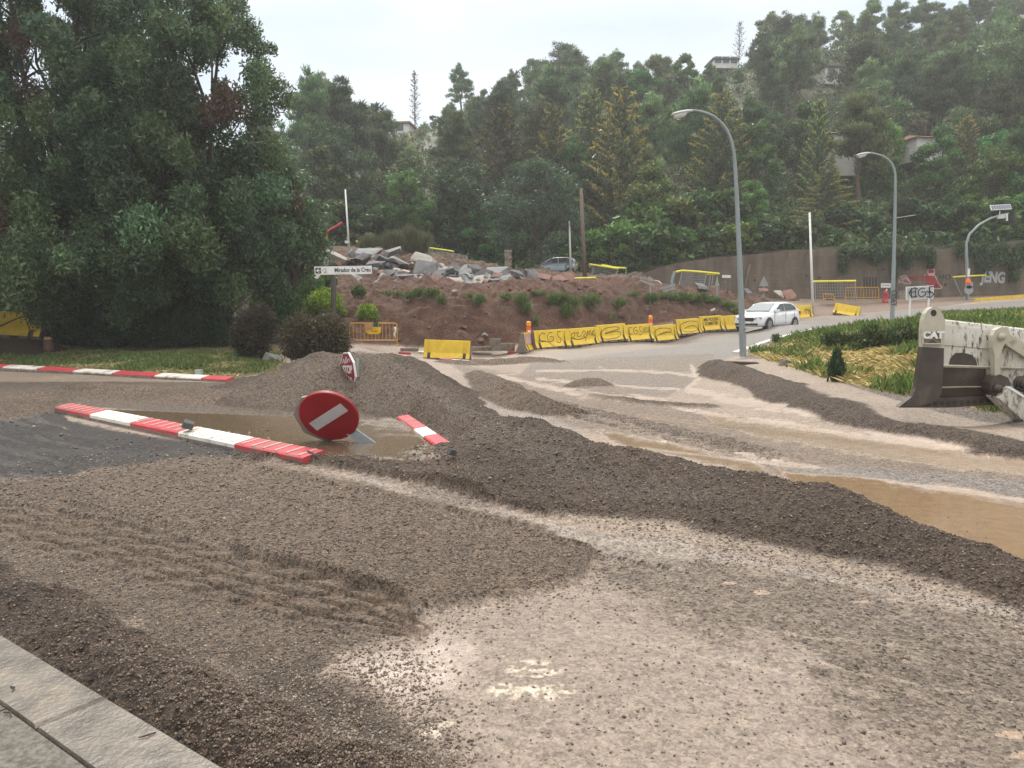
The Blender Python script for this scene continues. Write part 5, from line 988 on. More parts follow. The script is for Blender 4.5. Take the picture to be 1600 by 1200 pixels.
# tubular pedestrian barriers
def ped(label, corners, Y, bars=11, foot=True, sign=False, group=None):
    (xl, yt), (xr, yt2), (xr2, yb), (xl2, yb2) = corners; b0 = P((xl2 + xr2) / 2, (yb + yb2) / 2, Y); t = thing('pedestrian_barrier', label, 'barrier', b0, group=group); L_ = lambda x, y: Vector(P(x, y, Y)) - t.location
    TL, TR, BR, BL = L_(xl, yt), L_(xr, yt2), L_(xr2, yb), L_(xl2, yb2); fr = .0 
    ML, MR = TL.lerp(BL, .74), TR.lerp(BR, .74); ix = (TR - TL).normalized() * .09; iz = Vector((0, 0, .09)); mb = MB()
    mb.tube([BL, TL - iz, TL - iz * .3 + ix * .3, TL + ix, TR - ix, TR - iz * .3 - ix * .3, TR - iz, BR], .024, 8); mb.tube([ML, MR], .02, 8); mb.build('frame', M['fenceyellow'], t)
    for k in range(1, bars + 1): u = k / (bars + 1); mb = MB(); mb.tube([TL.lerp(TR, u), ML.lerp(MR, u)], .011, 6); mb.build('bar', M['fenceyellow'], t)
    for q in (BL, BR): mb = MB(); mb.tube([q + Vector((0, -.25, .0)), q + Vector((0, -.2, .06)), q + Vector((0, .2, .06)), q + Vector((0, .25, 0))], .02, 6); mb.build('foot', M['fenceyellow'], t)
    return t, L_
t, L_ = ped('yellow tubular pedestrian barrier hung with a yellow notice, beside the brown bush', ((546, 505), (620, 505), (621, 541), (547, 541)), 33.2, 12)
s = thing('notice_board', 'yellow notice with tan and green cards hung on the pedestrian barrier', 'notice', P(583, 515, 33.12)); mb = MB(); mb.prism([(-.34, .12), (.34, .12), (.34, -.12), (.22, -.2), (-.2, -.2), (-.34, -.1)][::-1], .02); mb.build('board', M['signyellow'], s)
mb = MB(); mb.box((-.18, -.012, .12), (.34, .016, .28)); mb.build('tan_card', M['tan'], s); mb = MB(); mb.box((.13, -.012, .22), (.2, .016, .2)); mb.build('green_card', M['green'], s); text_mesh('AVIS', .13, M['redlamp'], 'lettering', s, Matrix.Translation((0.05, -.024, -.08)), 1.2)
p1 = P(617, 518, 33.0); mb = MB(); mb.tube([(0, 0, .2), (.03, -.02, .05), (-.03, 0, -.12), (.03, .02, -.3)], [.05, .035, .045, .02], 7); o = mb.build('rag', M['white'], None, True); o.location = p1; tag(o, 'pale rag tied to the right end of the pedestrian barrier', 'rag')
ped('yellow tubular pedestrian barrier standing before the wall with dark drips', ((1322, 449), (1373, 449), (1373, 470), (1320, 471)), 52, 10)
ped('low yellow trestle lying before the wire panel by the white pole', ((1286, 459), (1303, 460), (1304, 469), (1287, 469)), 51, 3)
mb = MB(); mb.box((0, 0, .12), (.5, .4, .24)); o = mb.build('rubble_lump', M['slabdark'], None); o.location = P(1295, 469, 51.4); tag(o, 'dark lump inside the low yellow trestle', 'rubble')
# ---------------------------------------------------------------- poles
def pole(name, label, cat, pts, Y, r0, r1, mat, n=10):
    b0 = P(*pts[0], Y); mb = MB(); pp = [Vector(P(x, y, Y)) - b0 for x, y in pts]; mb.tube(pp, [r0 + (r1 - r0) * i / (len(pp) - 1) for i in range(len(pp))], n); o = mb.build(name, M[mat], None, True); o.location = b0; return tag(o, label, cat)
pole('flag_pole', 'thin white pole standing behind the rubble on the left', 'pole', [(546, 397), (539.5, 296)], 52, .075, .05, 'white')
pole('white_pole', 'tall white pole beside the wire fence panel right of the car', 'pole', [(1270.5, 494), (1265, 332)], 47, .085, .06, 'white')
pole('white_pole', 'thin white pole in front of the silver car', 'pole', [(892, 432), (889.5, 345)], 56, .085, .06, 'white')
pole('utility_pole', 'weathered wooden utility pole right of the silver car', 'pole', [(914, 440), (911, 370), (908, 294)], 50, .15, .11, 'wood')
b0 = P(451, 492, 35); t = thing('marker_post', 'thin white post with small top plates among the shrubs', 'post', b0); mb = MB(); mb.tube([(0, 0, -.8), local(t, P(444, 395, 35))], .05, 8); mb.build('post', M['white'], t)
for x, y in ((443, 398), (447, 405)): q = local(t, P(x, y, 34.93)); mb = MB(); mb.box(q, (.16, .03, .1), rot=(0, .3, 0)); mb.build('plate', M['white'], t)
mb = MB(); q = P(542, 378, 51.9); mb.box((0, 0, 0), (.28, .04, .18)); o = mb.build('small_plate', M['white'], None); o.location = q; tag(o, 'small white plate fixed to the thin white flag pole', 'plate')
b0 = P(510, 391, 50); t = thing('gate_arm', 'red barrier arm raised on a rusty orange post left of the flag pole', 'gate', b0); mb = MB(); mb.tube([local(t, P(511, 392, 50)), local(t, P(509.5, 362, 50))], .08, 8); mb.build('post', M['fenceyellow'], t)
mb = MB(); mb.tube([local(t, P(508, 364, 49.9)), local(t, P(535, 348, 49.9))], .085, 8); mb.build('arm', M['hydrant'], t); mb = MB(); mb.tube([local(t, P(499, 365, 49.95)), local(t, P(509, 365, 49.95))], .06, 8); mb.tube([local(t, P(499, 375, 49.95)), local(t, P(499, 389, 49.95))], .05, 6); mb.build('brace', M['fenceyellow'], t)
# street lamps
def street_lamp(label, pts, Y, head, r0, r1, door=True):
    b0 = P(*pts[0], Y); t = thing('street_lamp', label, 'street lamp', b0); pp = [Vector(P(x, y, Y)) - b0 for x, y in pts]; pp = [Vector((0, 0, -.3))] + pp; k = len(pp)
    cv = []
    for i in range(k - 1):
        p0, p1, p2, p3 = [pp[min(max(i + d, 0), k - 1)] for d in (-1, 0, 1, 2)]
        for j in range(6): u = j / 6; cv.append(.5 * ((2 * p1) + (p2 - p0) * u + (2 * p0 - 5 * p1 + 4 * p2 - p3) * u * u + (3 * p1 - p0 - 3 * p2 + p3) * u ** 3))
    cv.append(pp[-1]); ls = [0]
    for a, c in zip(cv[:-1], cv[1:]): ls.append(ls[-1] + (c - a).length)
    mb = MB(); mb.tube(cv, [r0 + (r1 - r0) * min(1, l_ / ls[-1]) for l_ in ls], 14); mb.tube([(0, 0, 1.0), (0, 0, 1.02)], [r0 * 1.06] * 2, 14); po = mb.build('pole', M['lampgrey'], t, True)
    if door: mb = MB(); mb.box((0, -r0 * .98, .55), (r0 * .9, .02, .5)); mb.build('access_door', M['galv'], po)
    (xa, ya), (xb, yb) = head; A = Vector(P(xa, ya, Y)) - b0; B_ = Vector(P(xb, yb, Y)) - b0; d = (A - B_); ln = d.length; ax = d.normalized(); mb = MB(); prof = [(0, .05, .05), (.12, .07, .06), (.2, .12, .075), (.6, .17, .085), (.92, .15, .06), (1, .05, .03)]; vs = []
    up = Vector((0, 0, 1)); sd_ = ax.cross(up).normalized(); up = sd_.cross(ax)
    for f_, w_, h_ in prof:
        c = B_ + ax * ln * f_
        for q in range(10): a = 2 * math.pi * q / 10; vs.append(c + sd_ * math.cos(a) * w_ + up * (math.sin(a) * h_ * (1 if math.sin(a) > 0 else .5)))
    n = len(prof); mb.add(vs, [(i * 10 + j, i * 10 + (j + 1) % 10, (i + 1) * 10 + (j + 1) % 10, (i + 1) * 10 + j) for i in range(n - 1) for j in range(10)] + [tuple(range(9, -1, -1)), tuple((n - 1) * 10 + j for j in range(10))]); hd = mb.build('lamp_head', M['greyboard'], t, True)
    mb = MB(); vs = []
    for f_, w_, h_ in [(.28, .08, .03), (.4, .13, .11), (.75, .14, .14), (.92, .1, .08)]:
        c = B_ + ax * ln * f_
        for q in range(9): a = math.pi + math.pi * q / 8; vs.append(c + sd_ * math.cos(a) * w_ + up * (math.sin(a) * h_ - .03))
    mb.add(vs, [(i * 9 + j, i * 9 + j + 1, (i + 1) * 9 + j + 1, (i + 1) * 9 + j) for i in range(3) for j in range(8)]); mb.build('diffuser', M['white'], hd, True); return t
t = street_lamp('nearer tall grey street lamp with curved arm, left of the white car', [(1161, 557), (1158, 470), (1154, 370), (1150, 285), (1146, 235), (1136, 204), (1118, 184), (1098, 175), (1078, 172)], 27, ((1049, 180), (1082, 173)), .125, .04)
t = street_lamp('farther grey street lamp with curved arm, beside the board sign', [(1394, 503), (1396, 430), (1398, 350), (1399, 290), (1398, 268), (1391, 253), (1379, 244), (1366, 240), (1358, 239)], 40, ((1338, 243), (1359, 239)), .12, .045)
q0 = t.location; mb = MB(); mb.tube([local(t, P(1398, 341, 40)), local(t, P(1430, 336, 40))], .022, 6); mb.build('banner_rod', M['galv'], t)
text_mesh('CESET', .42, M['ink'], 'graffiti', t, Matrix.Translation(Vector(local(t, P(1394.5, 466, 40))) + Vector((0, -.135, 0))) @ Matrix.Rotation(R(90), 4, 'Y'), .75, .006, .001)
# solar traffic light
Y = 52; b0 = P(1512, 470, Y); t = thing('traffic_light', 'curved grey mast with a traffic light and solar panel on its arm', 'traffic light', b0)
mb = MB(); mb.tube([(0, 0, -.5)] + [local(t, P(x, y, Y)) for x, y in ((1511.5, 430), (1510, 395), (1510, 380), (1515, 366), (1530, 351), (1548, 341), (1565, 336), (1580, 333))], [.11, .1, .09, .085, .08, .075, .07, .06, .05, .05], 10); mb.build('mast', M['lampgrey'], t, True)
mb = MB(); A = Vector(local(t, P(1563.5, 324, Y))); mb.box(A, (1.38, .07, .38), rot=(R(-25), R(-3), 0)); pn = mb.build('solar_panel', M['white'], t)
mb = MB()
for k in range(8): mb.box((-.58 + k * .165, -.04, 0), (.145, .012, .3), 0, Matrix.Translation(A) @ Euler((R(-25), R(-3), 0)).to_matrix().to_4x4())
mb.build('solar_cell', M['panel'], pn)
mb = MB(); A = Vector(local(t, P(1564, 338.5, Y - .1))); mb.box(A, (.5, .18, .26), rot=(0, -.12, 0)); mb.build('control_box', M['greyboard'], t); mb = MB(); mb.tube([local(t, P(1562, 330, Y)), local(t, P(1562, 336, Y))], .03, 6); mb.tube([local(t, P(1573, 334, Y - .1)), local(t, P(1573.5, 345, Y - .1))], .07, 6); mb.build('bracket', M['white'], t)
mb = MB(); A = Vector(local(t, P(1581, 340, Y - .05))); mb.box(A, (.3, .25, .85)); hd = mb.build('signal_head', M['black'], t)
for k in range(3): mb = MB(); c = A + Vector((0, -.13, .27 - .27 * k)); mb.tube([c, c + Vector((0, -.12, 0))], .1, 10); mb.build('visor', M['black'], hd)
mb = MB(); A = Vector(local(t, P(1513.5, 426, Y - .2))); mb.box(A, (.14, .06, .55)); mb.build('white_marker', M['white'], t)
b0 = P(1513, 467, 50.5); t = thing('road_sign', 'round grey-backed sign topped by an orange beacon under the traffic light', 'sign', b0); mb = MB(); mb.tube([(0, 0, -.4), local(t, P(1513, 436, 50.5))], .045, 8); mb.build('post', M['galv'], t)
A = Vector(local(t, P(1513.5, 453, 50.4))); mb = MB(); mb.tube([A, A + Vector((0, -.04, 0))], .3, 20); mb.build('plate', M['signback'], t); A = Vector(local(t, P(1514, 445, 50.4))); mb = MB(); mb.tube([A, A + Vector((0, -.04, 0))], .26, 20); mb.build('plate', M['signback'], t)
A = Vector(local(t, P(1513, 439.5, 50.4))); mb = MB(); mb.tube([A - Vector((0, 0, .15)), A + Vector((0, 0, .0)), A + Vector((0, 0, .2))], [.18, .16, .08], 10); mb.build('beacon', M['orange'], t)
# board sign, hydrant, small white sign
Y = 41; b0 = P(1437, 492, Y); t = thing('board_sign', 'grey board sign on two white posts sprayed with big letters CGS', 'sign', b0); c0 = local(t, P(1437, 457.3, Y)); mb = MB(); RT = Matrix.Translation(c0) @ Matrix.Rotation(R(-3), 4, 'Y'); mb.box((0, 0, 0), (1.5, .05, .72), 0, RT); bd = mb.build('board', M['white'], t); mb = MB(); mb.box((0, -.03, 0), (1.4, .01, .62), 0, RT); mb.build('board_face', M['greyboard'], bd)
for s_ in (-1, 1): q = local(t, P(1437 + 14.5 * s_, 460, Y - .06)); mb = MB(); mb.box((q[0], q[1], q[2] / 2 - .2), (.09, .05, q[2] + .4)); mb.build('post', M['white'], t)
mb = MB(); fn = lambda u, v: tuple(RT @ Vector((u, -.11, v)))
for st in (S_C(-.48, 0, 1.25), S_G(.02, 0, 1.1), S_S(.48, .03, 1.15), [(-.66, .05), (-.3, .06)], [(-.52, .28), (-.5, -.26)], [(-.28, .28), (-.3, -.26)], [(.48, .3), (.47, -.3)], [(.3, .05), (.66, -.04)]): ribbon(mb, curve2(st, 6), .055, fn)
mb.build('graffiti', M['ink'], t)
b0 = P(1383, 472, 52); t = thing('fire_hydrant', 'red fire hydrant standing before the retaining wall', 'hydrant', b0); mb = MB(); mb.tube([(0, 0, -.1), (0, 0, .1), (0, 0, .11), (0, 0, .55), (0, 0, .6), (0, 0, .75), (0, 0, .8)], [.2, .2, .15, .15, .18, .12, .04], 12); mb.build('body', M['hydrant'], t, True); mb = MB(); mb.tube([(-.24, 0, .45), (.24, 0, .45)], .07, 8); mb.tube([(0, 0, .4), (0, -.24, .4)], .07, 8); mb.build('outlet', M['hydrant'], t)
mb = MB(); mb.tube([(.0, -.1, .78), (.03, -.1, .9)], .05, 6); mb.build('cap', M['white'], t)
b0 = P(1384, 446, 54.3); t = thing('notice_board', 'small cream notice board fixed on the wall near the hydrant', 'notice', b0); mb = MB(); mb.box((0, 0, 0), (.7, .03, .32)); mb.build('board', M['white'], t); text_mesh('ZONA', .16, M['ink'], 'lettering', t, Matrix.Translation((0, -.02, .0)), 1.2)
mb = MB(); mb.box((0, 0, 0), (.7, .3, .9)); o = mb.build('stone_block', M['stone'], None); o.location = P(1410, 464, 53.9); tag(o, 'brownish stone block leaning on the wall beneath the faded pink graffiti', 'stone')
# yellow kerb at the far right
mb = MB(); pts = [P(x, y, Y_) for x, y, Y_ in ((1522, 469.5, 50.5), (1560, 466.5, 51), (1600, 463, 52), (1750, 452, 54))]
for a, c in zip(pts[:-1], pts[1:]): d = (c - a); mb.box((a + c) / 2 + Vector((0, 0, .02)), (d.length * .995, .18, .22), rot=(0, -math.asin(d.z / d.length), math.atan2(d.y, d.x)))
tag(mb.build('painted_kerb', M['yellow'], None), 'yellow painted kerb at the far right under the ash trees', 'kerb')
# white edge line of the road with its kerb
mb = MB(); ed = [GR(x, y) for x, y in ((1148, 554), (1165, 548), (1185, 541), (1205, 534), (1225, 528), (1245, 523), (1270, 517))]
for a, c in zip(ed[:-1], ed[1:]): d = c - a; mb.box((a + c) / 2 + Vector((0, 0, .045)), (d.length * 1.0, .22, .12), rot=(0, -math.asin(d.z / d.length), math.atan2(d.y, d.x)))
tag(mb.build('road_kerb', M['kerbwhite'], None), 'pale kerb edging the road beside the grass bank', 'kerb')
# ---------------------------------------------------------------- cars
def car(name, label, loc, rz, paint, plate=None, L_=4.1):
    t = thing(name, label, 'car', loc, (0, 0, rz)); hw = .88
    st = [(2.05, .52, .36, .58), (2.01, .7, .25, .68), (1.86, .81, .2, .78), (1.5, .86, .18, .86), (1.0, .88, .17, .94), (.3, .88, .17, .95), (-.5, .88, .17, .97), (-1.2, .88, .18, 1.0), (-1.7, .86, .2, 1.02), (-1.93, .79, .28, .98), (-2.02, .66, .42, .84)]
    vs = []; nr = 13
    for x, w_, z0, z1 in st:
        h = [(0, z0), (.82 * w_, z0), (.97 * w_, z0 + .1 * (z1 - z0)), (w_, z0 + .38 * (z1 - z0)), (.985 * w_, z0 + .72 * (z1 - z0)), (.93 * w_, z1 - .02), (.0, z1 + .035)]
        ring = [(x, -y, z) for y, z in h] + [(x, y, z) for y, z in h[-2::-1]]; vs += ring
    n = len(st); mb = MB(); mb.add(vs, [(i * nr + j, (i + 1) * nr + j, (i + 1) * nr + j + 1, i * nr + j + 1) for i in range(n - 1) for j in range(nr - 1)] + [tuple(range(nr)), tuple(range((n - 1) * nr + nr - 1, (n - 1) * nr - 1, -1))])
    body = mb.build('body', paint, t, True)
    # greenhouse: bottom, shoulder and roof rings along the length
    gs = [(1.02, .80, .93, .95), (.62, .74, .95, 1.2), (.2, .68, .95, 1.405), (-.3, .66, .96, 1.455), (-.9, .655, .98, 1.45), (-1.35, .64, 1.0, 1.40), (-1.62, .66, 1.0, 1.25), (-1.9, .7, .98, 1.0)]
    vs = []
    for x, wt, zb, zt in gs:
        h = [(.81, zb), (wt + .04 * (zt > 1.2), zt - .05 if zt > 1.1 else zt - .01), (wt * .9, zt), (0, zt + .025)]; vs += [(x, -y, z) for y, z in h] + [(x, y, z) for y, z in h[-2::-1]]
    n = len(gs); nr = 7; mb = MB(); mb.add(vs, [(i * nr + j, (i + 1) * nr + j, (i + 1) * nr + j + 1, i * nr + j + 1) for i in range(n - 1) for j in range(nr - 1)] + [tuple(range(nr)), tuple(range((n - 1) * nr + nr - 1, (n - 1) * nr - 1, -1))]); mb.build('roof', paint, t, True)
    def sidey(z): return .81 + (.715 - .81) * (z - .96) / (1.4 - .96)
    for s in (-1, 1):
        for nm, pl in (('side_window', [(.72, 1.0), (.2, 1.345), (-.28, 1.385), (-.28, 1.0)]), ('side_window', [(-.36, 1.0), (-.36, 1.388), (-.95, 1.38), (-1.18, 1.3), (-1.2, 1.03)]), ('quarter_window', [(-1.24, 1.04), (-1.23, 1.29), (-1.42, 1.19), (-1.5, 1.06)])):
            mb = MB(); q = [(x, s * (sidey(z) + .022), z) for x, z in pl]; q2 = [(x, s * (sidey(z) - .02), z) for x, z in pl]; m_ = len(q); fs = [tuple(range(m_)), tuple(range(2 * m_ - 1, m_ - 1, -1))] + [(i, i + m_, (i + 1) % m_ + m_, (i + 1) % m_) for i in range(m_)]; mb.add(q + q2, fs); mb.build(nm, M['glass'], t)
        mb = MB(); mb.box((.62, s * .93, 1.02), (.16, .2, .13)); mb.build('mirror', paint, t)
        for xd in (-.1, -1.05): mb = MB(); mb.box((xd, s * .893, .82), (.2, .03, .035)); mb.build('door_handle', paint, t)
        mb = MB()
        for xd in (.78, -.32, -1.22): mb.box((xd, s * .874, .62), (.012, .02, .56))
        mb.build('door_seam', M['black'], t); mb = MB(); mb.box((-.1, s * .862, .22), (2.2, .03, .07)); mb.build('sill', M['black'], t)
        mb = MB(); mb.add([(1.88, s * .79, .70), (2.015, s * .60, .68), (2.03, s * .45, .66), (2.045, s * .45, .56), (2.035, s * .62, .56), (1.9, s * .8, .6)], [(0, 1, 2, 3, 4, 5)]); q = [(x + .02, y * 1.015, z) for x, y, z in mb.v]; mb.v = q; mb.build('headlight', M['headlight'], t)
        mb = MB(); mb.box((-1.94, s * .68, .86), (.12, .24, .2)); mb.build('tail_light', M['redlamp'], t)
        for xw in (1.3, -1.26):
            c = Vector((xw, s * .79, .3)); mb = MB(); mb.tube([c + Vector((0, s * .094, .02)), c + Vector((0, s * .097, .02))], .365, 24); mb.build('wheel_arch', M['black'], t)
            mb = MB(); mb.tube([c - Vector((0, s * .1, 0)), c - Vector((0, s * .08, 0)), c + Vector((0, s * .1, 0)), c + Vector((0, s * .125, 0))], [.27, .3, .3, .27], 24); w_ = mb.build('wheel', M['rubber'], t, True)
            mb = MB(); mb.tube([c + Vector((0, s * .1, 0)), c + Vector((0, s * .128, 0))], .205, 20); rm = mb.build('rim', M['alloy'], w_); mb = MB()
            for k in range(5): a = k * 1.2566 + .6; mb.box(c + Vector((math.cos(a) * .13, s * .129, math.sin(a) * .13)), (.09, .006, .055), rot=(0, -a, 0))
            mb.build('rim_gap', M['black'], w_)
    mb = MB(); q = [(1.02, -.66, .985), (1.02, .66, .985), (.27, .56, 1.375), (.27, -.56, 1.375)]; mb.add([(x + .03, y, z + .035) for x, y, z in q] + [(x - .05, y, z - .05) for x, y, z in q], [(0, 1, 2, 3), (7, 6, 5, 4), (0, 4, 5, 1), (1, 5, 6, 2), (2, 6, 7, 3), (3, 7, 4, 0)]); mb.build('windscreen', M['screen'], t)
    mb = MB(); q = [(-1.9, .58, 1.03), (-1.9, -.58, 1.03), (-1.5, -.52, 1.33), (-1.5, .52, 1.33)]; mb.add([(x - .04, y, z + .03) for x, y, z in q] + [(x + .05, y, z - .05) for x, y, z in q], [(0, 1, 2, 3), (7, 6, 5, 4), (0, 4, 5, 1), (1, 5, 6, 2), (2, 6, 7, 3), (3, 7, 4, 0)]); mb.build('rear_window', M['glass'], t)
    mb = MB(); mb.prism([(-.46, .56), (-.38, .48), (.38, .48), (.46, .56), (.42, .66), (-.42, .66)], .05, 0, Matrix.Translation((2.085, 0, 0)) @ Matrix.Rotation(R(90), 4, 'Z')); mb.build('grille', M['black'], t)
    mb = MB(); mb.prism([(-.62, .3), (.62, .3), (.66, .4), (-.66, .4)], .05, 0, Matrix.Translation((2.07, 0, -.03)) @ Matrix.Rotation(R(90), 4, 'Z')); mb.build('lower_grille', M['black'], t)
    mb = MB(); mb.box((2.085, 0, .42), (.03, .52, .11)); mb.build('number_plate', M['white'], t); return t
c = P(1199, 511, 40.2); gz_ = ground_at(c.x, c.y, False); hd = Vector((-.76, -.65, 0)); 
t = car('hatchback_car', 'white five-door hatchback driving down the wet road towards the junction', (c.x, c.y, gz_ + .01), math.atan2(hd.y, hd.x), M['carwhite'])
g1 = ground_at(c.x + hd.x * 1.3, c.y + hd.y * 1.3, False); g0 = ground_at(c.x - hd.x * 1.3, c.y - hd.y * 1.3, False); t.rotation_euler = (0, math.atan2(g0 - g1, 2.6), math.atan2(hd.y, hd.x)); t.location.z = (g0 + g1) / 2 + .01
c = P(868, 432.5, 58); car('parked_car', 'silver saloon car parked behind the rubble under the trees', (c.x, c.y, c.z), R(180 - 12), M['carsilver'])
# ---------------------------------------------------------------- rubble and stone pillars
def rock(name, label, cat, loc, dim, rot, mat, seed, group=None, cut=.25):
    r = np.random.default_rng(seed); mb = MB(); n = 3
    g = np.linspace(-.5, .5, n + 1); vs = {}; 
    import bmesh
    bm = bmesh.new(); pts = []
    for a in (-1, 1):
        for b_ in (-1, 1):
            for c_ in (-1, 1):
                for k in range(2): pts.append(bm.verts.new(((a * .5 - a * r.uniform(0, cut)) * dim[0], (b_ * .5 - b_ * r.uniform(0, cut)) * dim[1], (c_ * .5 - c_ * r.uniform(0, cut)) * dim[2])))
    res = bmesh.ops.convex_hull(bm, input=pts); bmesh.ops.delete(bm, geom=[v for v in res['geom_interior'] if isinstance(v, bmesh.types.BMVert)], context='VERTS')
    me = bpy.data.meshes.new(name); bm.to_mesh(me); bm.free(); me.materials.append(M[mat]); o = bpy.data.objects.new(name, me); COL.objects.link(o); o.location = loc; o.rotation_euler = rot; return tag(o, label, cat, group)
RUB = 'broken slabs heaped on the red earth bank'
SLABS = [  # px, py centre, width px, height px, kind, tilt
    (527, 407, 34, 22, 'slabpale', .6), (500, 420, 30, 20, 'slabdark', .2), (557, 406, 22, 24, 'slab', .9), (577, 400, 30, 14, 'slab', .2), (568, 410, 18, 22, 'slabdark', .7), (590, 419, 24, 14, 'slabdark', .1), (616, 398, 22, 18, 'slab', -.5), (624, 413, 26, 16, 'slab', .5), (598, 410, 20, 14, 'slabdark', .3),
    (663, 410, 30, 14, 'slabpale', .4), (670, 419, 18, 9, 'slabpale', .5), (668, 425, 30, 12, 'slabdark', .1), (628, 428, 22, 10, 'slabpale', .2), (632, 437, 22, 12, 'slabdark', .0), (606, 432, 26, 10, 'slabdark', .1), (690, 425, 16, 12, 'slab', -.5), (704, 429, 18, 18, 'slabdark', -.7), (713, 424, 16, 12, 'slabdark', .5), (650, 437, 24, 9, 'slab', 0), (682, 437, 20, 8, 'slabdark', .1),
    (725, 431, 22, 18, 'slab', -.5), (737, 436, 18, 14, 'slab', .4), (743, 427, 20, 16, 'slabdark', .7), (756, 435, 18, 18, 'slabdark', .6), (775, 428, 28, 18, 'slab', .1), (788, 436, 8, 16, 'slab', 1.3), (766, 437, 18, 12, 'slab', .6), (808, 434, 16, 13, 'slabdark', .2), (793, 440, 22, 6, 'slab', 0), (710, 440, 24, 7, 'slabpale', .05), (752, 443, 26, 5, 'slabpale', .05), (772, 442, 16, 6, 'slabpale', .1), (735, 443, 14, 5, 'slab', 0),
    (835, 437, 18, 8, 'slabdark', .1), (850, 437, 18, 8, 'redrock', .2), (872, 438, 20, 5, 'redrock', -.2), (888, 437, 16, 5, 'redrock', .3), (828, 430, 14, 10, 'slabdark', .5), (520, 436, 24, 10, 'slab', .3), (545, 432, 20, 9, 'slabpale', .2), (680, 445, 12, 6, 'redrock', .2), (668, 441, 10, 6, 'redrock', .5), (695, 446, 10, 5, 'redrock', .3), (1093, 449, 14, 4, 'slab', .1), (1030, 447, 12, 3, 'slabpale', .1), (1165, 458, 10, 4, 'slabdark', .1), (1190, 457, 12, 5, 'redrock', .2), (1230, 464, 14, 6, 'redrock', -.2), (1215, 462, 10, 5, 'slabpale', .2)]
_rs = np.random.default_rng(99)
for _k in range(46):
    _x = _rs.uniform(505, 830); _lo = np.interp(_x, [505, 560, 640, 700, 830], [400, 398, 412, 420, 432]); SLABS.append((_x, _rs.uniform(_lo, 445), _rs.uniform(6, 13), _rs.uniform(3, 8), ('slabdark', 'slab', 'redrock', 'slabdark', 'slabpale')[_k % 5], _rs.normal(0, .5)))
KD = dict(slab='grey broken asphalt slab', slabpale='pale broken concrete slab', slabdark='dark rough chunk', redrock='reddish rock')
for i, (px, py, w_, h_, kd, tl) in enumerate(SLABS):
    Y = float(np.interp(py, [400, 445], [46, 41.5])) if px < 1000 else 48.5; p = P(px, py, Y); W_ = w_ * Y / F; H_ = h_ * Y / F; ca = abs(math.cos(tl)); th_ = max(.14, min(W_, H_) * (.45 if kd in ('slab', 'slabpale') else .8))
    rock('rubble_chunk', KD[kd] + ' lying in the heap on top of the red earth bank', 'rubble', (p.x, p.y - .3, p.z + .09 + H_ * .1), (W_ * (1.3 if ca > .8 else 1.1), rnd.uniform(.8, 1.6), th_ * 1.2), (rnd.uniform(.1, .7), tl * .8, rnd.uniform(-.5, .5)), kd, 700 + i, RUB, .36)
rr_ = np.random.default_rng(801); RO = 'small rocks on the red earth bank'
for i in range(60):
    px = rr_.uniform(570, 1150); v0 = np.interp(px, [570, 800, 1000, 1150], [452, 448, 446, 462]); v1 = np.interp(px, [570, 800, 900, 1150], [538, 540, 524, 490]); py = v0 + (v1 - v0) * rr_.random() ** 1.6; p = GR(px, py); s = rr_.uniform(.1, .3)
    rock('rock', 'small reddish rock lodged in the red earth bank', 'rock', (p.x, p.y, p.z + .04), (s * 1.3, s, s * .8), tuple(rr_.uniform(-1, 1, 3)), 'redrock' if rr_.random() < .8 else 'slabpale', 820 + i, RO, .3)
def pillar(label, px, pt, pb, wpx, Y):
    b0 = P(px, pb, Y); h = P(px, pt, Y).z - b0.z; w_ = wpx * Y / F; t = thing('stone_pillar', label, 'pillar', b0); mb = MB(); r = random.Random(px); z = -.5; k = 0
    while z < h:
        hh = r.uniform(.18, .3); o = r.uniform(-.03, .03); a = r.uniform(.35, .65); mb.box((-w_ / 2 + w_ * a / 2 + o, 0, z + hh / 2), (w_ * a - .01, w_ + r.uniform(-.06, .06), hh - .012)); mb.box((w_ / 2 - w_ * (1 - a) / 2 + o, 0, z + hh / 2), (w_ * (1 - a) - .01, w_ + r.uniform(-.06, .06), hh - .012)); z += hh
    mb.build('shaft', M['stone'], t); mb = MB(); mb.box((0, 0, z + .05), (w_ * 1.08, w_ * 1.08, .1)); mb.build('cap', M['stone'], t)
pillar('tall pale stone gate pillar behind the rubble, right one', 794, 395, 432, 11, 50); pillar('short stone gate pillar behind the rubble', 725, 403, 425, 11, 50); pillar('stone pillar behind the sagging yellow rail on the left', 577, 369, 395, 7, 51)
# low broken wall behind the rubble
mb = MB(); A = P(680, 405, 49); B_ = P(722, 409, 49); mb.prism([(0, -1), (B_.x - A.x, -1), (B_.x - A.x, .35), (1.0, .4), (.3, .55), (0, .5)], .4); o = mb.build('low_wall', M['stone'], None); o.location = A; tag(o, 'low broken brown wall left of the short stone pillar', 'wall')
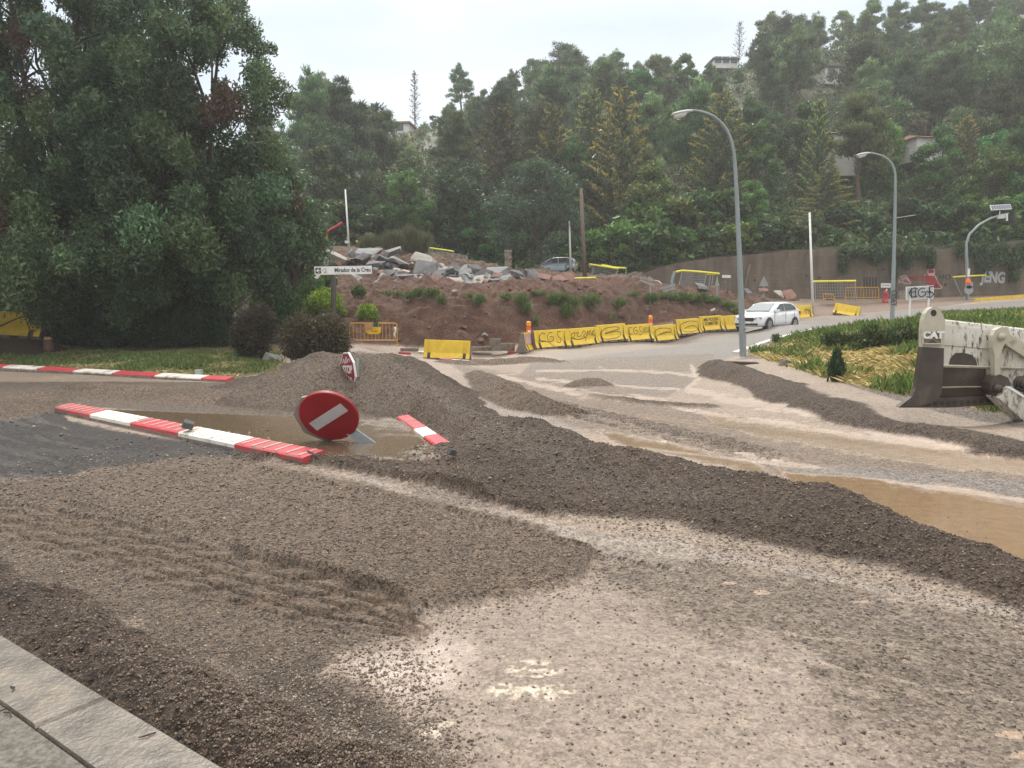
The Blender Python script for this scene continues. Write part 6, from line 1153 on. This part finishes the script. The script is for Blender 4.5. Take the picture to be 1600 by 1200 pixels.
# ---------------------------------------------------------------- street name sign
Y = 27; b0 = P(523, 512, Y); t = thing('street_sign', 'white direction sign reading Mirador de la Creu on a dark post', 'sign', b0); mb = MB(); mb.tube([(0, 0, -.6), local(t, P(520, 428, Y))], [.095, .085], 10); mb.build('post', M['darkwood'], t, True)
c0 = Vector(local(t, P(536.5, 422.3, Y - .12))); RT = Matrix.Translation(c0) @ Matrix.Rotation(R(-1.2), 4, 'Y') @ Matrix.Rotation(R(4), 4, 'Z'); mb = MB(); mb.box((0, 0, 0), (2.02, .05, .29), 0, RT); bd = mb.build('blade', M['white'], t)
text_mesh('Mirador de la Creu', .2, M['ink'], 'lettering', bd, RT @ Matrix.Translation((.33, -.03, .0)), .82, .004)
mb = MB(); mb.box((-.88, -.03, 0), (.19, .012, .2), 0, RT); sq = mb.build('arrow_square', M['ink'], bd); mb = MB(); 
for q in ([(-.95, .0), (-.87, .075), (-.83, .075), (-.89, .015), (-.80, .015), (-.80, -.015), (-.89, -.015), (-.83, -.075), (-.87, -.075)],): mb.prism(q[::-1], -.004, 0, RT @ Matrix.Translation((0, -.0375, 0)))
mb.build('arrow', M['white'], sq); mb = MB()
for k in range(7): a = math.pi * (-.55 + 1.1 * k / 6); mb.box((-.63 + .06 * math.cos(a) - .03, -.03, .075 * math.sin(a)), (.03, .01, .016), 0, RT, (0, -a, 0))
mb.box((-.71, -.03, .01), (.03, .01, .03), 0, RT); mb.build('viewpoint_symbol', M['ink'], bd)
A = [local(t, P(x, y, Y - .02)) for x, y in ((491, 434), (495, 429), (501, 429), (496, 436))]; mb = MB(); mb.add(A + [(q[0], q[1] + .03, q[2]) for q in A], [(3, 2, 1, 0), (4, 5, 6, 7), (0, 1, 5, 4), (1, 2, 6, 5), (2, 3, 7, 6), (3, 0, 4, 7)]); o = mb.build('broken_plate', M['white'], t)
# ---------------------------------------------------------------- STOP sign in the mound
Y = 13.6; b0 = P(551, 622, Y); t = thing('stop_sign', 'red octagonal STOP sign with scribbles, half buried in the gravel mound', 'sign', b0)
mb = MB(); mb.box(Vector(local(t, P(554, 590, Y))) + Vector((.05, .06, -.25)), (.05, .05, 1.2)); mb.build('post', M['galv'], t)
c0 = Vector(local(t, P(546, 577.5, Y))); RT = Matrix.Translation(c0) @ Matrix.Rotation(R(-7), 4, 'Y') @ Matrix.Rotation(R(-57), 4, 'Z'); RO_ = .345
oc = lambda r_: [(r_ * math.cos(R(22.5 + 45 * k)), r_ * math.sin(R(22.5 + 45 * k))) for k in range(8)]
mb = MB(); mb.prism(oc(RO_), .035, 0, RT @ Matrix.Translation((0, -.03, 0))); pl = mb.build('plate', M['white'], t); mb = MB(); mb.prism(oc(RO_ * .93), .004, 0, RT @ Matrix.Translation((0, -.035, 0))); mb.build('red_face', M['signred'], pl)
text_mesh('STOP', .2, M['white'], 'lettering', pl, RT @ Matrix.Translation((0, -.038, 0)), 1., .006)
for st in ([(-.2, .12), (-.1, .2), (-.08, .12), (.04, .24), (.02, .13), (.14, .2), (.2, .14)], [(-.2, -.12), (-.05, -.1), (-.12, -.2), (.03, -.13), (0, -.27), (.12, -.14), (.18, -.24)]): mb = MB(); ribbon(mb, curve2(st, 5), .022, lambda u, v: tuple(RT @ Vector((u, -.042, v)))); mb.build('scribble', M['white'], pl)
# ---------------------------------------------------------------- toppled no-entry sign
Y = 9.1; b0 = P(583, 698, Y); t = thing('no_entry_sign', 'toppled round red no-entry sign leaning over the flooded island', 'sign', b0); c0 = Vector(local(t, P(514, 650, Y - .1))); tl = math.atan2(626 - 664, 540 - 490)
mb = MB(); a = Vector(local(t, P(584, 699, Y + .02))); bb = Vector(local(t, P(500, 640, Y + .05))); d = (bb - a); up_ = Vector((0, -1, 0)); mb.box((a + bb) / 2 - d * .02, (d.length * 1.06, .05, .12), rot=(0, -math.atan2(d.z, d.x), 0)); mb.build('post', M['galv'], t)
RT = Matrix.Translation(c0) @ Matrix.Rotation(R(4), 4, 'Y') @ Matrix.Rotation(R(30), 4, 'X') @ Matrix.Rotation(R(-40), 4, 'Y'); RR = .365
mb = MB(); n = 48; vs = []
for r_, y in ((RR, .03), (RR, -.012), (RR * .97, -.02)):
    vs += [(r_ * math.cos(2 * math.pi * k / n), y, r_ * math.sin(2 * math.pi * k / n)) for k in range(n)]
mb.add(vs, [(i * n + j, (i + 1) * n + j, (i + 1) * n + (j + 1) % n, i * n + (j + 1) % n) for i in range(2) for j in range(n)] + [tuple(2 * n + j for j in range(n - 1, -1, -1)), tuple(range(n))], 0, RT); pl = mb.build('plate', M['signred'], t); mb = MB(); mb.box((.0, -.022, 0), (.53, .012, .135), 0, RT); mb.build('white_bar', M['greyboard'], pl)
RB = Matrix.Translation((-.075, .09, -.035)) @ RT @ Matrix.Rotation(R(20), 4, 'Y'); mb = MB(); mb.prism(oc(.385), .03, 0, RB); p2 = mb.build('octagonal_back_plate', M['signback'], t)
# ---------------------------------------------------------------- red and white kerbs
def kerb(label, a, c, cols, wd_=.26, h=.13, top_slope=.04, ribs=True):
    a = Vector(a); c = Vector(c); d = c - a; L_ = Vector((d.x, d.y, 0)).length; n = len(cols); t = thing('painted_kerb', label, 'kerb', a, (0, -math.atan2(d.z, L_), math.atan2(d.y, d.x))); l_ = d.length / n
    for i, cl in enumerate(cols):
        mb = MB(); x0 = i * l_ + .006; x1 = (i + 1) * l_ - .006; pr = [(-wd_ / 2, -.12), (-wd_ / 2, (h - top_slope) * .42), (-wd_ / 2, h - top_slope - .015), (-wd_ / 2 + .02, h - top_slope), (wd_ / 2 - .02, h), (wd_ / 2, h - .02), (wd_ / 2, -.12)]
        mb.add([(x, y, z) for x in (x0, x1) for y, z in pr], [(j, j + 7, (j + 1) % 7 + 7, (j + 1) % 7) for j in range(7)] + [(6, 5, 4, 3, 2, 1, 0), (7, 8, 9, 10, 11, 12, 13)]); mb.m[0] = 1
        o = mb.build('red_stretch' if cl else 'white_stretch', [M['kerbred'] if cl else M['kerbwhite'], M['concrete']], t)
        if ribs:
            mb = MB(); m_ = 6
            for k in range(m_): xx = x0 + (k + .5) * (x1 - x0) / m_; mb.box((xx, 0, h - top_slope / 2 + .004), (.035, wd_ - .05, .012), rot=(math.atan2(top_slope, wd_), 0, 0))
            mb.build('rib', M['muralpink'] if cl else M['kerbwhite'], o)
    return t
kerb('nearer red and white kerb of the flooded traffic island, ribbed on top', (KX[0].x, KX[0].y, 0), (KX[1].x + .1, KX[1].y - .07, 0), [0, 1, 0, 1, 0, 1][1:] , .3, .14)
kerb('short red and white kerb on the right side of the flooded island', PZ(630, 661, .0), PZ(712, 722, -.02), [1, 1, 0, 1, 0], .2, .13, .02, False)
ka = [GR(-40, 573), GR(75, 581), GR(155, 586), GR(238, 591), GR(318, 594.5), GR(362, 596)]
kl = ['white and red kerb along the grass verge on the left']
p0, p1 = GR(-60, 572), GR(360, 596.5); kerb('long red and white kerb edging the grass verge on the left', p0, p1, [1, 0, 1, 1, 0, 0, 1, 1, 0, 0, 1, 1, 0, 0, 1][1:], .3, .12, .05, False)
for lb, px, py, s, m_ in (('dark stone resting on the nearer kerb of the flooded island', 294, 664, .1, 'slabdark'), ('grey stone lying on the gravel verge below the lamp post', 1227, 571, .26, 'rockgrey'), ('pale boulder half hidden in grass beside the big brown bush', 425, 566, .4, 'rockgrey'), ('grey stone at the end of the right island kerb', 706, 707, .06, 'slabdark')):
    p = PZ(px, py, .2) if py > 600 else GR(px, py); rock('stone', lb, 'stone', p, (s * 1.5, s * 1.2, s * 1.4), (.2, .3, .5), m_, int(px), None, .3)
mb = MB(); mb.box((0, 0, .06), (.16, .12, .16)); mb.box((0, 0, .15), (.18, .14, .02)); o = mb.build('junction_box', M['greyboard'], None); o.location = GR(311, 587); tag(o, 'small grey plastic box in the grass behind the left kerb', 'box')
p = GR(76, 546); t = thing('marker_stone', 'small brown stone bollard with yellow top on the shaded verge', 'bollard', p); mb = MB(); mb.tube([(0, 0, -.1), (0, 0, .36)], [.2, .15], 8); mb.build('shaft', M['redrock'], t, True); mb = MB(); mb.tube([(0, 0, .361), (0, 0, .46)], [.15, .12], 8); mb.build('cap', M['tan'], t, True)
# half buried kerb pieces and sticks
for lb, px, py, L_, rz, m_ in (('half-buried red and white kerb piece near the lone barrier', 697, 564, .5, -.15, 'kerbred'), ('half-buried white kerb piece right of the lone barrier', 722, 567, .7, -.25, 'kerbwhite'), ('pale kerb piece beside the end-on barrier', 804, 552, .6, -.4, 'kerbred'), ('red kerb fragment on top of the gravel mound', 632, 553, .5, .05, 'kerbred'), ('white kerb fragment beside the lone yellow barrier', 655, 552, .9, .03, 'kerbwhite'), ('dark plank lying on the gravel verge below the lamp post', 1160, 570, .9, .1, 'darkwood')):
    p = GR(px, py); p.z = ground_at(p.x, p.y, False); mb = MB(); mb.box((0, 0, .04), (L_, .16, .1)); mb.box((L_ * .5 + .012, 0, .03), (.02, .14, .09)); o = mb.build('kerb_piece' if 'kerb' in lb else 'plank', M[m_], None); o.location = p; o.rotation_euler = (.1, .04, rz); tag(o, lb, 'kerb' if 'kerb' in lb else 'plank')
# dead branches at the end of the dirt heap
for px, py in ((1138, 455), (1165, 447)):
    p = P(px, py, 49.5); mb = MB(); mb.tube([(0, 0, -.3), (-.1, 0, .3), (-.3, .1, .9)] if px < 1150 else [(-.1, 0, -1.), (0, 0, .2), (.25, 0, 1.4)], [.05, .04, .02], 6); o = mb.build('branch', M['wood'], None, True); o.location = p; tag(o, 'broken pale branch sticking out of the earth' if px < 1150 else 'thin pale stake leaning behind the lamp post', 'branch')
# ---------------------------------------------------------------- pavement and kerb in the near corner
KA, KB_ = PZ(0, 988, .13), PZ(362, 1203, .13); dv = (KB_ - KA).normalized(); nv = Vector((dv.y, -dv.x, 0)); wk = .27
if nv.dot(Vector((-1, -1, 0))) < 0: nv = -nv
cm = MAT('pavement_concrete', (.25, .23, .195), .75, var=.5, scale=45, bump=.9, dirt=(.12, .105, .088), dirt_amt=.4, dirt_scale=14, streak=(1, 1, 1))
km = MAT('kerb_concrete', (.15, .13, .108), .42, var=.45, scale=7, bump=.5, dirt=(.25, .205, .15), dirt_amt=.3, dirt_scale=2.2)
mb = MB(); L0 = -1.16 - 1.2 * 3
kq = (PZ(130, 1104, .13) - KA).dot(dv)
for i in range(-6, 6):
    s0 = kq + i * 1.15 + .006; s1 = s0 + 1.138; q = [KA + dv * s0, KA + dv * s1, KA + dv * s1 + nv * wk, KA + dv * s0 + nv * wk]; tp_ = [Vector((p.x, p.y, .13)) for p in q]; e = .014
    top = [tp_[0] + nv * e + dv * e, tp_[1] + nv * e - dv * e, tp_[2] - nv * e * .3 - dv * e, tp_[3] - nv * e * .3 + dv * e]; lo = [Vector((p.x, p.y, .13 - e)) for p in tp_]; bt = [Vector((p.x, p.y, -.15)) for p in tp_]
    mb.add(top + lo + bt, [(0, 3, 2, 1)] + [(4 + j, 4 + (j + 1) % 4, (j + 1) % 4, j) for j in range(4)] + [(8 + j, 8 + (j + 1) % 4, 4 + (j + 1) % 4, 4 + j) for j in range(4)])
tag(mb.build('kerb', km, None), kind='structure')
mb = MB(); ps = (PZ(52, 1092, .125) - KA).dot(dv); gp = .012
for i in range(-4, 5):
    s0 = ps + i * 1.9 + .006; s1 = s0 + 1.888
    for j in range(3):
        w0 = wk + gp + j * 1.9; w1 = w0 + 1.888; q = [KA + dv * s0 + nv * w0, KA + dv * s1 + nv * w0, KA + dv * s1 + nv * w1, KA + dv * s0 + nv * w1]; mb.add([(p.x, p.y, .127) for p in q] + [(p.x, p.y, -.1) for p in q], [(0, 3, 2, 1), (0, 1, 5, 4), (1, 2, 6, 5), (2, 3, 7, 6), (3, 0, 4, 7)])
b_ = KA + nv * (wk - .02); q = [KA - dv * 9 + nv * (wk - .05), KA + dv * 9 + nv * (wk - .05), KA + dv * 9 + nv * 6, KA - dv * 9 + nv * 6]; mb.add([(p.x, p.y, .10) for p in q], [(0, 3, 2, 1)], 1)
tag(mb.build('pavement', [cm, M['concrete']], None), kind='structure')
for px, py in ((18, 1078), (12, 1118), (230, 1150)):
    p = PZ(px, py, .13); mb = MB(); mb.tube([(-.03, 0, .004), (0, .01, .008), (.03, .0, .005)], [.003, .004, .002], 5); o = mb.build('twig', M['darkwood'], None); o.location = p; o.rotation_euler = (0, 0, px); tag(o, 'small dark twig lying on the concrete pavement', 'twig', 'twigs on the pavement')
# ---------------------------------------------------------------- loader blade reaching in from the right
cr_m, tt, bb_ = new_mat('muddy_cream_paint'); ll = tt.links.new; tcn = nn(tt, 'ShaderNodeTexCoord'); mpn = nn(tt, 'ShaderNodeMapping'); mpn.inputs['Scale'].default_value = (14, 14, 3.2); ll(tcn.outputs['Object'], mpn.inputs[0])
n1_ = nn(tt, 'ShaderNodeTexNoise'); n1_.inputs['Scale'].default_value = 1.6; n1_.inputs['Detail'].default_value = 8; n1_.inputs['Roughness'].default_value = .72; ll(mpn.outputs[0], n1_.inputs['Vector'])
sx_ = nn(tt, 'ShaderNodeSeparateXYZ'); ll(tcn.outputs['Object'], sx_.inputs[0])
rx_ = nn(tt, 'ShaderNodeMapRange'); rx_.inputs[1].default_value = .22; rx_.inputs[2].default_value = .30; rx_.inputs[3].default_value = -.5; rx_.inputs[4].default_value = .06; ll(sx_.outputs[0], rx_.inputs[0])
ad_ = nn(tt, 'ShaderNodeMath', operation='ADD'); ll(n1_.outputs[0], ad_.inputs[0]); ll(rx_.outputs[0], ad_.inputs[1])
mr_ = nn(tt, 'ShaderNodeMapRange'); mr_.inputs[1].default_value = .56; mr_.inputs[2].default_value = .64; ll(ad_.outputs[0], mr_.inputs[0])
mxm = nn(tt, 'ShaderNodeMix', data_type='RGBA'); mxm.inputs['A'].default_value = (.58, .56, .5, 1); mxm.inputs['B'].default_value = (.075, .055, .042, 1); ll(mr_.outputs[0], mxm.inputs['Factor'])
n3_ = nn(tt, 'ShaderNodeTexNoise'); n3_.inputs['Scale'].default_value = 2.2; n3_.inputs['Detail'].default_value = 3; ll(tcn.outputs['Object'], n3_.inputs['Vector']); r3_ = nn(tt, 'ShaderNodeMapRange'); r3_.inputs[1].default_value = .4; r3_.inputs[2].default_value = .6; ll(n3_.outputs[0], r3_.inputs[0])
mx2 = nn(tt, 'ShaderNodeMix', data_type='RGBA'); mx2.inputs['B'].default_value = (.40, .34, .26, 1); ll(mxm.outputs['Result'], mx2.inputs['A']); m5_ = nn(tt, 'ShaderNodeMath', operation='MULTIPLY'); m5_.inputs[1].default_value = .5; ll(r3_.outputs[0], m5_.inputs[0]); ll(m5_.outputs[0], mx2.inputs['Factor'])
ll(mx2.outputs['Result'], bb_.inputs['Base Color']); bb_.inputs['Roughness'].default_value = .5
M['mud'] = MAT('wet_mud', (.062, .048, .038), .5, var=.35, scale=4, dirt=(.11, .085, .065), dirt_amt=.3, bump=.15); M['cream'] = MAT('cream_paint', (.46, .43, .34), .5, var=.15, scale=4, dirt=(.2, .15, .1), dirt_amt=.3)
M['logoback'] = MAT('muddy_olive_paint', (.2, .17, .12), .6, var=.3, scale=8); YB = 10.6; b0 = P(1455, 600, YB); t = thing('loader_blade', 'muddy cream blade of a bulldozer raised above the verge at the right edge', 'bulldozer blade', b0)
L2 = lambda x, y, Y=YB: Vector(P(x, y, Y)) - b0
def plate(name, pts, mat, Y=YB, th=.08, parent=None, dy=None):
    mb = MB(); q = [L2(x, y, Y) for x, y in pts]; mb.prism([(v.x, v.z) for v in q], th, 0, Matrix.Translation((0, q[0].y, 0))); return mb.build(name, mat, parent or t)
up = [(1441, 542), (1441.5, 515), (1443, 500), (1446, 490), (1451, 483.5), (1457, 480), (1464, 480), (1469, 484), (1473, 491), (1477, 500), (1476, 520), (1475, 544)]
ep = plate('end_plate', up, M['cream'], YB, .1); plate('lifting_eye', [(1459 + 4.6 * math.cos(a), 489 + 5.2 * math.sin(a)) for a in np.linspace(0, 6.28, 15)[:-1]], M['recess'], YB - .004, .05, ep)
plate('worn_edge', [(1441, 542), (1475, 544), (1474.5, 570), (1473, 600), (1471.5, 614), (1466, 624), (1452, 631), (1436, 634.5), (1404, 636.5), (1425, 620), (1431, 608), (1434, 590), (1437, 565)], M['mud'], YB + .004, .1)
fr_ = plate('logo_plate', [(1442, 517), (1473, 516), (1472.5, 538), (1441.5, 538)], M['logoback'], YB - .03, .03, ep)
for a in ([(1442, 517), (1473, 516), (1473, 518), (1442, 519)], [(1441.5, 536), (1472.5, 536), (1472.5, 538), (1441.5, 538)], [(1442, 519), (1444, 519), (1443.5, 536), (1441.5, 536)], [(1471, 518), (1473, 518), (1472.5, 536), (1470.5, 536)]): plate('logo_border', a, M['cream'], YB - .05, .019, ep)
q = L2(1457.5, 523.8, YB - .03); text_mesh('CAT', .135, M['white'], 'logo_letters', ep, Matrix.Translation(q), 1.1, .008, .02); plate('logo_triangle', [(1457.5, 531), (1466, 535.8), (1449, 535.8)], M['mud'], YB - .037, .006, ep)
# the curved back of the blade
def shell(name, xs, rows, mat, parent=t, off=0.):
    mb = MB(); vs = []
    for y, dy in rows:
        for x in xs: k = (x - 1476) / 124.; vs.append(L2(x, y + k * (14 if y < 520 else 14 - (y - 520) * .19), YB + .12 + dy + off))
    n = len(xs); m_ = len(rows); mb.add(vs + [v + Vector((0, .06, 0)) for v in vs], [((i + 1) * n + j, (i + 1) * n + j + 1, i * n + j + 1, i * n + j) for i in range(m_ - 1) for j in range(n - 1)] + [(m_ * n + i * n + j, m_ * n + i * n + j + 1, m_ * n + (i + 1) * n + j + 1, m_ * n + (i + 1) * n + j) for i in range(m_ - 1) for j in range(n - 1)] + [(j, j + 1, m_ * n + j + 1, m_ * n + j) for j in range(n - 1)]); return mb.build(name, mat, parent)
XS = list(np.linspace(1474, 1760, 12)); sh = shell('shell', XS, [(499, .0), (501, -.03), (508, -.05), (539, -.07), (540, -.055), (571, -.08)], cr_m); shell('weld_rib', XS, [(569.5, -.1), (571, -.115), (574, -.1)], M['cream'], sh); shell('muddy_shell', list(np.linspace(1472, 1540, 4)), [(574, -.08), (604, -.03)], M['mud'], sh); shell('muddy_shell', list(np.linspace(1541, 1760, 6)), [(574, -.08), (620, -.03)], cr_m, sh); shell('weld_rib', list(np.linspace(1472, 1560, 4)), [(604, -.03), (605, -.045), (606.5, -.03)], M['cream'], sh); shell('muddy_shell', list(np.linspace(1470, 1620, 5)), [(606.5, -.03), (622, .02)], M['mud'], sh)
plate('mud_splash', [(1483, 570), (1486, 560), (1494, 552), (1506, 551), (1520, 555), (1526, 566), (1527, 572)], M['mud'], YB + .03, .02, sh)
ce = plate('cutting_edge', [(1436, 632), (1464, 622), (1560, 617), (1640, 613), (1640, 628), (1575, 631), (1480, 637), (1404, 637)], M['mud'], YB + .115, .06)
for k in range(12):
    q = L2(1452 + k * 10.2, 631.5 - k * .55, YB + .108); mb = MB(); mb.tube([q, q + Vector((0, .012, 0))], .032, 10); mb.build('bolt_hole', M['recess'], ce)  # flat dark discs, hole shade given as colour
lk = plate('link_bracket', [(1552, 524), (1556, 515.5), (1563, 511.5), (1571, 511.5), (1577, 516), (1578.5, 524), (1575, 531), (1568, 541), (1564, 552), (1563, 585), (1567, 593), (1577, 600), (1572, 612), (1561, 603), (1556, 594), (1554.5, 584), (1554.5, 556), (1551, 543)], M['cream'], YB - .12, .1); q = L2(1564.5, 526, YB - .13); mb = MB(); mb.tube([q, q + Vector((0, -.03, 0))], .052, 16); mb.build('pin', M['cream'], lk, True)
plate('tilt_link', [(1572, 517), (1580, 524), (1640, 561), (1760, 634), (1760, 656), (1640, 583), (1574, 540), (1568, 534)], M['cream'], YB - .02, .1)
pv = plate('pivot_lug', [(1547, 598), (1553, 588), (1563, 585), (1575, 590), (1580, 600), (1576, 613), (1566, 621), (1554, 618), (1548, 609)], M['mud'], YB - .14, .2); q = L2(1558, 607, YB - .16); mb = MB(); mb.tube([q, q + Vector((0, -.04, 0))], .06, 16); mb.build('pin', M['mud'], pv, True)
plate('push_arm', [(1561, 622), (1578, 605), (1640, 645), (1780, 738), (1780, 790), (1640, 692), (1600, 658)], cr_m, YB - .25, .3); plate('arm_edge', [(1576, 607), (1579, 604), (1640, 642), (1780, 735), (1780, 739), (1640, 646)], M['white'], YB - .262, .1)
q = L2(1594, 598, YB + .05); mb = MB()
for k in range(3): mb.tube([q + Vector((0, -.04 * k, 0)), q + Vector((0, -.04 * k - .03, 0))], .1 - .02 * k, 14)
mb.build('hydraulic_coupling', M['mud'], t, True); mb = MB(); mb.tube([L2(1588, 604, YB), L2(1604, 610, YB), L2(1650, 615, YB)], .04, 8); mb.build('hose', M['black'], t)
# ---------------------------------------------------------------- damp air
hzo = MB(); hzo.box((0, 0, 41.5), (608, 608, 88)); hm_ = bpy.data.materials.new('damp_air'); hm_.use_nodes = True; tt = hm_.node_tree; tt.nodes.clear(); o_ = tt.nodes.new('ShaderNodeOutputMaterial'); v_ = tt.nodes.new('ShaderNodeVolumePrincipled'); v_.inputs['Color'].default_value = (.965, .985, 1, 1); v_.inputs['Density'].default_value = HAZE; v_.inputs['Anisotropy'].default_value = .3; tt.links.new(v_.outputs[0], o_.inputs['Volume'])
o = hzo.build('haze', hm_, None); tag(o, kind='stuff')
